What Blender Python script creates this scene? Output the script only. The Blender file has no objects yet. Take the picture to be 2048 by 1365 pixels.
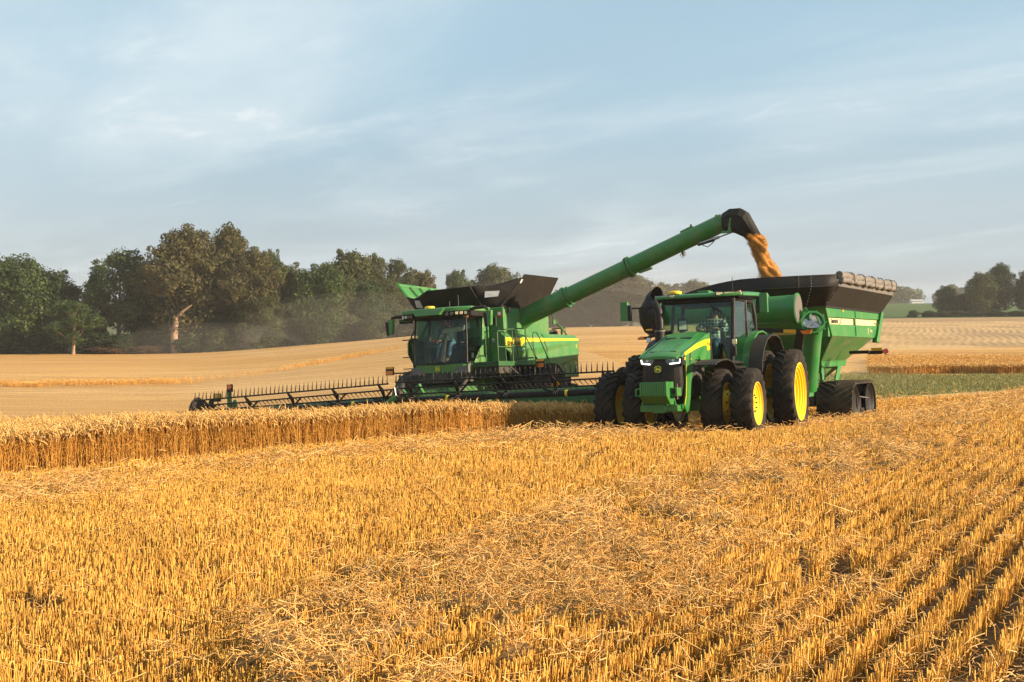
import bpy, bmesh, math, random
import numpy as np
from mathutils import Vector, Matrix
R = math.radians
PI = math.pi
scene = bpy.context.scene
col = scene.collection

# ------------------------------------------------------------------ camera
cam_data = bpy.data.cameras.new('camera')
cam = bpy.data.objects.new('camera', cam_data)
col.objects.link(cam)
cam.location = (0, 0, 0)                    # eye height; the ground lies about two metres lower
cam.rotation_euler = (R(90), 0, 0)
cam_data.sensor_width = 36.0
cam_data.lens = 36.0 * 2500 / 2048
cam_data.shift_y = -27.5 / 2048
cam_data.clip_start = 0.2
cam_data.clip_end = 12000
scene.camera = cam

# ------------------------------------------------------------------ sun, sky, exposure
SUN_EL = 21.0
SUN_AZ = 106.0                              # clockwise from +Y (the view direction)
sun_data = bpy.data.lights.new('sun', 'SUN')
sun_data.energy = 5.0
sun_data.angle = R(0.6)
sun_data.color = (1.0, 0.78, 0.54)
sun = bpy.data.objects.new('sun', sun_data)
col.objects.link(sun)
sdir = Vector((math.sin(R(SUN_AZ)) * math.cos(R(SUN_EL)), math.cos(R(SUN_AZ)) * math.cos(R(SUN_EL)), math.sin(R(SUN_EL))))
sun.rotation_euler = (-sdir).to_track_quat('-Z', 'Y').to_euler()

world = bpy.data.worlds.new('World')
scene.world = world
world.use_nodes = True
wn, wl = world.node_tree.nodes, world.node_tree.links
bg = wn['Background']
sky = wn.new('ShaderNodeTexSky')
sky.sky_type = 'NISHITA'
sky.sun_disc = False
sky.sun_elevation = R(SUN_EL)
sky.sun_rotation = R(SUN_AZ)
sky.altitude = 200
sky.air_density = 1.0
sky.dust_density = 1.2
sky.ozone_density = 2.5
bg.inputs['Strength'].default_value = 0.068
# thin streaky cloud sheet: direction projected on a flat layer high above
tc = wn.new('ShaderNodeTexCoord')
sep = wn.new('ShaderNodeSeparateXYZ')
wl.new(tc.outputs['Generated'], sep.inputs[0])
def wmath(op, a, b=None, clamp=False):
    n = wn.new('ShaderNodeMath'); n.operation = op; n.use_clamp = clamp
    for i, v in enumerate((a, b)):
        if v is None: continue
        if hasattr(v, 'is_linked'): wl.new(v, n.inputs[i])
        else: n.inputs[i].default_value = v
    return n.outputs[0]
zz = wmath('ADD', wmath('MAXIMUM', sep.outputs['Z'], 0.0), 0.10)
px_ = wmath('DIVIDE', sep.outputs['X'], zz)
py_ = wmath('DIVIDE', sep.outputs['Y'], zz)
comb = wn.new('ShaderNodeCombineXYZ')
wl.new(px_, comb.inputs[0]); wl.new(py_, comb.inputs[1])
def cloud_layer(rot, scl, detail, rough, dist, lo, hi, loc=(0, 0, 0)):
    vr = wn.new('ShaderNodeVectorRotate'); vr.rotation_type = 'Z_AXIS'; vr.inputs['Angle'].default_value = R(rot)
    wl.new(comb.outputs[0], vr.inputs['Vector'])
    mp = wn.new('ShaderNodeMapping')
    mp.inputs['Scale'].default_value = scl
    mp.inputs['Location'].default_value = loc
    wl.new(vr.outputs[0], mp.inputs[0])
    nz = wn.new('ShaderNodeTexNoise')
    nz.inputs['Scale'].default_value = 1.0
    nz.inputs['Detail'].default_value = detail
    nz.inputs['Roughness'].default_value = rough
    nz.inputs['Distortion'].default_value = dist
    wl.new(mp.outputs[0], nz.inputs['Vector'])
    mr = wn.new('ShaderNodeMapRange')
    mr.interpolation_type = 'SMOOTHSTEP'
    mr.inputs[1].default_value = lo; mr.inputs[2].default_value = hi
    wl.new(nz.outputs['Fac'], mr.inputs[0])
    return mr.outputs[0]
streak = cloud_layer(54, (0.50, 1.05, 1), 7, 0.55, 0.5, 0.42, 0.76, (3.1, 1.7, 0))
veil = cloud_layer(50, (0.22, 0.55, 1), 4, 0.5, 0.3, 0.30, 0.75, (7.3, 2.2, 0))
fine = cloud_layer(56, (1.9, 3.6, 1), 9, 0.66, 0.6, 0.48, 0.76, (1.3, 5.2, 0))
cmask = wmath('ADD', wmath('MULTIPLY', streak, 0.50), wmath('ADD', wmath('MULTIPLY', veil, 0.28), wmath('MULTIPLY', fine, wmath('MULTIPLY', streak, 0.7))), clamp=True)
# air near the horizon is pale and grey
hor = wn.new('ShaderNodeMapRange'); hor.interpolation_type = 'SMOOTHSTEP'
hor.inputs[1].default_value = 0.0; hor.inputs[2].default_value = 0.30
hor.inputs[3].default_value = 0.88; hor.inputs[4].default_value = 0.72
wl.new(sep.outputs['Z'], hor.inputs[0])
air = wn.new('ShaderNodeMix'); air.data_type = 'RGBA'
wl.new(hor.outputs[0], air.inputs[0])
wl.new(sky.outputs[0], air.inputs[6])
ramp = wn.new('ShaderNodeMix'); ramp.data_type = 'RGBA'
hz2 = wn.new('ShaderNodeMapRange'); hz2.inputs[1].default_value = 0.0; hz2.inputs[2].default_value = 0.24; hz2.interpolation_type = 'SMOOTHSTEP'
wl.new(sep.outputs['Z'], hz2.inputs[0]); wl.new(hz2.outputs[0], ramp.inputs[0])
ramp.inputs[6].default_value = (3.15, 3.7, 4.1, 1); ramp.inputs[7].default_value = (3.2, 4.75, 5.65, 1)
wl.new(ramp.outputs[2], air.inputs[7])
cl = wn.new('ShaderNodeMix'); cl.data_type = 'RGBA'
wl.new(cmask, cl.inputs[0])
cl.inputs[7].default_value = (5.7, 6.35, 6.6, 1)
gb = wn.new('ShaderNodeMix'); gb.data_type = 'RGBA'
greyband = cloud_layer(54, (0.26, 0.85, 1), 5, 0.55, 0.4, 0.46, 0.70, (11.3, 4.4, 0))
wl.new(wmath('MULTIPLY', greyband, 0.38), gb.inputs[0])
wl.new(air.outputs[2], gb.inputs[6]); gb.inputs[7].default_value = (3.1, 4.1, 4.9, 1)
wl.new(gb.outputs[2], cl.inputs[6])
wl.new(cl.outputs[2], bg.inputs['Color'])

scene.view_settings.view_transform = 'Standard'
scene.view_settings.look = 'None'
scene.view_settings.gamma = 1.0
scene.view_settings.exposure = 1.09
scene.cycles.max_bounces = 6
scene.cycles.diffuse_bounces = 3
scene.cycles.glossy_bounces = 3
scene.cycles.transmission_bounces = 5
scene.cycles.transparent_max_bounces = 12
scene.cycles.volume_bounces = 0
scene.cycles.caustics_reflective = False
scene.cycles.caustics_refractive = False
scene.cycles.use_denoising = True

# ------------------------------------------------------------------ materials
def new_mat(name):
    m = bpy.data.materials.new(name); m.use_nodes = True
    return m, m.node_tree.nodes, m.node_tree.links, m.node_tree.nodes['Principled BSDF']
def set_in(b, **k):
    for n, v in k.items(): b.inputs[n].default_value = v
def mat(name, c, rough=0.5, metal=0.0, coat=0.0, noise=0.0, nscale=6.0, dust=0.0, bump=0.0, bscale=60.0, emit=None, spec=0.5):
    m, n, l, b = new_mat(name)
    set_in(b, Roughness=rough, Metallic=metal)
    b.inputs['Base Color'].default_value = (*c, 1)
    b.inputs['Coat Weight'].default_value = coat
    b.inputs['Coat Roughness'].default_value = 0.12
    b.inputs['Specular IOR Level'].default_value = spec
    tco = n.new('ShaderNodeTexCoord')
    last = None
    if noise > 0:
        nz = n.new('ShaderNodeTexNoise'); nz.inputs['Scale'].default_value = nscale; nz.inputs['Detail'].default_value = 6
        l.new(tco.outputs['Object'], nz.inputs['Vector'])
        mx = n.new('ShaderNodeMix'); mx.data_type = 'RGBA'
        l.new(nz.outputs['Fac'], mx.inputs[0])
        mx.inputs[6].default_value = (*[x * (1 - noise) for x in c], 1)
        mx.inputs[7].default_value = (*[min(1, x * (1 + noise)) for x in c], 1)
        last = mx.outputs[2]
    if dust > 0:
        dz = n.new('ShaderNodeTexNoise'); dz.inputs['Scale'].default_value = 2.3; dz.inputs['Detail'].default_value = 8; dz.inputs['Roughness'].default_value = 0.7
        l.new(tco.outputs['Object'], dz.inputs['Vector'])
        mr = n.new('ShaderNodeMapRange'); mr.inputs[1].default_value = 0.38; mr.inputs[2].default_value = 0.72; mr.inputs[4].default_value = dust
        l.new(dz.outputs['Fac'], mr.inputs[0])
        dm = n.new('ShaderNodeMix'); dm.data_type = 'RGBA'
        l.new(mr.outputs[0], dm.inputs[0])
        if last is not None: l.new(last, dm.inputs[6])
        else: dm.inputs[6].default_value = (*c, 1)
        dm.inputs[7].default_value = (0.30, 0.22, 0.13, 1)
        last = dm.outputs[2]
        rr = n.new('ShaderNodeMapRange'); rr.inputs[3].default_value = rough; rr.inputs[4].default_value = 0.8
        rr.inputs[2].default_value = max(dust, 0.01)
        l.new(mr.outputs[0], rr.inputs[0]); l.new(rr.outputs[0], b.inputs['Roughness'])
    if last is not None: l.new(last, b.inputs['Base Color'])
    if bump > 0:
        bz = n.new('ShaderNodeTexNoise'); bz.inputs['Scale'].default_value = bscale; bz.inputs['Detail'].default_value = 4
        l.new(tco.outputs['Object'], bz.inputs['Vector'])
        bp = n.new('ShaderNodeBump'); bp.inputs['Strength'].default_value = bump; bp.inputs['Distance'].default_value = 0.02
        l.new(bz.outputs['Fac'], bp.inputs['Height']); l.new(bp.outputs[0], b.inputs['Normal'])
    if emit:
        b.inputs['Emission Color'].default_value = (*emit[0], 1); b.inputs['Emission Strength'].default_value = emit[1]
    return m
M = {}
M['green'] = mat('green_paint', (0.014, 0.165, 0.022), 0.34, coat=0.22, noise=0.10, nscale=3, dust=0.14)
M['green_in'] = mat('green_chassis_paint', (0.013, 0.125, 0.020), 0.55, noise=0.15, dust=0.30)
M['combine_green'] = mat('dusty_green_paint', (0.022, 0.18, 0.028), 0.45, coat=0.12, noise=0.12, nscale=2, dust=0.34)
M['cart_green'] = mat('cart_green_paint', (0.014, 0.18, 0.030), 0.40, coat=0.12, noise=0.10, nscale=2, dust=0.16)
M['yellow'] = mat('yellow_paint', (0.86, 0.56, 0.008), 0.4, coat=0.15, noise=0.05, dust=0.10)
M['decal_yellow'] = mat('yellow_decal', (0.90, 0.66, 0.012), 0.4)
M['black'] = mat('black_plastic', (0.010, 0.010, 0.010), 0.55, noise=0.2, dust=0.09, bump=0.12, bscale=90, spec=0.3)
M['black_paint'] = mat('black_paint', (0.008, 0.008, 0.009), 0.42, noise=0.2, dust=0.03, spec=0.3)
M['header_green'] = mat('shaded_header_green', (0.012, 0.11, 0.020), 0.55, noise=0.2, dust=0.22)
M['rail_green'] = mat('dark_green_rail', (0.010, 0.085, 0.016), 0.45, noise=0.15, dust=0.12)
M['cart_dusty'] = mat('dusty_cart_green', (0.030, 0.20, 0.034), 0.6, noise=0.15, nscale=2, dust=0.55)
M['dark'] = mat('dark_machinery', (0.018, 0.020, 0.017), 0.7, noise=0.3, dust=0.25)
M['rubber'] = mat('tyre_rubber', (0.009, 0.0085, 0.008), 0.75, noise=0.3, nscale=9, dust=0.13, bump=0.2, bscale=40, spec=0.2)
M['track_rubber'] = mat('track_rubber', (0.016, 0.0155, 0.012), 0.8, noise=0.3, nscale=9, dust=0.28, bump=0.2, bscale=40, spec=0.2)
M['tarp'] = mat('black_tarp', (0.009, 0.0085, 0.0085), 0.65, noise=0.25, nscale=5, dust=0.05, bump=0.5, bscale=5, spec=0.25)
M['ext_black'] = mat('black_extension_sheet', (0.013, 0.012, 0.0115), 0.6, noise=0.2, nscale=4, dust=0.05, bump=0.1, bscale=50, spec=0.25)
M['roll'] = mat('grey_tarp_roll', (0.16, 0.14, 0.12), 0.85, noise=0.3, nscale=7, bump=0.9, bscale=9)
M['grey'] = mat('grey_plastic', (0.11, 0.105, 0.10), 0.6, noise=0.2, dust=0.2)
M['light_grey'] = mat('clear_vinyl_window', (0.42, 0.43, 0.44), 0.45, noise=0.15, nscale=14)
M['steel'] = mat('bare_steel', (0.42, 0.41, 0.40), 0.32, metal=0.9, noise=0.2, dust=0.1)
M['white'] = mat('white_label', (0.72, 0.70, 0.66), 0.5)
M['cream'] = mat('cream_decal', (0.62, 0.50, 0.27), 0.5, noise=0.12)
M['orange'] = mat('orange_reflector', (0.75, 0.18, 0.015), 0.3, coat=0.4)
M['amber_tape'] = mat('amber_reflective_tape', (0.75, 0.36, 0.01), 0.3, coat=0.4)
M['red'] = mat('red_lens', (0.45, 0.035, 0.015), 0.25, coat=0.5)
M['lens'] = mat('lamp_lens', (0.55, 0.55, 0.52), 0.12, metal=0.5)
M['lens_warm'] = mat('lamp_lens_warm', (0.75, 0.60, 0.34), 0.15, metal=0.4)
M['led'] = mat('led_strip', (0.9, 0.9, 0.85), 0.3, emit=((1.0, 0.98, 0.86), 2.0))
M['head_glass'] = mat('headlamp_glass', (0.05, 0.06, 0.065), 0.08, coat=1.0)
M['mirror'] = mat('mirror_glass', (0.75, 0.75, 0.75), 0.03, metal=1.0)
M['skin'] = mat('skin', (0.42, 0.20, 0.12), 0.55)
M['denim'] = mat('denim', (0.09, 0.15, 0.24), 0.85, noise=0.2, nscale=20)
M['cap_dark'] = mat('dark_cap', (0.03, 0.03, 0.028), 0.9)
M['hair'] = mat('dark_hair', (0.03, 0.018, 0.01), 0.7)
M['boot'] = mat('brown_boot', (0.06, 0.035, 0.02), 0.7)
M['seat'] = mat('dark_seat_fabric', (0.035, 0.034, 0.032), 0.9)
M['seat_tan'] = mat('tan_headrest', (0.22, 0.14, 0.07), 0.8)
M['grain'] = mat('wheat_grain', (0.64, 0.32, 0.065), 0.75, noise=0.35, nscale=40)
# glass: mostly clear tinted sheet with reflections
def glass(name, tint, fac):
    m, n, l, b = new_mat(name)
    tr = n.new('ShaderNodeBsdfTransparent'); tr.inputs[0].default_value = (*tint, 1)
    gl = n.new('ShaderNodeBsdfGlossy'); gl.inputs['Roughness'].default_value = 0.02; gl.inputs[0].default_value = (0.95, 1, 0.97, 1)
    fr = n.new('ShaderNodeLayerWeight'); fr.inputs[0].default_value = 0.5
    pw = n.new('ShaderNodeMath'); pw.operation = 'POWER'; pw.inputs[1].default_value = 4.0; l.new(fr.outputs['Facing'], pw.inputs[0])
    ad = n.new('ShaderNodeMath'); ad.operation = 'MULTIPLY_ADD'; ad.inputs[1].default_value = 0.6; ad.inputs[2].default_value = fac
    l.new(pw.outputs[0], ad.inputs[0])
    mx = n.new('ShaderNodeMixShader')
    l.new(ad.outputs[0], mx.inputs[0]); l.new(tr.outputs[0], mx.inputs[1]); l.new(gl.outputs[0], mx.inputs[2])
    l.new(mx.outputs[0], n['Material Output'].inputs['Surface'])
    return m
M['glass'] = glass('cab_glass', (0.76, 0.87, 0.80), 0.026)
# checked shirts
def check(name, base, line, scale, w=0.2):
    m, n, l, b = new_mat(name)
    set_in(b, Roughness=0.9)
    tco = n.new('ShaderNodeTexCoord')
    sp = n.new('ShaderNodeSeparateXYZ'); l.new(tco.outputs['Object'], sp.inputs[0])
    def stripe(sock):
        a = n.new('ShaderNodeMath'); a.operation = 'MULTIPLY'; a.inputs[1].default_value = scale; l.new(sock, a.inputs[0])
        f = n.new('ShaderNodeMath'); f.operation = 'FRACT'; l.new(a.outputs[0], f.inputs[0])
        g = n.new('ShaderNodeMath'); g.operation = 'LESS_THAN'; g.inputs[1].default_value = w; l.new(f.outputs[0], g.inputs[0])
        return g.outputs[0]
    s1, s2, s3 = stripe(sp.outputs[1]), stripe(sp.outputs[2]), stripe(sp.outputs[0])
    mxx = n.new('ShaderNodeMath'); mxx.operation = 'MAXIMUM'; l.new(s1, mxx.inputs[0]); l.new(s2, mxx.inputs[1])
    mm = n.new('ShaderNodeMix'); mm.data_type = 'RGBA'; l.new(mxx.outputs[0], mm.inputs[0])
    mm.inputs[6].default_value = (*base, 1); mm.inputs[7].default_value = (*line, 1)
    l.new(mm.outputs[2], b.inputs['Base Color'])
    return m
M['plaid'] = check('plaid_shirt', (0.035, 0.06, 0.09), (0.50, 0.52, 0.52), 13, 0.22)
M['pale_check'] = check('pale_checked_shirt', (0.50, 0.56, 0.44), (0.30, 0.42, 0.32), 24, 0.3)
# straw, stubble, leaves: colour varies from piece to piece
def island_mat(name, cols, rough=0.7, transl=0.0, extra=None):
    m, n, l, b = new_mat(name)
    set_in(b, Roughness=rough)
    b.inputs['Specular IOR Level'].default_value = 0.25
    g = n.new('ShaderNodeNewGeometry')
    rp = n.new('ShaderNodeValToRGB')
    e = rp.color_ramp.elements
    while len(e) < len(cols): e.new(0.5)
    for i, c in enumerate(cols):
        e[i].position = i / (len(cols) - 1); e[i].color = (*c, 1)
    l.new(g.outputs['Random Per Island'], rp.inputs[0])
    out = rp.outputs[0]
    if extra:                                            # slow change over the field / from plant to plant
        tco = n.new('ShaderNodeTexCoord')
        nz = n.new('ShaderNodeTexNoise'); nz.inputs['Scale'].default_value = extra[0]; nz.inputs['Detail'].default_value = 3
        l.new(g.outputs['Position'], nz.inputs['Vector'])
        mr = n.new('ShaderNodeMapRange'); mr.inputs[1].default_value = 0.35; mr.inputs[2].default_value = 0.68
        l.new(nz.outputs['Fac'], mr.inputs[0])
        mx = n.new('ShaderNodeMix'); mx.data_type = 'RGBA'; mx.blend_type = 'MULTIPLY'
        mx.inputs[0].default_value = 1.0
        tint = n.new('ShaderNodeMix'); tint.data_type = 'RGBA'
        l.new(mr.outputs[0], tint.inputs[0])
        tint.inputs[6].default_value = (*extra[1], 1); tint.inputs[7].default_value = (*extra[2], 1)
        l.new(out, mx.inputs[6]); l.new(tint.outputs[2], mx.inputs[7])
        out = mx.outputs[2]
    oi = n.new('ShaderNodeObjectInfo')
    l.new(out, b.inputs['Base Color'])
    if transl > 0:
        t = n.new('ShaderNodeBsdfTranslucent'); l.new(out, t.inputs[0])
        ms = n.new('ShaderNodeMixShader'); ms.inputs[0].default_value = transl
        l.new(b.outputs[0], ms.inputs[1]); l.new(t.outputs[0], ms.inputs[2])
        l.new(ms.outputs[0], n['Material Output'].inputs['Surface'])
    return m
M['stubble'] = island_mat('stubble_straw', [(0.42, 0.20, 0.038), (0.70, 0.40, 0.082), (0.86, 0.55, 0.13), (0.58, 0.30, 0.055)], 0.6, 0.04, (0.6, (0.85, 0.82, 0.75), (1.08, 1.05, 1.0)))
M['straw'] = island_mat('loose_straw', [(0.44, 0.26, 0.10), (0.74, 0.46, 0.15), (0.86, 0.62, 0.27), (0.74, 0.37, 0.08), (0.74, 0.47, 0.17)], 0.65, 0.05, (0.5, (0.85, 0.78, 0.70), (1.08, 1.06, 1.04)))
M['wheat'] = island_mat('ripe_wheat', [(0.44, 0.18, 0.03), (0.68, 0.36, 0.07), (0.84, 0.50, 0.12), (0.58, 0.28, 0.05)], 0.65, 0.2, (0.4, (0.88, 0.84, 0.78), (1.06, 1.04, 1.0)))
M['ear'] = island_mat('wheat_ears', [(0.54, 0.31, 0.09), (0.68, 0.42, 0.14), (0.78, 0.52, 0.20)], 0.75, 0.15)
# ------------------------------------------------------------------ object helpers
def tag(o, label=None, cat=None, group=None, kind=None):
    if label: o['label'] = label
    if cat: o['category'] = cat
    if group: o['group'] = group
    if kind: o['kind'] = kind
    return o
def empty(name, mw=None, parent=None):
    o = bpy.data.objects.new(name, None); col.objects.link(o)
    o.empty_display_size = 0.3
    if parent is not None: o.parent = parent
    if mw is not None: o.matrix_local = mw
    return o
def copy_tree(o, parent=None):
    c = o.copy(); col.objects.link(c)
    if parent is not None:
        c.parent = parent
        c.matrix_parent_inverse = o.matrix_parent_inverse.copy()
    for ch in list(o.children): copy_tree(ch, c)
    return c
def rot_m(rx=0, ry=0, rz=0):
    return Matrix.Rotation(rz, 4, 'Z') @ Matrix.Rotation(ry, 4, 'Y') @ Matrix.Rotation(rx, 4, 'X')
class MB:
    """collects simple shapes; build() links them as one mesh object"""
    def __init__(s): s.v = []; s.f = []; s.mi = []; s.cur = 0; s.mats = []
    def use(s, m):
        if m not in s.mats: s.mats.append(m)
        s.cur = s.mats.index(m); return s
    def add(s, vs, fs, M4=None):
        b = len(s.v)
        for p in vs:
            p = Vector(p)
            s.v.append(tuple(M4 @ p) if M4 is not None else tuple(p))
        for f in fs: s.f.append([b + i for i in f]); s.mi.append(s.cur)
        return s
    def box(s, c, d, M4=None, taper=None):
        x, y, z = [k / 2 for k in d]
        vs = [(-x, -y, -z), (x, -y, -z), (x, y, -z), (-x, y, -z), (-x, -y, z), (x, -y, z), (x, y, z), (-x, y, z)]
        if taper: vs = [(p[0] * (taper[0] if p[2] > 0 else 1), p[1] * (taper[1] if p[2] > 0 else 1), p[2]) for p in vs]
        T = Matrix.Translation(c) @ (M4 if M4 is not None else Matrix())
        return s.add(vs, [(0, 3, 2, 1), (4, 5, 6, 7), (0, 1, 5, 4), (1, 2, 6, 5), (2, 3, 7, 6), (3, 0, 4, 7)], T)
    def bb(s, x0, x1, y0, y1, z0, z1):
        return s.box(((x0 + x1) / 2, (y0 + y1) / 2, (z0 + z1) / 2), (abs(x1 - x0), abs(y1 - y0), abs(z1 - z0)))
    def hexa(s, p):     # 4 bottom + 4 top points
        return s.add(p, [(0, 3, 2, 1), (4, 5, 6, 7), (0, 1, 5, 4), (1, 2, 6, 5), (2, 3, 7, 6), (3, 0, 4, 7)])
    def slab(s, quad, th):   # a plate of thickness th behind a polygon
        q = [Vector(p) for p in quad]
        n = Vector((0, 0, 0))
        for i in range(len(q)):
            a, b2 = q[i], q[(i + 1) % len(q)]
            n += Vector(((a.y - b2.y) * (a.z + b2.z), (a.z - b2.z) * (a.x + b2.x), (a.x - b2.x) * (a.y + b2.y)))
        n.normalize()
        k = len(q)
        vs = q + [p - n * th for p in q]
        fs = [tuple(range(k)), tuple(range(2 * k - 1, k - 1, -1))] + [(i, k + i, k + (i + 1) % k, (i + 1) % k) for i in range(k)]
        return s.add(vs, fs)
    def prism(s, poly, axis, a0, a1):   # poly in the two other axes (x,z for 'y'; y,z for 'x'; x,y for 'z')
        k = len(poly)
        def P(u, v, a): return {'y': (u, a, v), 'x': (a, u, v), 'z': (u, v, a)}[axis]
        vs = [P(u, v, a0) for u, v in poly] + [P(u, v, a1) for u, v in poly]
        fs = [tuple(range(k)), tuple(range(2 * k - 1, k - 1, -1))] + [(i, k + i, k + (i + 1) % k, (i + 1) % k) for i in range(k)]
        return s.add(vs, fs)
    def tube(s, path, r, n=10, caps=True, closed=False):
        path = [Vector(p) for p in path]
        rs = r if isinstance(r, (list, tuple)) else [r] * len(path)
        m = len(path); rings = []; up = None
        for i, p in enumerate(path):
            if closed: t = path[(i + 1) % m] - path[i - 1]
            else: t = path[min(i + 1, m - 1)] - path[max(i - 1, 0)]
            t.normalize()
            if up is None:
                up = Vector((0, 0, 1)) if abs(t.z) < 0.9 else Vector((1, 0, 0))
            a = t.cross(up); a.normalize(); up = a.cross(t); up.normalize()
            rings.append([tuple(p + (a * math.cos(2 * PI * k / n) + up * math.sin(2 * PI * k / n)) * rs[i]) for k in range(n)])
        vs = [q for rg in rings for q in rg]; fs = []
        for i in range(m if closed else m - 1):
            j = (i + 1) % m
            for k in range(n): fs.append((i * n + k, i * n + (k + 1) % n, j * n + (k + 1) % n, j * n + k))
        if caps and not closed: fs += [tuple(range(n - 1, -1, -1)), tuple(range((m - 1) * n, m * n))]
        return s.add(vs, fs)
    def loft(s, rings, caps=True):
        n = len(rings[0]); vs = [q for rg in rings for q in rg]; fs = []
        for i in range(len(rings) - 1):
            for k in range(n): fs.append((i * n + k, i * n + (k + 1) % n, (i + 1) * n + (k + 1) % n, (i + 1) * n + k))
        if caps: fs += [tuple(range(n - 1, -1, -1)), tuple(range((len(rings) - 1) * n, len(rings) * n))]
        return s.add(vs, fs)
    def lathe(s, prof, n=40, M4=None, closed=False):   # prof: (r, y) round the y axis
        vs = []; fs = []; m = len(prof)
        for r, y in prof:
            for k in range(n): vs.append((r * math.sin(2 * PI * k / n), y, r * math.cos(2 * PI * k / n)))
        for i in range(m if closed else m - 1):
            j = (i + 1) % m
            for k in range(n): fs.append((i * n + k, i * n + (k + 1) % n, j * n + (k + 1) % n, j * n + k))
        return s.add(vs, fs, M4)
    def disc(s, c, r, normal, th=0.02, n=20, r2=None):
        z = Vector(normal).normalized(); q = z.to_track_quat('Z', 'Y').to_matrix().to_4x4()
        T = Matrix.Translation(c) @ q
        r2 = r if r2 is None else r2
        vs = [(r * math.cos(2 * PI * k / n), r * math.sin(2 * PI * k / n), 0) for k in range(n)] + [(r2 * math.cos(2 * PI * k / n), r2 * math.sin(2 * PI * k / n), th) for k in range(n)]
        fs = [tuple(range(n - 1, -1, -1)), tuple(range(n, 2 * n))] + [(k, (k + 1) % n, n + (k + 1) % n, n + k) for k in range(n)]
        return s.add(vs, fs, T)
    def mirror_y(s):
        b = len(s.v); nf = len(s.f)
        s.v += [(x, -y, z) for x, y, z in s.v[:b]]
        for i in range(nf): s.f.append([b + k for k in reversed(s.f[i])]); s.mi.append(s.mi[i])
        return s
    def mesh(s, name, m=None, smooth=35):
        me = bpy.data.meshes.new(name)
        me.from_pydata(s.v, [], s.f)
        mats = s.mats or [m]
        for x in mats: me.materials.append(M[x] if isinstance(x, str) else x)
        if s.mats: me.polygons.foreach_set('material_index', s.mi)
        bm = bmesh.new(); bm.from_mesh(me); bmesh.ops.recalc_face_normals(bm, faces=bm.faces); bm.to_mesh(me); bm.free()
        if smooth:
            me.shade_smooth(); me.set_sharp_from_angle(angle=R(smooth))
        me.update()
        return me
    def build(s, name, m=None, parent=None, bevel=0, smooth=35, label=None):
        o = bpy.data.objects.new(name, s.mesh(name, m, smooth)); col.objects.link(o)
        if parent is not None: o.parent = parent
        if bevel:
            bv = o.modifiers.new('bevel', 'BEVEL'); bv.width = bevel; bv.segments = 2; bv.limit_method = 'ANGLE'; bv.angle_limit = R(35)
        if label: o['label'] = label
        return o
def mesh_np(name, verts, quads, mats, tris=None, mi=None, smooth=False):
    me = bpy.data.meshes.new(name)
    verts = np.ascontiguousarray(verts, np.float32)
    nq = len(quads); nt = 0 if tris is None else len(tris)
    me.vertices.add(len(verts)); me.vertices.foreach_set('co', verts.ravel())
    loops = np.asarray(quads, np.int32).ravel()
    starts = np.arange(nq, dtype=np.int32) * 4
    if nt:
        loops = np.concatenate([loops, np.asarray(tris, np.int32).ravel()])
        starts = np.concatenate([starts, nq * 4 + np.arange(nt, dtype=np.int32) * 3])
    me.loops.add(len(loops)); me.loops.foreach_set('vertex_index', loops)
    me.polygons.add(nq + nt); me.polygons.foreach_set('loop_start', starts)
    for x in mats: me.materials.append(M[x] if isinstance(x, str) else x)
    if mi is not None: me.polygons.foreach_set('material_index', np.asarray(mi, np.int32))
    if smooth: me.polygons.foreach_set('use_smooth', np.ones(nq + nt, bool))
    me.update(calc_edges=True)
    return me
def link_mesh(name, me, parent=None):
    o = bpy.data.objects.new(name, me); col.objects.link(o)
    if parent is not None: o.parent = parent
    return o
def sticks(paths, radii, nside=3):
    """paths (N,K,3), radii (N,K) -> verts, quads of N thin prisms"""
    N, K, _ = paths.shape
    t = paths[:, -1] - paths[:, 0]
    t /= np.linalg.norm(t, axis=1, keepdims=True) + 1e-9
    ref = np.where(np.abs(t[:, 2:3]) < 0.9, np.array([[0, 0, 1.0]]), np.array([[1.0, 0, 0]]))
    a = np.cross(t, ref); a /= np.linalg.norm(a, axis=1, keepdims=True) + 1e-9
    b = np.cross(a, t)
    ph = rng.uniform(0, 2 * PI, N)
    vs = np.empty((N, K, nside, 3))
    for k in range(nside):
        c, s2 = np.cos(ph + 2 * PI * k / nside), np.sin(ph + 2 * PI * k / nside)
        d = a * c[:, None] + b * s2[:, None]
        vs[:, :, k, :] = paths + d[:, None, :] * radii[:, :, None]
    base = (np.arange(N) * K * nside)[:, None, None]
    kk = np.arange(K - 1)[None, :, None] * nside; ss = np.arange(nside)[None, None, :]; s1 = (ss + 1) % nside
    q = np.stack([base + kk + ss, base + kk + s1, base + kk + nside + s1, base + kk + nside + ss], -1)
    return vs.reshape(-1, 3), q.reshape(-1, 4)
rng = np.random.default_rng(11)
random.seed(5)

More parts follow.
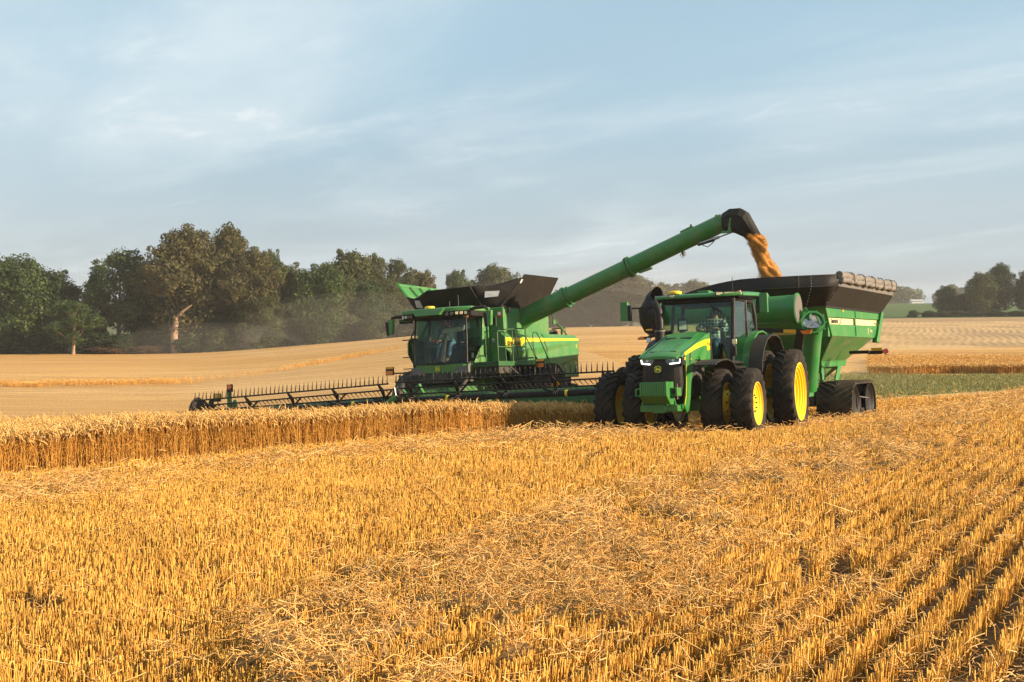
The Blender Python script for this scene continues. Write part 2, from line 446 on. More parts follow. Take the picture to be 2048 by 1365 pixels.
# ------------------------------------------------------------------ terrain: rolling ground, z measured from eye level
LOGZ = np.linspace(math.log(1.0), math.log(4000), 420)
PROF = [
    (-600, [(1,-2.2),(5,-2.2),(12,-2.36),(18,-2.46),(21.5,-2.56),(30,-3.1),(39,-3.55),(50,-3.7),(75,-3.63),(110,-3.5),(170,-3.75),(300,-2.2),(700,6),(4000,20)]),
    (0,    [(1,-2.2),(5,-2.2),(12,-2.35),(18,-2.45),(21.5,-2.56),(30,-3.1),(39,-3.55),(50,-3.7),(75,-3.63),(110,-3.5),(170,-3.75),(300,-2.2),(700,6),(4000,20)]),
    (400,  [(1,-2.15),(5,-2.15),(12,-2.25),(20,-2.36),(24,-2.49),(30,-2.95),(38.8,-3.55),(50,-3.7),(75,-3.58),(110,-3.5),(170,-3.72),(300,-2.2),(700,6),(4000,20)]),
    (700,  [(1,-2.1),(5,-2.1),(12,-2.15),(20,-2.22),(25.5,-2.42),(30,-2.75),(37,-3.28),(50,-3.4),(75,-2.9),(110,-2.55),(150,-1.9),(168,-1.9),(210,-2.6),(300,-1.6),(700,7),(4000,20)]),
    (960,  [(1,-2.05),(5,-2.05),(12,-2.1),(20,-2.12),(26,-2.28),(30,-2.6),(34,-2.9),(39.4,-3.22),(50,-3.2),(75,-2.3),(110,-1.2),(150,-.25),(170,-.25),(220,-1.4),(300,-.5),(700,8),(4000,20)]),
    (1250, [(1,-2.05),(5,-2.05),(12,-2.08),(20,-2.1),(24,-2.12),(27,-2.38),(29.5,-2.6),(33,-2.75),(45,-2.9),(60,-2.6),(80,-1.6),(110,-.5),(140,.15),(165,.15),(220,-.9),(300,.2),(500,6),(700,10),(4000,24)]),
    (1550, [(1,-2.0),(5,-2.0),(12,-2.05),(20,-2.05),(23.5,-2.1),(27,-2.42),(30,-2.55),(37.5,-2.9),(50,-2.8),(70,-2.5),(100,-1.3),(140,-.1),(180,.75),(220,1.2),(300,1.6),(500,8),(700,11.5),(4000,26)]),
    (1750, [(1,-2),(5,-2),(12,-2),(20,-2),(26,-2.08),(30,-2.3),(38,-2.75),(45,-2.62),(55,-2.65),(70,-2.68),(90,-1.9),(120,-1.3),(150,-.4),(185,.75),(220,1.55),(250,1.65),(300,2.5),(400,6),(500,9.6),(700,13),(4000,28)]),
    (2048, [(1,-1.95),(5,-1.95),(12,-1.95),(20,-1.92),(28,-1.92),(32,-2.0),(36,-2.25),(45,-2.42),(55,-2.5),(70,-2.55),(80,-2.3),(90,-1.8),(120,-1.15),(150,-.2),(185,.9),(220,1.85),(250,1.95),(300,2.8),(400,6.2),(500,9.6),(700,13),(4000,28)]),
    (2700, [(1,-1.95),(5,-1.95),(12,-1.92),(20,-1.88),(28,-1.9),(32,-2.0),(36,-2.2),(45,-2.4),(55,-2.5),(70,-2.5),(80,-2.2),(90,-1.7),(120,-1.0),(150,0),(185,1.1),(220,2.0),(250,2.1),(300,3),(400,6.4),(500,9.8),(700,13),(4000,28)]),
]
_A = np.array([(p[0] - 1024) / 2500 for p in PROF])
_T = []
for _, p in PROF:
    lz = np.log([q[0] for q in p]); zv = np.array([q[1] for q in p])
    v = np.interp(LOGZ, lz, zv)
    k = np.exp(-0.5 * (np.arange(-9, 10) / 2.6) ** 2); k /= k.sum()
    _T.append(np.convolve(np.pad(v, 9, 'edge'), k, 'valid'))
_T = np.array(_T)
_AG = np.linspace(_A[0], _A[-1], 160)
_G = np.array([np.interp(_AG, _A, _T[:, j]) for j in range(len(LOGZ))]).T
k = np.exp(-0.5 * (np.arange(-14, 15) / 4.0) ** 2); k /= k.sum()
_G = np.array([np.convolve(np.pad(_G[:, j], 14, 'edge'), k, 'valid') for j in range(len(LOGZ))]).T
def zeff(X, Y): return np.maximum(Y, 0.8 * np.hypot(X, Y))
def terrain(X, Y):
    X = np.asarray(X, float); Y = np.asarray(Y, float)
    Z = np.maximum(zeff(X, Y), 1.0)
    a = np.clip(X / Z, _A[0], _A[-1])
    fi = (a - _AG[0]) / (_AG[1] - _AG[0]); i = np.clip(fi.astype(int), 0, len(_AG) - 2); u = fi - i
    fj = (np.log(Z) - LOGZ[0]) / (LOGZ[1] - LOGZ[0]); j = np.clip(fj.astype(int), 0, len(LOGZ) - 2); w = np.clip(fj - j, 0, 1)
    g = _G
    return g[i, j] * (1 - u) * (1 - w) + g[i + 1, j] * u * (1 - w) + g[i, j + 1] * (1 - u) * w + g[i + 1, j + 1] * u * w
def tz(x, y): return float(terrain(np.array([x]), np.array([y]))[0])
def smooth_noise(X, Y, s, seed):
    r = np.random.default_rng(seed); g = r.random((64, 64))
    fx = X / s + 500.0; fy = Y / s + 500.0
    i = np.floor(fx).astype(int); j = np.floor(fy).astype(int); u = fx - i; w = fy - j
    u = u * u * (3 - 2 * u); w = w * w * (3 - 2 * w)
    G = lambda a, b: g[a % 64, b % 64]
    return G(i, j) * (1 - u) * (1 - w) + G(i + 1, j) * u * (1 - w) + G(i, j + 1) * (1 - u) * w + G(i + 1, j + 1) * u * w
# straw cover: 0 none .. 1 thick clumps; u is the distance across the rows
ROW_TH = R(29)
ROW_D = np.array([-math.sin(ROW_TH), -math.cos(ROW_TH)]); ROW_L = np.array([math.cos(ROW_TH), -math.sin(ROW_TH)])
EDGE = [(-34.0, -1.0), (-8.45, 20.45), (0.15, 28.25), (2.05, 28.95)]          # cut face of the standing wheat
def edge_dist(X, Y):       # metres in front of (towards the camera from) the main cut face
    ax, ay = EDGE[1]; bx, by = EDGE[2]
    nx, ny = (by - ay), -(bx - ax); L = math.hypot(nx, ny)
    return ((X - ax) * nx + (Y - ay) * ny) / L
def bump(u, a, b, s):
    return 1 / (1 + np.exp(-(u - a) / s)) * 1 / (1 + np.exp((u - b) / s))
def straw_cover(X, Y):
    u = X * ROW_L[0] + Y * ROW_L[1]
    n1 = smooth_noise(X, Y, 0.31, 1); n2 = smooth_noise(X, Y, 1.5, 2); n3 = smooth_noise(X, Y, 0.19, 3)
    lump = np.clip((0.45 * n1 + 0.25 * n2 + 0.30 * n3 - 0.425) * 5, 0, 1)
    w = smooth_noise(X, Y, 4.0, 4) * 0.9 - 0.45
    swath = bump(u + w * .6, -5.9, -3.5, 0.22)
    swath2 = bump(u + w * .6, -3.5, 1.6, 0.35)
    e = edge_dist(X, Y)
    swath3 = bump(e + w * 2, 1.2, 4.2, 0.5)
    far = np.clip((Y - 30) / 4, 0, 1)
    c = 0.05 + 0.10 * lump * (1 - .7 * swath2) + swath * .66 * lump ** 1.3 + swath2 * 0.20 * lump ** 1.5 + swath3 * (0.34 + 0.36 * lump) + far * 0.35
    return np.clip(c, 0, 1), lump, np.clip(swath + 0.5 * swath2, 0, 1), swath3
def in_poly(X, Y, P):
    ins = np.zeros(X.shape, bool); n = len(P)
    for i in range(n):
        x0, y0 = P[i]; x1, y1 = P[(i + 1) % n]
        c = ((y0 > Y) != (y1 > Y)) & (X < (x1 - x0) * (Y - y0) / (y1 - y0 + 1e-12) + x0)
        ins ^= c
    return ins
WHEAT = [EDGE[0], EDGE[1], EDGE[2], EDGE[3], (2.05, 30.0), (-9.75, 35.9), (-36.0, -13.0)]    # standing crop ahead of the header

# ------------------------------------------------------------------ ground sheets
def field_mat(name, c1, c2, c3, row_dir=None, row_sp=1.0, row_str=0.0, nsc=0.5, stretch=(1, 1), rough=0.9, bumpd=0.05, fine=18.0, row_dist=1.5, litter=None):
    m, n, l, b = new_mat(name)
    set_in(b, Roughness=rough); b.inputs['Specular IOR Level'].default_value = 0.15
    g = n.new('ShaderNodeNewGeometry')
    def noise(scale, detail, rotz=0.0, sc=(1, 1, 1)):
        mp = n.new('ShaderNodeMapping'); mp.inputs['Scale'].default_value = sc; mp.inputs['Rotation'].default_value = (0, 0, rotz)
        l.new(g.outputs['Position'], mp.inputs[0])
        z = n.new('ShaderNodeTexNoise'); z.inputs['Scale'].default_value = scale; z.inputs['Detail'].default_value = detail; z.inputs['Roughness'].default_value = 0.62
        l.new(mp.outputs[0], z.inputs['Vector']); return z.outputs['Fac']
    big = noise(nsc * 0.12, 5, 0, (stretch[0], stretch[1], 1)); mid = noise(nsc, 6, 0, (stretch[0], stretch[1], 1)); fi = noise(fine, 3)
    def rng_(s, lo, hi):
        r = n.new('ShaderNodeMapRange'); r.inputs[1].default_value = lo; r.inputs[2].default_value = hi; l.new(s, r.inputs[0]); return r.outputs[0]
    def mix(f, a, b2, ff=None):
        x = n.new('ShaderNodeMix'); x.data_type = 'RGBA'
        if hasattr(f, 'is_linked'): l.new(f, x.inputs[0])
        else: x.inputs[0].default_value = f
        for i, v in ((6, a), (7, b2)):
            if hasattr(v, 'is_linked'): l.new(v, x.inputs[i])
            else: x.inputs[i].default_value = (*v, 1)
        return x.outputs[2]
    c = mix(rng_(big, 0.36, 0.64), c1, c2)
    md = n.new('ShaderNodeMath'); md.operation = 'MULTIPLY'; l.new(rng_(mid, 0.42, 0.75), md.inputs[0]); md.inputs[1].default_value = 0.7
    c = mix(md.outputs[0], c, c3)
    hgt = fi
    if row_str > 0:
        rl = n.new('ShaderNodeVectorMath'); rl.operation = 'DOT_PRODUCT'; l.new(g.outputs['Position'], rl.inputs[0])
        rl.inputs[1].default_value = (row_dir[0] / row_sp, row_dir[1] / row_sp, 0)
        wv = n.new('ShaderNodeMath'); wv.operation = 'MULTIPLY_ADD'; l.new(noise(0.04, 3), wv.inputs[0]); wv.inputs[1].default_value = row_dist; l.new(rl.outputs['Value'], wv.inputs[2])
        pp = n.new('ShaderNodeMath'); pp.operation = 'PINGPONG'; l.new(wv.outputs[0], pp.inputs[0]); pp.inputs[1].default_value = 0.5
        r2 = rng_(pp.outputs[0], 0.12, 0.36)
        ms = n.new('ShaderNodeMath'); ms.operation = 'MULTIPLY'; l.new(r2, ms.inputs[0]); 
        l.new(rng_(noise(0.05, 4), 0.40, 0.60), ms.inputs[1])
        m3 = n.new('ShaderNodeMath'); m3.operation = 'MULTIPLY'; l.new(ms.outputs[0], m3.inputs[0]); m3.inputs[1].default_value = row_str
        c = mix(m3.outputs[0], c, c3)
    # speckle of single plants and clods
    sp = n.new('ShaderNodeMath'); sp.operation = 'MULTIPLY'; l.new(rng_(fi, 0.45, 0.72), sp.inputs[0]); sp.inputs[1].default_value = 1.0
    c = mix(sp.outputs[0], c, c3)
    if litter:
        at = n.new('ShaderNodeAttribute'); at.attribute_name = 'cover'
        lf = n.new('ShaderNodeMath'); lf.operation = 'MULTIPLY'; l.new(at.outputs['Fac'], lf.inputs[0]); l.new(rng_(noise(38, 4), 0.30, 0.62), lf.inputs[1])
        c = mix(lf.outputs[0], c, litter)
    l.new(c, b.inputs['Base Color'])
    bp = n.new('ShaderNodeBump'); bp.inputs['Strength'].default_value = 0.6; bp.inputs['Distance'].default_value = bumpd
    l.new(hgt, bp.inputs['Height']); l.new(bp.outputs[0], b.inputs['Normal'])
    return m
M['soil'] = field_mat('stubble_ground', (0.085, 0.046, 0.018), (0.14, 0.08, 0.032), (0.035, 0.02, 0.010), nsc=1.6, bumpd=0.04, fine=26, litter=(0.46, 0.28, 0.10))
M['far_stubble'] = field_mat('pale_cut_field', (0.56, 0.335, 0.12), (0.71, 0.45, 0.185), (0.34, 0.18, 0.06), row_dir=(0.30, 0.95), row_sp=1.6, row_str=0.55, nsc=0.8, stretch=(0.18, 1.0), bumpd=0.10, fine=9)
M['far_wheat'] = field_mat('ripe_wheat_field', (0.56, 0.32, 0.10), (0.70, 0.43, 0.16), (0.34, 0.165, 0.045), row_dir=(0.15, 0.99), row_sp=4.0, row_str=0.40, nsc=0.6, stretch=(0.12, 1.0), bumpd=0.15, fine=6)
M['row_field'] = field_mat('harvested_rows', (0.62, 0.40, 0.17), (0.66, 0.45, 0.22), (0.20, 0.13, 0.07), row_dir=(0.945, -0.326), row_sp=0.8, row_str=0.6, nsc=0.14, stretch=(1, 0.35), bumpd=0.1, fine=6, row_dist=4.5)
M['ridge_field'] = field_mat('brown_ridge_field', (0.36, 0.23, 0.12), (0.44, 0.28, 0.14), (0.24, 0.15, 0.08), nsc=0.10, stretch=(0.2, 1.0), bumpd=0.1, fine=4)
M['grass_ground'] = field_mat('rough_grass', (0.27, 0.26, 0.075), (0.37, 0.31, 0.11), (0.17, 0.18, 0.05), nsc=0.6, bumpd=0.15, fine=8)
M['corn'] = field_mat('green_corn', (0.075, 0.125, 0.03), (0.11, 0.16, 0.045), (0.035, 0.065, 0.015), row_dir=(0.9, 0.2), row_sp=3.0, row_str=0.5, nsc=0.10, stretch=(0.5, 1.0), bumpd=0.3, fine=1.5)
M['far_land'] = field_mat('far_meadow', (0.10, 0.12, 0.045), (0.16, 0.14, 0.06), (0.05, 0.07, 0.03), nsc=0.03, bumpd=0.3, fine=1.0)
fine_phi = np.linspace(R(-30), R(30), 620)
coarse = np.linspace(R(30), R(330), 76)[1:-1]
phis = np.concatenate([fine_phi, coarse]); NP_ = len(phis)
rads = np.concatenate([np.exp(np.linspace(math.log(1.2), math.log(60), 230)), np.exp(np.linspace(math.log(60.6), math.log(320), 230)), np.exp(np.linspace(math.log(325), math.log(3600), 60))])
NR = len(rads)
PH, RR_ = np.meshgrid(phis, rads)
GX = RR_ * np.sin(PH); GY = RR_ * np.cos(PH)
cov, lump, sw, sw3 = straw_cover(GX, GY)
nearw = np.clip((34 - GY) / 8, 0, 1) * (GY > 0)
GZ = terrain(GX, GY) + nearw * (0.19 * lump * cov * np.clip(sw + 0.25, 0, 1) + 0.02 * (smooth_noise(GX, GY, 0.15, 9) - 0.5))
GV = np.concatenate([np.stack([GX, GY, GZ], -1).reshape(-1, 3), [[0, 0, tz(0, 1)]]])
ii, jj = np.meshgrid(np.arange(NR - 1), np.arange(NP_), indexing='ij')
GQ = np.stack([ii * NP_ + jj, ii * NP_ + (jj + 1) % NP_, (ii + 1) * NP_ + (jj + 1) % NP_, (ii + 1) * NP_ + jj], -1).reshape(-1, 4)
FC = GV[GQ].mean(1)
FX, FY = FC[:, 0], FC[:, 1]
FZ = zeff(FX, FY); FA = 1024 + 2500 * np.clip(FX / FZ, -0.75, 0.75)
wob = smooth_noise(FX, FY, 14, 21) - 0.5
def px_of(zone_pts, xs): return np.interp(xs, [p[0] for p in zone_pts], [p[1] for p in zone_pts])
grass_lo = px_of([(1500, 47), (1750, 46), (2048, 49.5), (2700, 52)], FA) + wob * 2.0
grass_hi = px_of([(1500, 68), (1750, 69), (2048, 68), (2700, 70)], FA) + wob * 1.0
zone = np.zeros(len(FC), int)                        # 0 stubble at hand
zone[(edge_dist(FX, FY) < 0) & (FZ > 33 + (FA - 500) * 0.001)] = 1            # pale cut field behind the combine
zone[(FZ > 36)] = 1
near_b = px_of([(-600, 74), (0, 75), (380, 77), (540, 86), (800, 112), (960, 118), (1250, 70), (1500, 66)], FA) + wob * 3
zone[(FZ > near_b) & (FA < 1560)] = 2                # standing wheat, far side
zone[(FA > 1735) & (FZ > 68) & (FZ < 98 + wob * 10)] = 2
zone[(FA > 1560) & (FA <= 1735) & (FZ > 60)] = 1
zone[(FA > 1480) & (FZ > 98 + wob * 10)] = 3          # row field
zone[(FA > 1480) & (FZ > px_of([(1480, 170), (1750, 186), (2048, 187), (2700, 190)], FA))] = 4
zone[(FA > 1480) & (FZ > 252)] = 5
zone[(FA <= 1480) & (FZ > px_of([(-600, 171), (0, 171), (500, 171), (700, 178), (1000, 182), (1480, 180)], FA))] = 7
zone[FZ > 640] = 7
zone[(FA > 1560) & (FZ > grass_lo) & (FZ < grass_hi)] = 6
names = [('stubble_field', 'soil'), ('cut_field', 'far_stubble'), ('wheat_field', 'far_wheat'), ('row_field', 'row_field'), ('ridge_field', 'ridge_field'), ('corn_field', 'corn'), ('grass_strip', 'grass_ground'), ('far_land', 'far_land')]
for zi, (nm, mt) in enumerate(names):
    q = GQ[zone == zi]
    used, inv = np.unique(q, return_inverse=True)
    vs = GV[used]; qq = inv.reshape(-1, 4); tr = None
    if zi == 0:     # close the small hole under the camera
        c0 = len(vs); vs = np.concatenate([vs, GV[-1:]])
        pos = {int(u): k2 for k2, u in enumerate(used)}
        tr = [(c0, pos[(k2 + 1) % NP_], pos[k2]) for k2 in range(NP_)]
    me = mesh_np(nm, vs, qq[:, ::-1], [mt], tris=tr, smooth=True)
    if zi == 0:
        ca_ = me.attributes.new('cover', 'FLOAT', 'POINT'); cv = np.concatenate([cov.ravel(), [0]])[used]; cv = np.concatenate([cv, np.zeros(len(vs) - len(cv))])
        ca_.data.foreach_set('value', np.ascontiguousarray(np.clip(cv * 1.05, 0, .8), np.float32))
    tag(link_mesh(nm, me), kind='structure')
# ------------------------------------------------------------------ vehicle frames: x forward, y to its left, z up
def pose(o, th, roll, pitch):
    t, r, p = R(th), R(roll), R(pitch)
    B = Matrix(((-math.sin(t), math.cos(t), 0), (-math.cos(t), -math.sin(t), 0), (0, 0, 1)))
    P = Matrix(((math.cos(p), 0, -math.sin(p)), (0, 1, 0), (math.sin(p), 0, math.cos(p))))
    Q = Matrix(((1, 0, 0), (0, math.cos(r), -math.sin(r)), (0, math.sin(r), math.cos(r))))
    return Matrix.Translation(o) @ (B @ P @ Q).to_4x4()
LEFT = Matrix(((-1, 0, 0, 0), (0, 0, 1, 0), (0, 1, 0, 0), (0, 0, 0, 1)))     # lettering frame facing +y
FRONT = Matrix(((0, 0, 1, 0), (1, 0, 0, 0), (0, 1, 0, 0), (0, 0, 0, 1)))     # lettering frame facing +x
def lettering(s, size, m, parent, at, frame, name='lettering', sx=1.0, bold=0.0, rot=0.0):
    cu = bpy.data.curves.new(name, 'FONT'); cu.body = s; cu.size = size; cu.extrude = 0.002; cu.offset = bold
    cu.align_x = 'CENTER'; cu.align_y = 'CENTER'
    tmp = bpy.data.objects.new('tmp', cu); col.objects.link(tmp)
    dg = bpy.context.evaluated_depsgraph_get()
    me = bpy.data.meshes.new_from_object(tmp.evaluated_get(dg))
    bpy.data.objects.remove(tmp); bpy.data.curves.remove(cu)
    me.name = name
    me.transform(Matrix.Translation(at) @ frame @ Matrix.Rotation(rot, 4, 'Z') @ Matrix.Diagonal((sx, 1, 1, 1)))
    me.materials.clear(); me.materials.append(M[m])
    o = bpy.data.objects.new(name, me); col.objects.link(o); o.parent = parent
    return o
DEER = [(-.40,-.02),(-.30,.10),(-.20,.12),(-.26,.24),(-.38,.34),(-.28,.30),(-.22,.36),(-.20,.26),(-.12,.14),(.08,.10),(.28,.08),(.40,-.02),(.44,-.20),(.36,-.10),(.34,-.26),(.42,-.36),(.28,-.30),(.22,-.12),(.02,-.06),(-.10,-.10),(-.22,-.26),(-.34,-.34),(-.26,-.22),(-.20,-.06),(-.30,-.02)]
def deer_badge(parent, at, frame, s, ground='green'):
    T = Matrix.Translation(at) @ frame
    def rr(h, w, z): 
        c = 0.22
        pts = [(-w, -h + c), (-w + c, -h), (w - c, -h), (w, -h + c), (w, h - c), (w - c, h), (-w + c, h), (-w, h - c)]
        return [tuple(T @ Vector((x * s, y * s, z))) for x, y in pts]
    mb = MB()
    mb.use('decal_yellow'); mb.add(rr(.5, .52, .004), [tuple(range(8))])
    mb.use(ground); mb.add(rr(.43, .45, .007), [tuple(range(8))])
    mb.use('decal_yellow'); mb.add([tuple(T @ Vector((x * s * .95, y * s * .95, .010))) for x, y in DEER], [tuple(range(len(DEER)))])
    return mb.build('emblem', None, parent, smooth=0)

# ---- tyres and rims
def tyre_mesh(name, Rr, w, rim, nl, lugh=0.045):
    mb = MB()
    h = w / 2; c = Rr - lugh
    prof = [(rim - .01, -h * .80), (rim + .03, -h * .90), (rim + .35 * (c - rim), -h * 1.02), (rim + .7 * (c - rim), -h * 1.03), (c - .05, -h * .97), (c - .012, -h * .80), (c, -h * .3), (c, h * .3), (c - .012, h * .80), (c - .05, h * .97), (rim + .7 * (c - rim), h * 1.03), (rim + .35 * (c - rim), h * 1.02), (rim + .03, h * .90), (rim - .01, h * .80)]
    mb.lathe(prof, 56)
    lw = 0.19 * 2 * PI * c / nl          # half thickness of a lug
    for k in range(nl):
        for s in (-1, 1):
            a0 = 2 * PI * (k + (0.5 if s > 0 else 0)) / nl
            st = []
            for f, drop in ((0.03, 0), (0.35, 0), (0.70, .004), (1.0, .03), (1.06, .085)):
                al = a0 - f * h * 0.95 / Rr
                y = s * h * f if f < 1.05 else s * h * 1.035
                for da, rr in ((-lw / Rr, c - .03 - drop), (lw / Rr, c - .03 - drop), (lw * .8 / Rr, Rr - drop), (-lw * .8 / Rr, Rr - drop)):
                    st.append((rr * math.sin(al + da), y, rr * math.cos(al + da)))
            fs = [(0, 1, 2, 3), (16, 19, 18, 17)]
            for i in range(4):
                for q in range(4): fs.append((i * 4 + q, i * 4 + (q + 1) % 4, (i + 1) * 4 + (q + 1) % 4, (i + 1) * 4 + q))
            mb.add(st, fs)
    return mb.mesh(name, 'rubber', 40)
def rim_mesh(name, prof, bolts=None, m='yellow'):
    mb = MB(); mb.use(m); mb.lathe(prof, 48)
    if bolts:
        r, y, n, br = bolts
        mb.use('dark')
        for k in range(n):
            a = 2 * PI * (k + .5) / n
            mb.disc((r * math.sin(a), y, r * math.cos(a)), br, (0, 1, 0), .03, 8)
    return mb.mesh(name, m, 22)
# ------------------------------------------------------------------ TRACTOR
TP = pose((5.067, 30.988, -2.66), 24.55, 2.53, 2.19)
tractor = tag(empty('tractor', TP), 'green row crop tractor with dual yellow wheels pulling the grain cart', 'tractor')
ft = tyre_mesh('tyre', .79, .46, .455, 21)
rt = tyre_mesh('tyre', 1.03, .50, .675, 24, .055)
front_dish = rim_mesh('rim', [(.465, -.20), (.44, -.19), (.43, -.05), (.44, .0), (.43, .10), (.455, .205), (.475, .215), (.475, .20)] , None)
def rim_f_out():      # outer front wheel: deep dish with a bolted disc
    return rim_mesh('rim', [(.455, -.20), (.475, -.21), (.47, -.19), (.43, -.18), (.40, -.10), (.30, .05), (.12, .05), (.10, .0), (0.0, .0), (0.0, .04), (.085, .04), (.10, .105), (.29, .11), (.32, .095), (.355, .10), (.37, .125), (.40, .13), (.415, .165), (.44, .17), (.45, .195), (.47, .198), (.478, .212), (.458, .214), (.455, .2)], (.185, .112, 10, .02))
def rim_f_in():       # inner front wheel: the casting of the hub shows
    return rim_mesh('rim', [(.455, -.20), (.478, -.21), (.47, -.18), (.43, -.15), (.41, -.02), (.32, .00), (.30, .02), (.29, .20), (.24, .24), (.22, .25), (.0, .25), (.0, .28), (.23, .28), (.25, .26), (.31, .22), (.33, .05), (.43, .03), (.43, .10), (.44, .16), (.47, .18), (.478, .212), (.458, .214)], (.27, .235, 8, .022))
def rim_r_out():      # rear outer: stepped rings
    return rim_mesh('rim', [(.675, -.22), (.70, -.235), (.69, -.20), (.64, -.18), (.56, -.16), (.30, -.15), (.0, -.15), (.0, .06), (.43, .02), (.47, .025), (.475, .075), (.53, .08), (.535, .13), (.585, .135), (.59, .178), (.64, .182), (.645, .215), (.69, .22), (.705, .240), (.68, .244), (.675, .22)])
def rim_r_in():
    return rim_mesh('rim', [(.675, -.22), (.70, -.235), (.69, -.20), (.62, -.15), (.55, -.05), (.30, -.02), (.0, -.02), (.0, .02), (.30, .02), (.58, .02), (.64, .10), (.69, .2), (.70, .235), (.675, .22)])
RF_O, RF_I, RR_O, RR_I = rim_f_out(), rim_f_in(), rim_r_out(), rim_r_in()
def add_wheel(parent, x, y, z, tm, rm, flip, spin, lab=None):
    w = empty('wheel', Matrix.Translation((x, y, z)), parent)
    t = link_mesh('tyre', tm, w); t.matrix_local = Matrix.Rotation(spin, 4, 'Y')
    r = link_mesh('rim', rm, w); r.matrix_local = Matrix.Rotation(PI if flip else 0, 4, 'Z') @ Matrix.Rotation(spin, 4, 'Y')
    if lab: w['label'] = lab
for y, rm, sp in ((1.58, RF_O, .1), (.90, RF_I, .23), (-.90, RF_I, .3), (-1.58, RF_O, .17)):
    add_wheel(tractor, 3.0, y, .79, ft, rm, y < 0, sp)
for y, rm, sp in ((1.88, RR_O, .05), (1.17, RR_I, .2), (-1.17, RR_I, .11), (-1.88, RR_O, .02)):
    add_wheel(tractor, 0.0, y, 1.02, rt, rm, y < 0, sp)
# chassis, axles
mb = MB(); mb.use('green_in')
mb.bb(.3, 4.1, -.28, .28, .75, 1.35); mb.bb(-.8, .9, -.42, .42, .75, 1.6); mb.bb(1.0, 4.0, -.24, .24, 1.35, 1.75)
mb.use('dark'); mb.bb(2.2, 3.9, -.36, .36, 1.0, 1.7); mb.bb(-.9, 1.7, -.85, .85, 1.45, 1.75)
mb.tube([(3.6, .34, 1.25), (3.2, .40, 1.35), (2.7, .36, 1.2), (2.2, .40, 1.1)], .035); mb.tube([(3.5, .38, 1.5), (3.0, .42, 1.62), (2.4, .40, 1.5)], .03)
mb.use('steel'); mb.tube([(3.4, .36, 1.62), (3.0, .42, 1.5), (2.8, .40, 1.25)], .022)
mb.build('chassis', None, tractor, bevel=.01)
mb = MB(); mb.use('green_in'); mb.box((3.0, 0, .78), (.30, 1.5, .26)); mb.tube([(3.0, -1.35, .79), (3.0, 1.35, .79)], .10, 14); mb.use('steel'); mb.tube([(2.75, -.6, .7), (2.75, .6, .7)], .03); mb.build('front_axle', None, tractor, bevel=.01)
mb = MB(); mb.use('green_in'); mb.tube([(0, -1.75, 1.02), (0, 1.75, 1.02)], .12, 16); mb.box((0, 0, 1.02), (.55, .8, .5)); mb.build('rear_axle', None, tractor, bevel=.01)
# hood
def hood_sec(x, zt, zs, zb, hw, ht):
    return [(x, -hw, zb), (x, -hw, zs), (x, -ht, zt - .02), (x, -ht * .5, zt), (x, 0, zt + .008), (x, ht * .5, zt), (x, ht, zt - .02), (x, hw, zs), (x, hw, zb)]
mb = MB()
mb.loft([hood_sec(4.42, 1.855, 1.84, 1.80, .37, .34), hood_sec(4.36, 1.90, 1.865, 1.80, .43, .37), hood_sec(4.10, 1.985, 1.925, 1.80, .455, .37), hood_sec(3.5, 2.15, 2.07, 1.80, .462, .36), hood_sec(2.9, 2.31, 2.23, 1.80, .468, .35), hood_sec(2.4, 2.43, 2.36, 1.80, .475, .34), hood_sec(2.02, 2.475, 2.41, 1.80, .48, .34)])
mb.build('hood', 'green', tractor, bevel=.008)
def hood_z(x): return np.interp(x, [2.02, 2.4, 2.9, 3.5, 4.10, 4.36], [2.475, 2.43, 2.31, 2.15, 1.985, 1.90])
for (xa, xb, ya, yb) in ((2.35, 2.9, -.31, -.05), (2.35, 2.9, .05, .31), (3.55, 4.15, -.29, -.12), (3.55, 4.15, -.09, .12), (3.55, 4.15, .15, .30)):
    mb = MB(); mb.slab([(xa, ya, hood_z(xa) + .012), (xb, ya, hood_z(xb) + .012), (xb, yb, hood_z(xb) + .012), (xa, yb, hood_z(xa) + .012)], .02); mb.build('hood_panel', 'green', tractor, bevel=.004)
for ya, yb in ((-.30, -.05), (.05, .30)):
    mb = MB(); mb.slab([(2.93, ya, hood_z(2.93) + .014), (3.0, ya, hood_z(3.0) + .014), (3.0, yb, hood_z(3.0) + .014), (2.93, yb, hood_z(2.93) + .014)], .02); mb.build('hood_vent', 'black', tractor)
SIDE = [(4.38, 1.84), (4.13, 1.955), (3.5, 2.10), (2.9, 2.26), (2.4, 2.39), (2.04, 2.44), (2.06, 1.72), (2.55, 1.62), (2.74, 1.64), (2.86, 1.78), (3.02, 1.86), (3.2, 1.85), (3.45, 1.72), (3.58, 1.54), (3.70, 1.24), (3.78, .95), (3.90, .70), (4.05, .62), (4.18, .72), (4.25, .78), (4.12, 1.0), (4.06, 1.35), (4.06, 1.70), (4.16, 1.80)]
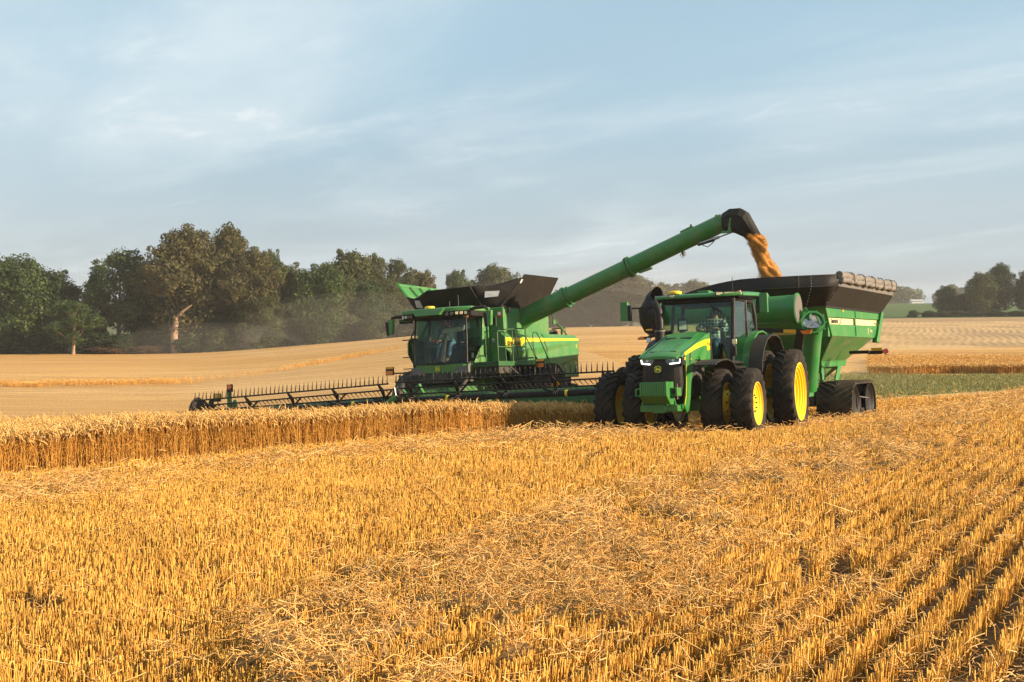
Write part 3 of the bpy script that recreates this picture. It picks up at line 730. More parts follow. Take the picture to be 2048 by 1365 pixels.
for s in (1, -1):
    mb = MB(); mb.use('green'); mb.prism(SIDE, 'y', s * .445, s * .487)
    mb.use('black_paint'); mb.prism([(4.36, 1.80), (4.14, 1.91), (4.06, 1.72), (4.16, 1.66), (4.36, 1.66)], 'y', s * .45, s * .492)
    mb.prism([(3.78, 1.93), (3.66, 1.95), (3.70, 1.70), (3.80, 1.68)], 'y', s * .46, s * .490)
    mb.prism([(2.06, 2.40), (2.00, 2.44), (1.93, 1.75), (2.05, 1.72)], 'y', s * .44, s * .505)
    mb.use('dark'); mb.prism([(2.62, 1.60), (2.80, 1.80), (3.05, 1.90), (3.3, 1.84), (3.6, 1.55), (3.55, 1.0), (2.6, 1.0)], 'y', s * .36, s * .42)
    sp = mb.build('side_panel', None, tractor, bevel=.006)
    mb = MB(); mb.prism([(4.14, 1.935), (3.3, 2.135), (2.6, 2.25), (2.09, 2.30), (2.10, 2.05), (2.33, 2.02), (2.37, 2.14), (2.6, 2.13), (3.3, 2.03), (4.14, 1.87)], 'y', s * .486, s * .4915)
    mb.build('stripe', 'decal_yellow', sp, smooth=0)
    mb = MB(); mb.prism([(4.062, 1.68), (4.050, 1.70), (4.050, 1.3), (4.11, .98), (4.235, .80), (4.255, .80), (4.13, 1.0), (4.070, 1.33)], 'y', s * .486, s * .490); mb.build('edge_line', 'decal_yellow', sp, smooth=0)
    if s > 0:
        lettering('8R 410', .115, 'black_paint', sp, (2.22, .4925, 2.17), LEFT, rot=R(-8), sx=.72)
        lettering('8R', .10, 'decal_yellow', sp, (4.14, .4935, 1.80), LEFT); lettering('410', .06, 'decal_yellow', sp, (3.66, .489, 1.80), LEFT)
# grille
mb = MB(); rings = []
for zz_, hw, xo in ((1.84, .385, 4.36), (1.70, .41, 4.385), (1.45, .425, 4.40), (1.20, .425, 4.39), (1.02, .40, 4.36), (.92, .34, 4.33), (.87, .22, 4.30)):
    rings.append([(4.0, -hw, zz_), (xo - .09, -hw, zz_), (xo - .025, -hw * .75, zz_), (xo, -hw * .3, zz_), (xo, hw * .3, zz_), (xo - .025, hw * .75, zz_), (xo - .09, hw, zz_), (4.0, hw, zz_)])
mb.use('black'); mb.loft(rings)
for k in range(9):
    y = -.32 + .08 * k
    mb.tube([(4.405 - abs(y) * .10, y, 1.60), (4.41 - abs(y) * .10, y, 1.2), (4.37 - abs(y) * .10, y * .9, .98)], .007, 6)
mb.use('grey')
for z0, z1 in ((1.18, 1.27), (1.02, 1.14), (.93, .99)): mb.box((4.325, .345, (z0 + z1) / 2), (.02, .05, z1 - z0), rot_m(rz=R(-38)))
grille = mb.build('grille', None, tractor, smooth=50)
deer_badge(grille, (4.418, -.04, 1.585), FRONT, .14)
for s in (1, -1):
    mb = MB(); q = [(4.402, .10, 1.835), (4.30, .455, 1.85), (4.30, .455, 1.70), (4.375, .26, 1.66), (4.398, .16, 1.70)]
    q = [(x, y * s, z) for x, y, z in q]
    if s < 0: q.reverse()
    mb.slab(q[::-1], .03)
    hl = mb.build('headlight', 'head_glass', tractor, bevel=.004)
    mb = MB()
    for a, b2 in (((4.386, .22, 1.695), (4.328, .425, 1.715)), ((4.328, .425, 1.715), (4.318, .445, 1.80))):
        mb.tube([(a[0], a[1] * s, a[2]), (b2[0], b2[1] * s, b2[2])], .0125, 8)
    mb.build('light_strip', 'led', hl)
    mb = MB()
    for yy in (.19, .29): mb.disc((4.39 - yy * .12, yy * s, 1.78), .035, (1, .2 * s, 0), .012, 14)
    mb.build('lens', 'lens', hl)
# front weights, carrier and hitch
wm = MB(); wm.prism([(4.97, 1.30), (4.97, 1.01), (4.70, .84), (4.50, .84), (4.50, 1.30)], 'y', -.0215, .0215)
wme = wm.mesh('front_weight', 'green')
for k in range(11):
    o = link_mesh('front_weight', wme, tractor); o.location = (0, -.265 + .0485 * k, 0)
    if k: pass
    bv = o.modifiers.new('bevel', 'BEVEL'); bv.width = .008; bv.segments = 2
mb = MB(); mb.prism([(4.97, 1.31), (4.97, 1.01), (4.70, .82), (4.46, .82), (4.46, 1.31)], 'y', .252, .315); mb.use('dark'); mb.disc((4.82, .312, 1.24), .02, (0, 1, 0), .006, 12); mb.disc((4.7, .312, 1.08), .02, (0, 1, 0), .006, 12)
mb.mats = ['green', 'dark']; mb.mi = [0 if i < 7 else 1 for i in range(len(mb.f))]
mb.build('weight_plate', None, tractor, bevel=.006)
mb = MB()
for s in (1, -1):
    mb.bb(4.38, 4.72, s * .315, s * .35, 1.03, 1.07); mb.bb(4.38, 4.72, s * .315, s * .44, 1.15, 1.18); mb.bb(4.38, 4.72, s * .315, s * .44, 1.0, 1.03); mb.bb(4.40, 4.72, s * .43, s * .47, 1.0, 1.18)
mb.bb(4.2, 4.55, -.42, .42, .67, .80); mb.bb(4.3, 4.58, -.14, .16, .64, .83); mb.tube([(4.1, .43, .70), (4.3, .30, .80), (4.42, .28, 1.0)], .025); mb.bb(3.9, 4.3, -.46, .46, .72, .82)
mb.build('weight_carrier', 'green', tractor, bevel=.008)
# fenders, tank, steps
def strip_shell(poly, y0, y1, th):
    mb = MB(); n = len(poly); vs = []
    for i, (x, z) in enumerate(poly):
        a = poly[max(i - 1, 0)]; b2 = poly[min(i + 1, n - 1)]; t = Vector((b2[0] - a[0], 0, b2[1] - a[1])).normalized(); nn = Vector((-t.z, 0, t.x)) * th
        if nn.z > 0 and False: nn = -nn
        vs += [(x, y0, z), (x, y1, z), (x - nn.x, y1, z - nn.z), (x - nn.x, y0, z - nn.z)]
    fs = [(0, 1, 2, 3), tuple(4 * (n - 1) + q for q in (3, 2, 1, 0))]
    for i in range(n - 1):
        for q in range(4): fs.append((i * 4 + q, i * 4 + (q + 1) % 4, (i + 1) * 4 + (q + 1) % 4, (i + 1) * 4 + q))
    return mb.add(vs, fs)
FF = [(4.0, 1.63), (3.9, 1.685), (3.5, 1.745), (3.0, 1.765), (2.55, 1.72), (2.25, 1.58), (2.08, 1.38), (2.03, 1.1)]
RFG = [(.98, 1.50), (.92, 1.75), (.72, 2.10), (.42, 2.34), (.05, 2.46), (-.4, 2.51), (-.8, 2.47), (-1.08, 2.30), (-1.25, 2.0)]
RFB = [(1.22, 1.50), (1.14, 1.78), (.92, 2.06), (.6, 2.26), (.2, 2.37), (-.3, 2.40), (-.75, 2.34), (-1.1, 2.10), (-1.25, 1.8)]
for s in (1, -1):
    strip_shell(FF if s > 0 else FF[3:], s * .66, s * 1.14, .03).build('front_fender', 'black', tractor, bevel=.006)
    g = strip_shell(RFG, s * .70, s * 1.16, .04)
    g.prism([(x, z) for x, z in RFG] + [(-1.0, 1.6), (.5, 1.5)], 'y', s * .70, s * .74)
    rf = g.build('rear_fender', 'green', tractor, bevel=.01)
    strip_shell(RFB, s * 1.165, s * 1.50, .04).build('fender_extension', 'black', rf, bevel=.01)
    mb = MB(); mb.use('black_paint'); mb.hexa([(.35, s * .46, .95), (1.95, s * .46, .95), (1.95, s * .98, 1.0), (.35, s * .98, 1.0), (.35, s * .46, 1.62), (1.95, s * .46, 1.62), (1.95, s * 1.0, 1.60), (.35, s * 1.0, 1.60)])
    mb.bb(.5, 1.9, s * .5, s * 1.05, 1.60, 1.66)
    mb.use('green'); mb.tube([(.62, s * .98, 1.64), (.62, s * .98, 1.76)], .07, 12)
    mb.use('dark'); mb.tube([(.9, s * 1.03, 1.66), (.9, s * 1.05, 1.86), (.45, s * 1.06, 1.86), (.32, s * 1.06, 1.5)], .022, 8)
    tk = mb.build('fuel_tank', None, tractor, bevel=.015)
    if s > 0: deer_badge(tk, (1.15, 1.004, 1.47), LEFT, .09)
    mb = MB(); mb.use('black_paint')
    for zz_ in (.45, .72, 1.0, 1.28): mb.bb(.75, 1.15, s * 1.0, s * 1.22, zz_, zz_ + .035)
    mb.bb(.73, .76, s * 1.0, s * 1.22, .42, 1.35); mb.bb(1.14, 1.17, s * 1.0, s * 1.22, .42, 1.35)
    mb.build('step', None, tractor)
# cab
AP = [(1.62, .88, 1.72), (1.50, .89, 2.3), (1.26, .86, 3.28)]
cabp = MB(); cabp.use('black_paint')
for s in (1, -1):
    cabp.tube([(x, y * s, z) for x, y, z in AP], .052, 8)
    cabp.tube([(-.58, s * .93, 2.45), (-.52, s * .93, 2.9), (-.46, s * .88, 3.3)], .055, 8)
    cabp.tube([(.42, s * .96, 1.72), (.40, s * .96, 2.3), (.30, s * .90, 3.28)], .045, 8)
    cabp.tube([(1.60, s * .90, 1.74), (.42, s * .97, 1.74), (-.05, s * .99, 2.2), (-.58, s * .95, 2.46)], .05, 8)
    cabp.tube([(1.26, s * .86, 3.26), (-.46, s * .88, 3.28)], .06, 8)
cabp.tube([(1.28, -.86, 3.24), (1.28, .86, 3.24)], .06, 8); cabp.tube([(-.46, -.86, 3.28), (-.46, .86, 3.28)], .05, 8)
cabp.bb(-.6, 1.55, -.86, .86, 1.66, 1.76); cabp.bb(-.62, -.55, -.9, .9, 1.7, 2.45); cabp.bb(1.5, 2.04, -.40, .40, 1.7, 1.8)
cab = cabp.build('cab_frame', None, tractor, bevel=.008)
def pane(name, q, parent=tractor, m='glass'):
    q = [Vector(p) for p in q]; mb2 = MB(); mb2.slab(q, .006); return mb2.build(name, m, parent, smooth=0)
pane('windscreen', [(1.60, -.84, 1.78), (1.60, .84, 1.78), (1.29, .82, 3.22), (1.29, -.82, 3.22)])
for s in (1, -1):
    q = [(1.56, s * .90, 1.80), (.47, s * .97, 1.80), (.36, s * .91, 3.22), (1.24, s * .87, 3.22)]
    pane('door_glass', q if s < 0 else q[::-1])
    q = [(.37, s * .97, 1.85), (-.02, s * .985, 2.2), (-.53, s * .95, 2.5), (-.44, s * .89, 3.22), (.30, s * .91, 3.22)]
    pane('side_glass', q if s < 0 else q[::-1])
pane('rear_glass', [(-.57, .86, 2.48), (-.57, -.86, 2.48), (-.47, -.84, 3.22), (-.47, .84, 3.22)])
# roof
mb = MB(); mb.use('green')
rp = [(1.48, -.55), (1.48, .55), (1.40, .80), (1.30, 1.06), (.2, 1.10), (-1.0, 1.05), (-1.25, .8), (-1.25, -.8), (-1.0, -1.05), (.2, -1.10), (1.30, -1.06), (1.40, -.80)]
n_ = len(rp)
def ring(sc, z): return [(x * (sc if x > 0 else (sc + 1) / 2), y * sc, z + .10 * (0.9 - x) * .5) for x, y in rp]
mb.loft([ring(1, 3.345), ring(1.0, 3.40), ring(.985, 3.425), ring(.90, 3.455), ring(.5, 3.475)])
mb.box((.95, .1, 3.47), (.4, .28, .06)); mb.box((1.2, -.42, 3.40), (.5, .05, .07)); mb.box((1.2, .50, 3.40), (.5, .05, .07))
mb.use('black')
mb.loft([ring(.93, 3.28), ring(.97, 3.342)])
for s in (1, -1):
    mb.hexa([(1.50, s * .48, 3.34), (1.22, s * 1.10, 3.34), (1.0, s * 1.02, 3.34), (1.3, s * .5, 3.34), (1.49, s * .50, 3.425), (1.24, s * 1.08, 3.425), (1.0, s * 1.02, 3.42), (1.3, s * .5, 3.42)])
roof = mb.build('cab_roof', None, tractor, bevel=.01)
for s in (1, -1):
    for (ya, xa, yb, xb) in ((.52, 1.495, .66, 1.43), (.70, 1.415, .92, 1.315), (.95, 1.30, 1.08, 1.24)):
        mb = MB(); q = [(xa + .006, s * ya, 3.352), (xb + .006, s * yb, 3.352), (xb + .008, s * yb, 3.412), (xa + .008, s * ya, 3.412)]
        mb.slab(q if s > 0 else q[::-1], .015); mb.build('work_light', 'lens_warm' if s > 0 else 'lens', roof)
mb = MB(); mb.lathe([(0, 0), (.155, 0), (.165, .03), (.16, .055), (.13, .075), (0, .08)], 24, Matrix.Translation((1.08, -.62, 3.455)) @ Matrix.Rotation(R(90), 4, 'X')); mb.build('receiver', 'yellow', tractor)
mb = MB(); mb.tube([(-.7, .35, 3.5), (-.7, .35, 3.95)], .008, 6); mb.disc((-.7, .35, 3.5), .08, (0, 0, 1), .06, 16, .04); mb.build('antenna', 'black', tractor)
mb = MB(); mb.use('orange'); mb.disc((-.6, .55, 3.51), .05, (0, 0, 1), .08, 14, .04); mb.build('beacon', None, tractor)
# mirrors
for s, c, arm in ((1, (.98, 1.48, 3.14), [(1.22, .9, 3.28), (1.10, 1.2, 3.30), (1.0, 1.42, 3.26)]), (-1, (1.68, -1.66, 3.05), [(1.25, -.88, 3.15), (1.55, -1.25, 3.13), (1.68, -1.62, 3.12)])):
    mb = MB(); mb.use('black_paint'); mb.tube(arm, .022, 8)
    mb.use('green'); mb.box((c[0] + .03, c[1] + .05 * s, c[2]), (.10, .19, .46))
    mb.use('black_paint'); mb.box((c[0] + .035, c[1] - .085 * s, c[2] - .04), (.085, .09, .38))
    mr = mb.build('mirror', None, tractor, bevel=.02)
    mb = MB(); mb.box((c[0] - .045, c[1], c[2] - .02), (.012, .13, .38), rot_m(rz=R(-20 * s))); mb.build('mirror_glass', 'mirror', mr)
# exhaust and light arms
mb = MB(); mb.use('black_paint')
mb.tube([(1.62, -.86, 1.85), (1.62, -.86, 2.55)], .125, 16); mb.tube([(1.62, -.86, 2.55), (1.60, -.86, 2.60), (1.60, -.87, 2.95), (1.60, -.90, 3.08), (1.56, -.97, 3.20), (1.52, -1.02, 3.26)], [.125, .10, .10, .10, .085, .08], 16)
mb.use('grey'); mb.tube([(1.62, -.86, 2.53), (1.62, -.86, 2.57)], .132, 16)
mb.build('exhaust', None, tractor)
for s in (1, -1):
    mb = MB(); mb.use('black'); 
    if s < 0: mb.tube([(1.45, -.62, 2.52), (1.50, -.95, 2.47), (1.5, -1.20, 2.42)], [.05, .045, .04], 8); mb.box((1.5, -1.28, 2.40), (.10, .26, .07))
    else: mb.tube([(1.62, .93, 1.9), (1.68, .97, 2.12)], .035, 8); mb.box((1.66, .96, 2.0), (.09, .08, .20))
    ar = mb.build('light_arm', None, tractor, bevel=.01)
    mb = MB(); mb.use('orange')
    if s < 0: mb.box((1.56, -1.36, 2.39), (.03, .17, .06))
    mb.use('lens_warm' if s > 0 else 'lens'); mb.box((1.70, .97, 2.22) if s > 0 else (1.56, -1.17, 2.34), (.04, .11, .12))
    mb.build('lamp', None, ar, bevel=.012)
# wiper
mb = MB(); mb.tube([(1.31, .2, 3.20), (1.42, .55, 2.98), (1.47, .74, 2.82)], .011, 6); mb.build('wiper', 'black_paint', tractor)
# inside the cab
mb = MB(); mb.use('seat'); mb.box((-.05, 0, 2.22), (.52, .52, .14)); mb.box((-.28, 0, 2.60), (.14, .50, .70), rot_m(ry=R(-8))); mb.box((-.34, 0, 3.02), (.10, .30, .18)); mb.bb(-.15, .15, -.2, .2, 1.75, 2.2)
mb.use('grey'); mb.box((.10, -.38, 2.42), (.50, .14, .08)); mb.box((.1, .38, 2.40), (.36, .09, .06)); mb.build('seat', None, tractor, bevel=.03)
mb = MB(); mb.use('black'); mb.tube([(1.15, .02, 1.76), (1.0, .02, 2.3), (.86, .02, 2.52)], [.10, .08, .05], 10); mb.box((1.0, .02, 2.42), (.18, .34, .16)); mb.use('dark')
cs = Matrix.Translation((.80, .02, 2.58)) @ rot_m(ry=R(-32)); mb.tube([tuple(cs @ Vector((.21 * math.cos(a), .21 * math.sin(a), 0))) for a in np.linspace(0, 2 * PI, 25)[:-1]], .016, 6, closed=True)
for a in (0, 2.1, 4.2): mb.tube([tuple(cs @ Vector((0, 0, -.03))), tuple(cs @ Vector((.21 * math.cos(a), .21 * math.sin(a), 0)))], .012, 6)
mb.build('steering_wheel', None, tractor)
mb = MB(); mb.use('black_paint'); mb.box((.55, -.62, 2.72), (.06, .24, .30), rot_m(rz=R(25))); mb.tube([(.55, -.7, 1.76), (.55, -.66, 2.7)], .03, 8); mb.use('white'); mb.box((.583, -.60, 2.72), (.006, .18, .22), rot_m(rz=R(25))); mb.use('grey'); mb.box((-.35, -.05, 3.2), (.2, 1.5, .06)); mb.build('display', None, tractor, bevel=.01)
# rear hitch
mb = MB(); mb.use('green_in'); mb.bb(-1.5, -.6, -.08, .08, .55, .65); mb.bb(-1.0, -.75, -.45, .45, .9, 1.2); mb.use('dark'); mb.tube([(-1.42, 0, .5), (-1.42, 0, .78)], .035, 10); mb.build('hitch', None, tractor)
# ------------------------------------------------------------------ COMBINE
CPOSE = pose((-.97, 39.37, -3.22), 26.5, 3.65, 1.5)
combine = tag(empty('combine_harvester', CPOSE), 'green combine harvester with raised unloading auger and open black tank flaps', 'combine harvester')
# body
mb = MB(); mb.use('green_in'); mb.bb(-4.6, .9, -1.45, 1.45, 1.55, 2.85); mb.bb(-1.2, 1.6, -1.0, 1.0, 1.2, 1.7)
mb.use('combine_green'); mb.hexa([(-2.2, -1.5, 2.85), (1.15, -1.5, 2.85), (1.15, 1.5, 2.85), (-2.2, 1.5, 2.85), (-2.2, -1.5, 3.72), (1.15, -1.5, 3.72), (1.15, 1.5, 3.72), (-2.2, 1.5, 3.72)])
mb.build('body', None, combine, bevel=.02)
mb = MB(); mb.use('combine_green')      # side of the grain tank, folded panels
mb.slab([(1.20, 1.02, 2.02), (1.20, 1.56, 2.02), (1.20, 1.56, 3.70), (1.20, 1.02, 3.70)], .04)
mb.slab([(1.20, 1.56, 2.90), (.70, 1.66, 2.90), (.72, 1.62, 3.3), (.85, 1.56, 3.66), (1.20, 1.56, 3.66)], .05)
mb.slab([(.70, 1.66, 2.90), (.10, 1.66, 2.90), (.10, 1.60, 3.35), (.72, 1.62, 3.3)], .05)
mb.slab([(.72, 1.62, 3.3), (.10, 1.60, 3.35), (.10, 1.55, 3.68), (.85, 1.56, 3.66)], .05)
mb.slab([(1.62, .98, 1.95), (1.21, 1.03, 1.95), (1.21, 1.03, 3.62), (1.42, .98, 3.62)], .05)
mb.hexa([(1.22, 1.0, 2.02), (1.32, 1.0, 2.02), (1.32, 1.09, 2.02), (1.22, 1.09, 2.02), (1.22, 1.0, 3.64), (1.32, 1.0, 3.64), (1.32, 1.09, 3.64), (1.22, 1.09, 3.64)])
mb.hexa([(2.15, .97, 2.03), (1.45, 1.0, 2.03), (1.45, 1.05, 2.03), (2.15, 1.0, 2.03), (1.75, .97, 2.45), (1.42, 1.0, 2.72), (1.42, 1.05, 2.72), (1.75, 1.0, 2.45)])
tank_side = mb.build('tank_panel', None, combine, bevel=.012)
mb = MB(); mb.use('black_paint'); mb.box((1.21, 1.22, 3.30), (.03, .16, .24)); mb.use('lens_warm'); mb.box((1.225, 1.33, 3.30), (.02, .03, .30)); mb.build('vent', None, combine)
mb = MB(); mb.use('red'); mb.box((1.22, 1.44, 3.50), (.008, .13, .17)); mb.use('white'); mb.box((1.226, 1.44, 3.52), (.008, .10, .10)); mb.build('warning_label', None, combine); mb = MB(); mb.use('white'); mb.box((1.22, 1.20, 2.72), (.012, .07, .11)); mb.use('red'); mb.box((1.227, 1.20, 2.70), (.012, .035, .06)); mb.build('warning_label', None, combine)
mb = MB(); mb.use('black'); mb.box((1.0, 1.66, 3.62), (.10, .08, .16)); mb.build('camera', None, combine, bevel=.01)
# folded side panel
A0, A1 = (1.5, 1.58, 2.95), (-4.02, 1.56, 2.97)
B0, B1 = (1.45, 1.70, 2.80), (-4.10, 1.68, 2.86)
C0, C1 = (1.45, 1.71, 2.47), (-4.13, 1.70, 2.76)
D0, D1 = (1.25, 1.77, 2.34), (-3.85, 1.765, 2.70)
E0, E1, E2 = (1.05, 1.70, 2.02), (-2.04, 1.73, 1.88), (-3.86, 1.79, 2.27)
G0, G1, G2, G3 = (.2, 1.62, 1.93), (-1.36, 1.60, 1.63), (-2.51, 1.60, 1.85), (-3.12, 1.56, 1.54)
H0, H1, H2 = (-4.08, 1.55, 1.66), (-4.16, 1.62, 2.2), (-4.14, 1.68, 2.70)
for s in (1, -1):
    f = lambda *ps: [(x, y * s, z) for x, y, z in (ps if s < 0 else ps[::-1])]
    mb = MB(); mb.use('combine_green')
    for poly in ((A0, A1, B1, B0), (B0, B1, C1, C0), (C0, C1, D1, D0), (D0, D1, E2, E1, E0), (E0, E1, G2, G1, G0), (E1, E2, H1, H0, G3, G2), (D1, C1, H2, H1, E2)):
        q = f(*poly)
        for i in range(1, len(q) - 1): mb.add([q[0], q[i], q[i + 1]], [(0, 1, 2)])
    bm_ = bmesh.new()
    me = mb.mesh('side_panel', None, 0); bm_.from_mesh(me); bmesh.ops.remove_doubles(bm_, verts=bm_.verts, dist=.001); bmesh.ops.recalc_face_normals(bm_, faces=bm_.faces); bm_.to_mesh(me); bm_.free()
    sp = link_mesh('side_panel', me, combine); so = sp.modifiers.new('solid', 'SOLIDIFY'); so.thickness = .05; so.offset = -1 if s > 0 else -1
    bv = sp.modifiers.new('bevel', 'BEVEL'); bv.width = .012; bv.segments = 2; bv.limit_method = 'ANGLE'; bv.angle_limit = R(6)
    mb = MB()
    q = f((1.40, 1.712, 2.775), (-4.10, 1.695, 2.835), (-4.115, 1.70, 2.785), (.10, 1.722, 2.665), (.25, 1.722, 2.60), (.36, 1.724, 2.50), (1.42, 1.724, 2.50))
    mb.slab(q, .006); st = mb.build('stripe', 'decal_yellow', sp, smooth=0)
    mb = MB(); mb.tube([(x, y * s, z) for x, y, z in ((-1.36, 1.60, 2.95), (-1.36, 1.70, 2.82), (-1.37, 1.722, 2.64), (-1.38, 1.777, 2.48), (-1.40, 1.735, 1.92), (-1.41, 1.62, 1.66))], .011, 5); mb.build('seam', 'dark', sp, smooth=0)
    if s > 0:
        lettering('JOHN DEERE', .165, 'black_paint', sp, (.90, 1.732, 2.60), LEFT, sx=.93, bold=.004, rot=R(-.6))
        lettering('S7', .15, 'decal_yellow', sp, (-3.72, 1.786, 2.56), LEFT); lettering('900', .11, 'decal_yellow', sp, (-3.74, 1.735, 2.02), LEFT, rot=R(10))
# rear
mb = MB(); mb.use('combine_green'); mb.loft([[(-4.0, -1.6, 1.7), (-4.0, 1.6, 1.7), (-4.0, 1.6, 2.92), (-4.0, -1.6, 2.92)], [(-4.75, -1.35, 1.75), (-4.75, 1.35, 1.75), (-4.6, 1.4, 2.85), (-4.6, -1.4, 2.85)]]); mb.use('green_in'); mb.hexa([(-3.6, -1.2, .9), (-1.6, -1.2, 1.1), (-1.6, 1.2, 1.1), (-3.6, 1.2, .9), (-3.9, -1.2, 1.7), (-1.6, -1.2, 1.7), (-1.6, 1.2, 1.7), (-3.9, 1.2, 1.7)]); mb.use('dark'); mb.bb(-4.5, -3.5, -1.2, 1.2, 1.2, 1.7)
mb.build('rear_hood', None, combine, bevel=.02)
# engine deck
mb = MB(); mb.use('steel'); mb.tube([(-2.3, .9, 3.02), (-3.0, .8, 3.12), (-3.6, .7, 3.05)], .10, 12); mb.tube([(-2.9, .2, 2.95), (-2.9, .2, 3.30)], .05, 10)
mb.use('combine_green'); mb.box((-3.6, .3, 3.05), (.9, .8, .22)); mb.use('dark'); mb.tube([(-3.3, .9, 3.1), (-4.0, .9, 3.16), (-4.4, .8, 3.0)], .05, 8); mb.box((-4.2, .6, 3.05), (.3, .5, .2))
mb.build('engine', None, combine, bevel=.01)
mb = MB(); mb.use('green_in')
mb.tube([(-1.9, 1.2, 2.95), (-1.95, 1.2, 3.62), (-2.3, 1.2, 3.68), (-3.1, 1.2, 3.68), (-3.4, 1.2, 3.45), (-4.3, 1.2, 3.0)], .025, 8)
mb.box((-3.3, 1.2, 3.42), (.24, .03, .16)); mb.tube([(-4.1, 1.1, 2.95), (-4.1, 1.1, 3.3)], .04, 8); mb.tube([(-4.4, .6, 2.95), (-4.4, .6, 3.25), (-4.4, 1.1, 3.25), (-4.4, 1.1, 2.95)], .025, 8)
mb.build('engine_rail', None, combine)
# wheels
ct = tyre_mesh('tyre', 1.0, .78, .42, 20, .05)
crim = rim_mesh('rim', [(.42, -.36), (.44, -.37), (.42, -.2), (.36, -.05), (.2, 0), (0, 0), (0, .05), (.2, .05), (.36, .1), (.42, .3), (.44, .37), (.42, .36)])
ct2 = tyre_mesh('tyre', .68, .55, .34, 18, .04)
crim2 = rim_mesh('rim', [(.34, -.26), (.36, -.27), (.33, -.1), (.2, 0), (0, 0), (0, .04), (.2, .04), (.33, .1), (.36, .27), (.34, .26)])
for y in (1.45, 2.28, -1.45, -2.28): add_wheel(combine, 0, y, .97, ct, crim, y < 0, .3 + y)
for y in (1.5, -1.5): add_wheel(combine, -3.5, y, .66, ct2, crim2, y < 0, .2 + y)
mb = MB(); mb.use('green_in'); mb.tube([(0, -2.0, .97), (0, 2.0, .97)], .16, 14); mb.tube([(-3.5, -1.3, .66), (-3.5, 1.3, .66)], .10, 12); mb.bb(-.5, .6, -.9, .9, .8, 1.3); mb.build('axle', None, combine)
# feeder house
mb = MB(); mb.use('green_in'); mb.hexa([(1.0, -.8, 1.0), (3.35, -.8, .35), (3.35, .8, .35), (1.0, .8, 1.0), (1.0, -.8, 1.75), (3.35, -.8, 1.10), (3.35, .8, 1.10), (1.0, .8, 1.75)])
mb.use('combine_green'); mb.hexa([(2.6, -1.15, .4), (3.4, -1.15, .3), (3.4, -.75, .3), (2.6, -.75, .4), (2.3, -1.0, 1.25), (3.4, -1.1, 1.05), (3.4, -.75, 1.05), (2.3, -.75, 1.25)]); mb.use('dark'); mb.bb(2.0, 2.42, -.98, 1.0, 1.50, 1.79)
mb.tube([(2.2, -1.0, 1.75), (2.6, -1.15, 1.62), (2.9, -1.2, 1.2), (3.1, -1.2, .8)], .13, 12); mb.tube([(2.1, -1.15, 1.78), (2.5, -1.3, 1.66), (2.9, -1.35, 1.3), (3.2, -1.3, .9)], .05, 8); mb.tube([(2.4, .9, 1.6), (2.8, .95, 1.4), (3.2, .9, 1.1)], .05, 8)
mb.use('steel'); mb.tube([(2.6, -1.38, 1.30), (2.75, -1.38, 1.45), (2.62, -1.38, 1.05), (2.85, -1.38, 1.0)], .018, 6)
mb.build('feeder_house', None, combine, bevel=.015)
# cab shell
mb = MB(); mb.use('combine_green'); mb.hexa([(2.26, -.93, 1.80), (2.44, -.75, 1.80), (2.44, .75, 1.80), (2.26, .95, 1.80), (2.28, -.93, 2.05), (2.46, -.78, 2.05), (2.46, .80, 2.05), (2.28, .97, 2.05)])
mb.slab([(1.3, .95, 1.80), (2.28, .95, 1.80), (2.28, .97, 2.03), (1.3, .97, 2.03)][::-1], .04); mb.slab([(1.3, -.95, 1.80), (2.28, -.95, 1.80), (2.28, -.97, 2.03), (1.3, -.97, 2.03)], .04)
mb.use('grey')
mb.prism([(-.98, 1.76), (-.50, 1.76), (-.62, 1.92), (-.80, 1.98), (-.98, 1.98)], 'x', 2.30, 2.475)
mb.prism([(.98, 1.76), (.42, 1.76), (.60, 1.93), (.74, 1.98), (.98, 2.0)], 'x', 2.30, 2.475)
mb.use('black_paint'); mb.bb(1.3, 2.44, -.92, .92, 2.05, 2.09)
base = mb.build('cab_base', None, combine, bevel=.012)
deer_badge(base, (2.468, -.07, 1.915), FRONT, .15)
mb = MB(); mb.use('black_paint')
for s in (1, -1):
    mb.tube([(2.40, s * .90, 2.06), (2.36, s * .90, 2.7), (2.28, s * .86, 3.48)], .034 if s > 0 else .022, 8)
    mb.tube([(1.40, s * .97, 2.06), (1.38, s * .97, 2.8), (1.30, s * .93, 3.52)], .05, 8)
    mb.tube([(2.40, s * .90, 2.07), (1.40, s * .97, 2.07)], .03, 8); mb.tube([(2.28, s * .86, 3.47), (1.30, s * .93, 3.52)], .04, 8)
mb.tube([(2.42, -.90, 2.07), (2.47, 0, 2.07), (2.42, .90, 2.07)], .03, 8)
mb.bb(1.24, 1.30, -.95, .95, 2.05, 2.6)
mb.build('cab_frame', None, combine)
mb = MB(); ys = np.linspace(-.90, .90, 9); r0 = [(2.41 + .07 * (1 - (y / .9) ** 2), y, 2.08) for y in ys]; r1 = [(2.28 + .05 * (1 - (y / .9) ** 2), y * .96, 3.46) for y in ys]
vs = r0 + r1; mb.add(vs, [(i, i + 1, 10 + i, 9 + i) for i in range(8)]); mb.build('windscreen', 'glass', combine)
for s in (1, -1):
    q = [(2.38, s * .91, 2.10), (1.42, s * .975, 2.10), (1.32, s * .935, 3.46), (2.27, s * .87, 3.44)]
    pane('side_glass', q if s < 0 else q[::-1], combine)
pane('rear_glass', [(1.28, .9, 2.62), (1.28, -.9, 2.62), (1.28, -.9, 3.45), (1.28, .9, 3.45)], combine)
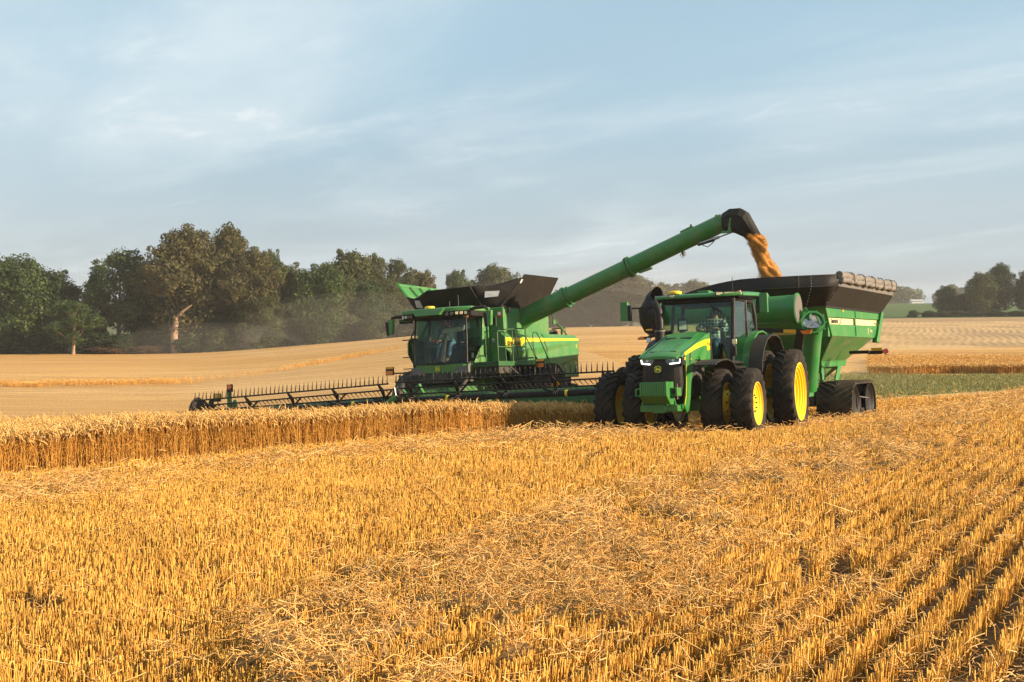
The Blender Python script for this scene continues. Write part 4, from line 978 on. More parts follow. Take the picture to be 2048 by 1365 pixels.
# cab roof
mb = MB(); mb.use('combine_green')
def rr2(sc, z, dx=0): return [(x * (sc if x > 1.6 else 1) + dx, y * sc, z) for x, y in [(2.62, -.74), (2.66, .30), (2.60, .75), (2.40, 1.12), (1.1, 1.12), (1.1, -1.22), (2.45, -1.25), (2.60, -.9)]]
mb.loft([rr2(1, 3.60), rr2(1.0, 3.70), rr2(.985, 3.735), rr2(.9, 3.75)])
mb.hexa([(2.50, -.70, 3.50), (2.78, -.60, 3.51), (2.80, .22, 3.51), (2.50, .30, 3.50), (2.50, -.78, 3.66), (2.70, -.72, 3.66), (2.72, .36, 3.69), (2.50, .42, 3.70)])
mb.use('black_paint')
mb.loft([rr2(.90, 3.43), rr2(.975, 3.45), rr2(.985, 3.598)])
roof2 = mb.build('cab_roof', None, combine, bevel=.012)
for i, (x, y) in enumerate([(2.50, -1.17), (2.535, -1.05), (2.575, -.93), (2.60, -.82), (2.635, .42), (2.625, .57), (2.59, .73), (2.53, .85), (2.47, .97)]):
    mb = MB(); lit = i >= 6; sq = i < 2
    d = (1, (y if abs(y) > .75 else 0) * .5, -.1)
    if sq: mb.box((x + .01, y, 3.525), (.03, .075, .085), rot_m(rz=R(-18)))
    elif lit: mb.box((x + .01, y, 3.535), (.03, .085, .085), rot_m(rz=R(22)))
    else: mb.disc((x - .02, y, 3.525), .052, d, .04, 16)
    mb.build('work_light', 'lens_warm' if lit else ('lens' if sq else 'grey'), roof2, bevel=.006)
mb = MB(); mb.lathe([(0, 0), (.15, 0), (.155, .03), (.15, .06), (.12, .075), (0, .08)], 24, Matrix.Translation((2.42, -.28, 3.735)) @ Matrix.Rotation(R(90), 4, 'X')); mb.build('receiver', 'yellow', combine)
for x, y, h in ((1.9, .12, .22), (1.9, .42, .38)):
    mb = MB(); mb.tube([(x, y, 3.72), (x, y, 3.74 + h)], .008, 6); mb.disc((x, y, 3.74), .045, (0, 0, 1), .04, 12, .02); mb.build('antenna', 'grey', combine)
# mirrors
for s in (1, -1):
    mb = MB(); mb.use('black')
    if s > 0: mb.tube([(2.35, .95, 3.60), (2.40, 1.25, 3.66), (2.38, 1.55, 3.67), (2.36, 1.66, 3.58)], [.05, .055, .05, .04], 10)
    else: mb.tube([(2.45, -1.18, 3.55), (2.5, -1.40, 3.56), (2.52, -1.55, 3.53), (2.52, -1.60, 3.42)], [.06, .055, .05, .04], 10)
    cx, cy, cz = (2.35, 1.68, 3.33) if s > 0 else (2.52, -1.60, 3.26)
    mb.use('combine_green'); mb.hexa([(cx - .06, cy - .09, cz - .23), (cx + .05, cy - .06, cz - .25), (cx + .05, cy + .06, cz - .22), (cx - .06, cy + .08, cz - .2), (cx - .06, cy - .10, cz + .23), (cx + .06, cy - .09, cz + .23), (cx + .06, cy + .10, cz + .23), (cx - .06, cy + .10, cz + .23)])
    mb.use('black_paint'); mb.hexa([(cx + .0, cy - .16, cz - .25), (cx + .055, cy - .13, cz - .25), (cx + .06, cy - .05, cz - .25), (cx - .0, cy - .05, cz - .25), (cx, cy - .20, cz + .16), (cx + .06, cy - .18, cz + .16), (cx + .07, cy - .06, cz + .16), (cx, cy - .06, cz + .16)])
    mr = mb.build('mirror', None, combine, bevel=.015)
mb = MB(); mb.use('black_paint'); mb.box((2.3, -1.20, 3.38), (.08, .42, .06)); mb.use('green_in'); mb.box((2.3, -1.20, 3.44), (.08, .42, .07)); mb.build('wide_mirror', None, combine)
mb = MB(); mb.use('orange'); mb.box((2.42, .98, 3.42), (.05, .06, .07)); mb.use('combine_green'); mb.box((2.40, .90, 3.42), (.06, .14, .05)); mb.build('beacon', None, combine, bevel=.01)
# right hand boarding rail
mb = MB(); mb.use('dark')
mb.tube([(2.15, -1.08, 2.0), (2.15, -1.12, 2.95), (2.15, -.98, 3.15), (2.15, -.96, 3.5)], .022, 8); mb.tube([(1.95, -1.18, 1.9), (1.95, -1.20, 2.85)], .022, 8); mb.tube([(2.15, -1.10, 2.4), (2.3, -.92, 2.3)], .018, 6)
for z in (2.86, 2.33, 1.98, 1.88): mb.box((2.05, -1.30, z), (.18, .34, .025))
mb.build('boarding_rail', None, combine)
# platform, rails, ladder
mb = MB(); mb.use('rail_green'); mb.bb(.25, 2.25, 1.05, 1.86, 1.96, 2.02); mb.bb(.25, 2.25, 1.82, 1.87, 1.92, 2.06); mb.bb(2.2, 2.25, 1.0, 1.86, 1.92, 2.06); mb.use('dark'); mb.bb(.6, 2.1, .9, 1.8, 1.70, 1.955)
mb.build('platform', None, combine)
mb = MB(); mb.use('rail_green')
def rail(pts, r=.02): mb.tube(pts, r, 8)
Y = 1.84
rail([(2.2, Y, 2.0), (2.2, Y, 2.88), (2.15, Y, 2.95), (1.80, Y, 2.95), (1.75, Y, 2.88), (1.68, Y, 2.0)]); rail([(2.2, Y, 2.48), (1.72, Y, 2.48)])
rail([(1.72, Y, 3.0), (1.05, Y, 3.03), (1.0, Y, 2.96), (.85, Y, 2.02)]); rail([(1.22, Y, 2.02), (1.22, Y, 2.98)], .018); rail([(1.7, Y, 2.52), (1.0, Y, 2.52)]); rail([(1.74, 1.2, 2.02), (1.74, 1.2, 2.98), (1.72, Y, 3.0)])
rail([(1.0, Y, 2.82), (.32, Y, 2.84), (.18, Y, 2.72), (-.18, Y + .2, 2.0), (-.16, Y + .2, 1.7)]); rail([(.30, Y, 2.0), (.30, Y, 3.02), (.36, Y, 3.06), (1.0, Y, 3.05)]); rail([(.30, Y, 2.5), (.95, Y, 2.5)]); rail([(.0, Y + .1, 2.16), (.98, Y, 2.15)], .026)
rail([(-.02, Y + .1, 2.5), (-.02, Y + .1, 2.88), (-.10, Y + .1, 2.95), (-.30, Y + .1, 2.95), (-.38, Y + .12, 2.85), (-.95, Y + .45, 1.45)]); rail([(-.02, Y + .1, 2.5), (-.2, Y + .15, 1.9)])
rail([(.12, Y + .05, 2.1), (.05, Y + .1, 1.95), (-.08, Y + .12, 1.98), (-.1, Y + .12, 2.2)], .012); rail([(.3, Y, 2.3), (.2, Y + .03, 2.45), (.02, Y + .05, 2.42)], .012)
mb.build('railing', None, combine)
mb = MB(); mb.use('combine_green'); 
mb.slab([(.35, 1.86, 1.95), (-.30, 1.95, 1.95), (-.75, 2.2, 1.3), (-.85, 2.3, .9), (-.6, 2.3, .9), (-.45, 2.15, 1.35), (-.1, 1.95, 1.7), (.35, 1.9, 1.75)][::-1], .05)
mb.slab([(.35, 2.36, 1.95), (-.30, 2.40, 1.95), (-.75, 2.55, 1.3), (-.85, 2.6, .9), (-.6, 2.6, .9), (-.45, 2.5, 1.35), (-.1, 2.40, 1.7), (.35, 2.36, 1.75)][::-1], .05)
mb.use('dark')
for k in range(5): mb.box((-.22 - .13 * k, 2.18 + .06 * k, 1.85 - .22 * k), (.18, .42, .03))
mb.use('combine_green'); mb.bb(.0, .9, 1.86, 2.38, 1.93, 1.97)
mb.build('ladder', None, combine, bevel=.01)
mb = MB(); mb.use('dark')
for y in (1.3, 1.75, 2.0): mb.tube([(1.8, y, 1.9), (1.2, y + .05, 1.6), (.9, y, 1.2)], .03, 8)
mb.build('hose', None, combine)
# warning flags
for (x, y, z, y0) in ((2.5, -1.72, 1.93, -.9), (.55, 2.42, 1.96, 2.0)):
    mb = MB(); mb.use('black_paint'); mb.tube([(x - .05, y0, z - .1), (x - .03, y, z - .06)], .022, 8); mb.box((x, y, z), (.06, .27, .25)); mb.use('orange'); mb.box((x + .033, y, z - .05), (.008, .24, .12)); mb.use('amber_tape'); mb.box((x + .034, y, z + .095), (.008, .27, .055)); mb.box((x, y, z + .128), (.06, .27, .008))
    mb.build('warning_board', None, combine)
# tank extensions
def flap(name, q, m, th=.03, label=None):
    mb2 = MB(); mb2.slab(q, th); return mb2.build(name, m, combine, bevel=.006, label=label)
gf = flap('tank_flap', [(1.05, -1.48, 3.74), (-1.9, -1.48, 3.74), (-1.7, -2.32, 4.72), (.92, -2.34, 4.76)], 'combine_green', .03, 'green ribbed flap of the grain tank')
mb = MB()
for x in (.3, -.3, -.9, -1.5): mb.tube([(x, -1.50, 3.86), (x, -2.20, 4.66)], .035, 4)
mb.tube([(.9, -2.26, 4.64), (-1.7, -2.24, 4.62)], .035, 4); mb.tube([(.98, -1.6, 3.90), (.90, -2.30, 4.72)], .04, 4); mb.build('rib', 'combine_green', gf)
flap('tank_flap', [(1.18, -.98, 3.72), (1.55, -.90, 4.37), (1.55, .66, 4.40), (1.18, .90, 3.72)], 'ext_black', .03)
lf = flap('tank_flap', [(1.15, 1.42, 3.74), (.55, 2.02, 4.72), (-1.87, 2.05, 4.75), (-1.9, 1.42, 3.74)], 'ext_black', .03)
mb = MB(); mb.use('white'); mb.box((.60, 1.93, 4.50), (.10, .012, .13), rot_m(rx=R(-32))); mb.use('grey')
for x in (-.1, -.55): mb.disc((x, 1.66, 4.1), .08, (0, 1, -.6), .012, 16)
mb.build('flap_label', None, lf)
flap('tank_flap', [(-1.9, 1.3, 3.74), (-2.3, 1.5, 4.6), (-2.3, -1.7, 4.6), (-1.9, -1.3, 3.74)], 'ext_black', .03)
def cloth(name, P, nu=14, nv=8, sag=.10, parent=combine):
    a, b2, c, d = [Vector(p) for p in P]      # bottom a-b, top d-c
    vs = []
    for j in range(nv + 1):
        for i in range(nu + 1):
            u, v = i / nu, j / nv
            p = a.lerp(b2, u).lerp(d.lerp(c, u), v)
            p.z -= sag * v * math.sin(PI * u) + .018 * math.sin(9 * u + 4 * v); p.x += .05 * math.sin(PI * u) * math.sin(PI * v) + .014 * math.sin(13 * u * v + 3 * u)
            vs.append(tuple(p))
    mb2 = MB(); mb2.add(vs, [(j * (nu + 1) + i, j * (nu + 1) + i + 1, (j + 1) * (nu + 1) + i + 1, (j + 1) * (nu + 1) + i) for j in range(nv) for i in range(nu)])
    o = mb2.build(name, 'tarp', parent, smooth=80); so = o.modifiers.new('solid', 'SOLIDIFY'); so.thickness = .01
    return o
c1 = cloth('tank_cloth', [(1.10, -1.48, 3.72), (1.17, -.98, 3.72), (1.53, -.90, 4.36), (1.02, -1.93, 4.27)], sag=.10)
c2 = cloth('tank_cloth', [(1.17, .90, 3.72), (1.12, 1.44, 3.74), (.58, 1.98, 4.62), (1.53, .66, 4.38)], sag=.06)
pane('vinyl_window', [(1.26, -1.42, 3.90), (1.30, -1.16, 3.86), (1.40, -1.22, 4.10), (1.30, -1.46, 4.12)][::-1], c1, 'light_grey')
pane('vinyl_window', [(1.33, 1.02, 4.03), (1.17, 1.40, 4.05), (1.12, 1.44, 4.22), (1.32, 1.04, 4.22)], c2, 'light_grey')
mb = MB()
for x in np.linspace(1.0, -1.8, 12): mb.disc((x, 1.52, 3.73), .022, (0, 1, .3), .02, 8)
mb.tube([(1.16, 1.50, 3.735), (-1.9, 1.50, 3.735)], .018, 6); mb.build('hinge_rail', 'dark', combine)
# unloading auger
A_s, A_e = Vector((-.20, 1.45, 3.40)), Vector((-.48, 8.06, 5.80))
ax_ = (A_e - A_s).normalized()
mb = MB(); mb.use('combine_green')
mb.tube([A_s, A_s.lerp(A_e, .235)], .29, 28); mb.tube([A_s.lerp(A_e, .235), A_e], .265, 28)
mb.tube([(-.20, 1.30, 2.7), (-.20, 1.32, 3.2), tuple(A_s + ax_ * .25)], .30, 20)
for f, r, w in ((.235, .335, .035), (.255, .30, .02), (.56, .325, .035), (.545, .31, .02), (.985, .30, .03)):
    p = A_s.lerp(A_e, f); mb.tube([p - ax_ * w, p + ax_ * w], r, 28)
up = Vector((1, 0, 0)).cross(ax_).normalized()
if up.z < 0: up = -up
fw = ax_.cross(up).normalized()
if fw.x < 0: fw = -fw
for k in range(5):        # stiffening ribs at the root
    a = R(-60 + 28 * k); d = fw * math.cos(a) + up * math.sin(a)
    mb.tube([A_s + ax_ * .05 + d * .29, A_s + ax_ * 1.05 + d * .29], .016, 6)
p = A_s.lerp(A_e, .845) + up * .275; mb.box(p, (.12, .40, .07), Matrix.Rotation(math.asin(ax_.z), 4, 'X')); mb.box(p + ax_ * .16 + up * .05, (.05, .05, .10))
p = A_s.lerp(A_e, .575) - up * .30; mb.box(p + ax_ * .28, (.18, .42, .05), Matrix.Rotation(math.asin(ax_.z) - .1, 4, 'X'))
aug = mb.build('auger_tube', None, combine)
mb = MB(); mb.use('dark'); nb = 20
for f, r in ((.238, .322), (.557, .312)):
    p = A_s.lerp(A_e, f)
    for k in range(nb):
        a = 2 * PI * k / nb; mb.box(p + (fw * math.cos(a) + up * math.sin(a)) * r - ax_ * .045, (.03, .03, .03))
mb.build('flange_bolt', 'steel', aug)
mb = MB()
spx = -.48
secs = [((8.02, 5.79), .30, .30, 0), ((8.22, 5.90), .30, .34, .2), ((8.45, 5.86), .30, .33, .55), ((8.66, 5.62), .29, .30, .95), ((8.88, 5.32), .26, .22, 1.05)]
rings = []
tops = [(8.06, 6.03), (8.30, 6.15), (8.62, 6.14), (8.78, 6.02), (9.10, 5.36)]
bots = [(8.10, 5.50), (8.22, 5.50), (8.38, 5.46), (8.52, 5.38), (8.74, 5.26)]
hw = [.27, .29, .30, .30, .26]
for (ty, tz_), (by, bz), h in zip(tops, bots, hw):
    d = Vector((0, ty - by, tz_ - bz)); t0 = Vector((spx, by, bz))
    pts = [(-.75 * h, 0), (-h, .18), (-h, .72), (-.62 * h, 1.0), (.62 * h, 1.0), (h, .72), (h, .18), (.75 * h, 0)]
    rings.append([tuple(t0 + d * v + Vector((u, 0, 0))) for u, v in pts])
mb.use('ext_black'); mb.loft(rings, caps=False)
sp_ = mb.build('spout', None, combine, smooth=12); so = sp_.modifiers.new('solid', 'SOLIDIFY'); so.thickness = .025
mb = MB(); mb.use('combine_green'); mb.box((-.20, 8.33, 5.66), (.03, .09, .42), rot_m(rx=R(-12))); mb.box((-.22, 8.2, 5.48), (.05, .3, .07)); mb.use('steel'); mb.tube([(-.3, 7.35, 5.22), (-.3, 7.95, 5.36)], .045, 10); mb.tube([(-.3, 7.95, 5.36), (-.3, 8.42, 5.48)], .022, 8); mb.use('dark'); mb.tube([(-.3, 7.3, 5.24), (-.28, 7.6, 5.10), (-.28, 7.75, 5.2), (-.3, 7.9, 5.38)], .014, 6); mb.tube([(-.3, 7.3, 5.2), (-.3, 7.8, 5.30)], .05, 8)
mb.build('spout_cylinder', None, combine)
mb = MB(); mb.use('dark'); mb.box((-.35, 6.83, 4.98), (.07, .08, .12)); mb.tube([(-.35, 6.8, 5.05), (-.35, 6.72, 4.93), (-.35, 6.78, 4.86), (-.35, 6.86, 4.92)], .010, 6); mb.use('lens_warm'); mb.box((-.30, 6.88, 4.96), (.06, .05, .10)); mb.build('auger_lamp', None, combine)
# cab interior
mb = MB(); mb.use('seat'); mb.box((1.45, -.12, 2.62), (.50, .52, .14)); mb.box((1.20, -.12, 2.98), (.14, .50, .62), rot_m(ry=R(-6))); mb.bb(1.3, 1.6, -.3, .1, 2.09, 2.6); mb.use('seat_tan'); mb.box((1.24, -.50, 3.26), (.10, .24, .24)); mb.use('seat'); mb.box((1.22, -.50, 2.90), (.12, .40, .60)); mb.box((1.6, .35, 2.70), (.40, .12, .06)); mb.box((1.62, -.52, 2.72), (.5, .2, .08)); mb.use('grey'); mb.box((1.3, .55, 2.5), (.35, .3, .12))
mb.use('red'); mb.box((1.86, -.55, 2.79), (.06, .10, .05))
mb.build('seat', None, combine, bevel=.03)
mb = MB(); mb.use('black'); mb.tube([(2.28, -.05, 2.10), (2.12, -.05, 2.5), (1.98, -.05, 2.80)], [.13, .10, .06], 10); mb.use('dark'); cs = Matrix.Translation((1.94, -.05, 2.86)) @ rot_m(ry=R(-38))
mb.tube([tuple(cs @ Vector((.20 * math.cos(a), .20 * math.sin(a), 0))) for a in np.linspace(0, 2 * PI, 25)[:-1]], .016, 6, closed=True)
for a in (.5, 2.6, 4.7): mb.tube([tuple(cs @ Vector((0, 0, -.03))), tuple(cs @ Vector((.20 * math.cos(a), .20 * math.sin(a), 0)))], .012, 6)
mb.build('steering_wheel', None, combine)
mb = MB(); mb.use('black_paint'); mb.box((1.95, -.66, 2.86), (.05, .22, .16), rot_m(rz=R(-20))); mb.tube([(1.9, -.66, 2.1), (1.94, -.66, 2.8)], .025, 8); mb.use('white'); mb.box((1.5, .62, 2.30), (.01, .07, .14)); mb.build('display', None, combine)
mb = MB(); mb.tube([(2.33, -.30, 3.42), (2.40, -.60, 2.95), (2.42, -.70, 2.75)], .011, 6); mb.tube([(2.33, -.36, 3.42), (2.40, -.64, 2.95), (2.42, -.72, 2.75)], .008, 6); mb.build('wiper', 'black_paint', combine)

# ------------------------------------------------------------------ HEADER (cutting head with its reel)
header = tag(empty('harvester_header', CPOSE), 'long black and green cutting header with finger reel along the standing wheat', 'header')
def hz(y, r, l0, l1):         # heights: flat on the left half, drooping on the right wing
    return r if y > -.55 else l0 + (l1 - l0) * (y + .64) / (-7.74 + .64)
tine = MB()
tine.tube([(0, 0, -.02), (.02, 0, .06), (-.01, -.004, .17), (-.025, -.008, .26)], [.020, .018, .013, .005], 5)
tme = tine.mesh('tine', 'black_paint')
for sec, (ya, yb) in enumerate(((-.42, 6.32), (-7.80, -.66))):
    z1 = lambda y: hz(y, 1.56, 1.53, 1.31)
    z2 = lambda y: hz(y, 1.385, 1.36, 1.14)
    z3 = lambda y: hz(y, 1.205, 1.16, .985)
    z4 = lambda y: hz(y, 1.035, 1.01, .82)
    bat = MB(); bat.tube([(4.3, ya, z1(ya)), (4.3, yb, z1(yb))], .024, 8); bo = bat.build('reel_bat', 'black_paint', header)
    nt = int((yb - ya) / .152)
    for k in range(nt + 1):
        y = ya + .03 + (yb - ya - .06) * k / nt
        t = link_mesh('tine', tme, bo); t.location = (4.3, y, z1(y)); t.rotation_euler = (R(random.uniform(-2.5, 2.5)), R(random.uniform(-4, 4)), 0)
    for zf, x0, dx in ((z2, 4.12, -.10), (z3, 4.08, -.25)):
        bat = MB(); bat.tube([(x0, ya, zf(ya)), (x0, yb, zf(yb))], .023, 8)
        for k in range(nt + 1):
            y = ya + .05 + (yb - ya - .1) * k / nt
            if zf is z2: bat.tube([(x0 + .02, y, zf(y)), (x0 - .02, y + .05, zf(y) - .08), (x0 - .04, y + .13, zf(y) - .18)], [.015, .012, .004], 5)
            elif k % 1 == 0: bat.tube([(x0, y, zf(y)), (x0 - .22, y + .03, zf(y) - .10)], [.012, .004], 5)
        bat.build('reel_bat', 'black_paint', header)
    mb = MB(); mb.use('black_paint'); mb.tube([(3.9, ya + .1, z4(ya)), (3.9, yb - .1, z4(yb))], .088, 14)
    mb.build('reel_tube', None, header)
    mb = MB(); mb.use('decal_yellow')
    for y in ((1.05, 4.75) if sec == 0 else (-2.15,)): mb.tube([(3.9, y - .035, z4(y)), (3.9, y + .035, z4(y))], .094, 14)
    mb.build('tube_band', None, header)
    for y in np.linspace(ya + .35, yb - .35, 5):
        mb = MB(); mb.use('black_paint')
        for p in ([(3.9, y, z4(y)), (4.3, y, z1(y))], [(4.3, y, z1(y)), (4.12, y + .06, z2(y)), (3.95, y, z4(y))], [(4.08, y + .32, z2(y)), (4.08, y + .12, z3(y))], [(3.9, y, z4(y)), (4.08, y - .35, z3(y) - .01)]): mb.tube(p, .030, 5)
        mb.box((3.95, y, z4(y) + .03), (.16, .12, .20))
        mb.use('steel')
        for q in range(4): mb.disc((4.02 + .03, y - .04 + .03 * q, z4(y) + .02 + .05 * (q % 2)), .012, (1, 0, 0), .02, 6)
        mb.build('reel_spider', None, header)
# decks, back sheet, cutter bar
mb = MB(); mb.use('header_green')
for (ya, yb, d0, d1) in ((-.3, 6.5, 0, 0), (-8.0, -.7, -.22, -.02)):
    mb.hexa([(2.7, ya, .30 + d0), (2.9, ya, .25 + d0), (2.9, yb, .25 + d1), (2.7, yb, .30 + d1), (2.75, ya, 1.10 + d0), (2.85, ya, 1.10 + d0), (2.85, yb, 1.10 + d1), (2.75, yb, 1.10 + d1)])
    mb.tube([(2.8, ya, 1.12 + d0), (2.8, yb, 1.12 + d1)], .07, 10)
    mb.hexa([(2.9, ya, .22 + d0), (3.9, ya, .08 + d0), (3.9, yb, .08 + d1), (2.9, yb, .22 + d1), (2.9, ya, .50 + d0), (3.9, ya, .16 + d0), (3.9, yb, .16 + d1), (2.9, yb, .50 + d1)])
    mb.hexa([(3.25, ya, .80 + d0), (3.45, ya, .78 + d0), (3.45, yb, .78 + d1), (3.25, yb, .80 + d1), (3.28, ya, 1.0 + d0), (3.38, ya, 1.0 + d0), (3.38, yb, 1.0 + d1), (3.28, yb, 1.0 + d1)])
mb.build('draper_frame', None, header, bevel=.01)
for k in range(14):
    mb = MB(); y = -7.9 + 1.03 * k; d = 0 if y > -.55 else -.02 - .03 * (-y - .6)
    mb.hexa([(2.85, y, .4 + d), (3.5, y, .3 + d), (3.5, y + .06, .3 + d), (2.85, y + .06, .4 + d), (2.85, y, .95 + d), (3.3, y, .95 + d), (3.3, y + .06, .95 + d), (2.85, y + .06, .95 + d)])
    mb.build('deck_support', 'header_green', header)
# end shields and dividers
mb = MB(); mb.use('black'); mb.disc((3.95, -8.0, .84), .58, (.25, -1, .05), .05, 34, .55); mb.disc((3.72, -7.6, 1.12), .22, (.4, -1, .05), .05, 22); mb.hexa([(3.3, -8.06, .35), (4.6, -8.12, .35), (4.6, -8.0, .35), (3.3, -7.95, .35), (3.3, -8.06, .95), (4.1, -8.1, .95), (4.1, -8.0, .95), (3.3, -7.95, .95)])
mb.tube([(4.2, -8.15, .98), (4.5, -8.4, .97), (4.8, -8.75, .88)], [.03, .02, .012], 6); mb.use('steel')
for k in range(16):
    r = .20 if k < 5 else .42; a = k * 2.4
    mb.disc((3.95 + r * math.sin(a) * .96, -7.995 + r * math.sin(a) * .25, .84 + r * math.cos(a)), .016, (-.25, 1, 0), .014, 6)
mb.build('end_shield', None, header, smooth=30)
mb = MB(); mb.use('black'); mb.disc((3.95, 6.45, 1.12), .55, (.25, 1, .05), .05, 34); mb.hexa([(3.3, 6.45, .35), (4.7, 6.4, .3), (4.7, 6.5, .3), (3.3, 6.55, .35), (3.3, 6.45, 1.0), (4.0, 6.42, .95), (4.0, 6.52, .95), (3.3, 6.55, 1.0)]); mb.build('end_shield', None, header, smooth=30)
mb = MB(); mb.use('combine_green'); mb.box((3.3, -7.24, 1.28), (.10, .12, .85)); mb.hexa([(3.2, -7.28, .9), (3.3, -7.28, .9), (3.3, -6.98, 1.1), (3.2, -6.98, 1.1), (3.2, -7.28, 1.05), (3.3, -7.28, 1.05), (3.3, -7.06, 1.3), (3.2, -7.06, 1.3)]); mb.use('black'); mb.box((3.36, -7.16, 1.66), (.10, .18, .24)); ps = mb.build('lamp_post', None, header, bevel=.01)
mb = MB(); mb.disc((3.40, -7.14, 1.70), .075, (1, .15, 0), .03, 16); mb.build('lamp', 'orange', ps)
mb = MB(); mb.use('dark'); mb.box((3.4, -8.0 + .35, 1.38), (.05, .28, .26)); mb.use('amber_tape'); mb.box((3.43, -8.0 + .35, 1.43), (.008, .26, .12)); mb.use('black_paint'); mb.tube([(3.3, -7.65, .9), (3.38, -7.65, 1.3)], .02, 6); mb.build('reflector', None, header)
mb = MB(); mb.use('white'); mb.box((3.40, -7.5, .93), (.012, .12, .08)); mb.use('orange'); mb.box((3.40, -7.75, .95), (.012, .22, .07)); mb.build('reflector_strip', None, header)
# hydraulics at the middle joint
mb = MB(); mb.use('dark')
for k in range(6): mb.tube([(3.2, -.9 + .14 * k, 1.2), (3.6, -.8 + .1 * k, 1.45 - .05 * k), (3.95, -.7 + .06 * k, 1.2), (4.0, -.62 + .05 * k, .9)], .022, 6)
mb.box((3.9, -.55, 1.15), (.2, .14, .30)); mb.use('steel'); mb.tube([(4.05, -.62, 1.42), (4.05, -.58, 1.18), (4.05, -.5, 1.15)], .016, 6); mb.use('combine_green'); mb.tube([(4.15, -.86, .93), (4.15, -.55, 1.12)], .085, 10); mb.tube([(3.6, -1.1, .8), (3.75, -.45, 1.3)], .06, 8); mb.box((3.6, -.2, 1.25), (.12, .5, .3), rot_m(rx=R(25)))
mb.build('hydraulics', None, header)
for ya, yb, o in ((.4, .9, 0), (1.9, 2.2, 0), (-2.8, -2.5, -.08), (-5.2, -4.9, -.16)):
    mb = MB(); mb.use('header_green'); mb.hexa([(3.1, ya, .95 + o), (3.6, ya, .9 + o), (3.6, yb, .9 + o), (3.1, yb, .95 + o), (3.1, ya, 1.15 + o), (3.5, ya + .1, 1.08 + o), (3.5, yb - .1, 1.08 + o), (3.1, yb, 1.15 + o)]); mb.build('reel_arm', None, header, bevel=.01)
# ------------------------------------------------------------------ GRAIN CART
KP = pose((8.05, 37.54, -2.95), 29, 2.5, .5)
cart = tag(empty('grain_cart', KP), 'green tracked grain cart with black extensions and a folded front auger', 'grain cart')
# left side panel with recessed decal band, front, rear, hopper
F = lambda y: (1.38, y, 3.47)
mb = MB(); mb.use('cart_green')
for s in (1, -1):
    o_ = lambda q: q if s > 0 else [(x, -y, z) for x, y, z in q][::-1]
    mb.slab(o_([(-5.50, 1.88, 3.42), (-5.3, 1.87, 3.16), (1.14, 1.87, 3.16), (1.38, 1.88, 3.47)][::-1]) if False else o_([(1.38, 1.88, 3.47), (1.14, 1.87, 3.16), (-5.3, 1.87, 3.16), (-5.50, 1.88, 3.42)]), .06)
    mb.slab(o_([(1.00, 1.87, 2.95), (.68, 1.86, 2.62), (-4.55, 1.86, 2.56), (-5.05, 1.87, 2.95)]), .06)
    mb.slab(o_([(1.20, 1.82, 3.20), (.95, 1.82, 2.92), (-5.1, 1.82, 2.92), (-5.35, 1.82, 3.20)]), .03)
    mb.slab(o_([(1.14, 1.87, 3.16), (1.00, 1.87, 2.95), (.96, 1.87, 2.95), (1.10, 1.87, 3.16)]), .06)
    for x in (-2.05,): mb.bb(x - .05, x + .05, s * 1.80, s * 1.88, 2.93, 3.18)
    mb.tube([(-2.05, s * 1.885, 2.62), (-2.05, s * 1.885, 2.93)], .018, 6); mb.tube([(-2.05, s * 1.885, 3.18), (-2.05, s * 1.885, 3.45)], .018, 6)
    # rear corner flange
    mb.hexa([(-4.55, s * 1.78, 2.42), (-4.85, s * 1.78, 2.40), (-4.85, s * 1.95, 2.40), (-4.50, s * 1.95, 2.44), (-5.42, s * 1.78, 3.42), (-5.66, s * 1.78, 3.40), (-5.66, s * 1.95, 3.40), (-5.36, s * 1.95, 3.42)])
    # hopper slope and lower tub
    mb.use('cart_dusty')
    mb.slab(o_([(.68, 1.86, 2.62), (-1.40, .92, 1.84), (-4.2, .92, 1.84), (-4.55, 1.86, 2.58)]), .05)
    mb.use('cart_green'); mb.hexa([(-1.40, s * .70, 1.68), (-4.3, s * .70, 1.68), (-4.3, s * .95, 1.68), (-1.40, s * .95, 1.70), (-1.40, s * .70, 1.86), (-4.45, s * .70, 1.86), (-4.45, s * .97, 1.86), (-1.36, s * .97, 1.87)])
    mb.use('cart_dusty'); mb.slab(o_([(-1.40, .85, 1.70), (-2.0, .42, 1.22), (-3.2, .42, 1.22), (-4.2, .85, 1.70)]), .05)
    mb.use('cart_green'); mb.tube([(-1.9, s * 1.60, 2.42), (-2.9, s * 1.02, 1.92)], .012, 5); mb.bb(-4.0, -1.5, s * .90, s * .985, 1.855, 1.875)
mb.slab([(1.38, 1.88, 3.47), (1.38, -1.88, 3.47), (.68, -1.86, 2.60), (.68, 1.86, 2.60)], .06)
mb.slab([(.68, 1.86, 2.62), (.68, -1.86, 2.62), (-1.40, -.92, 1.84), (-1.40, .92, 1.84)], .05)
mb.slab([(-5.5, 1.88, 3.42), (-4.6, 1.86, 2.56), (-4.6, -1.86, 2.56), (-5.5, -1.88, 3.42)], .05)
mb.slab([(-4.55, 1.86, 2.58), (-4.3, .92, 1.84), (-4.3, -.92, 1.84), (-4.55, -1.86, 2.58)], .05)
mb.slab([(-1.40, .85, 1.70), (-1.40, -.85, 1.70), (-2.0, -.42, 1.22), (-2.0, .42, 1.22)], .05); mb.slab([(-4.2, .85, 1.7), (-3.2, .42, 1.22), (-3.2, -.42, 1.22), (-4.2, -.85, 1.7)], .05)
mb.bb(-3.3, -1.9, -.45, .45, 1.15, 1.26)
bin_ = mb.build('bin', None, cart, bevel=.012)
mb = MB(); mb.use('amber_tape'); mb.box((1.27, 1.55, 3.40), (.02, .40, .07), rot_m(ry=R(30)))
for x, w in ((-.55, .13), (-5.4, .10)): mb.box((x, 1.886, 3.37), (w, .008, .07))
mb.build('reflector_strip', None, bin_)
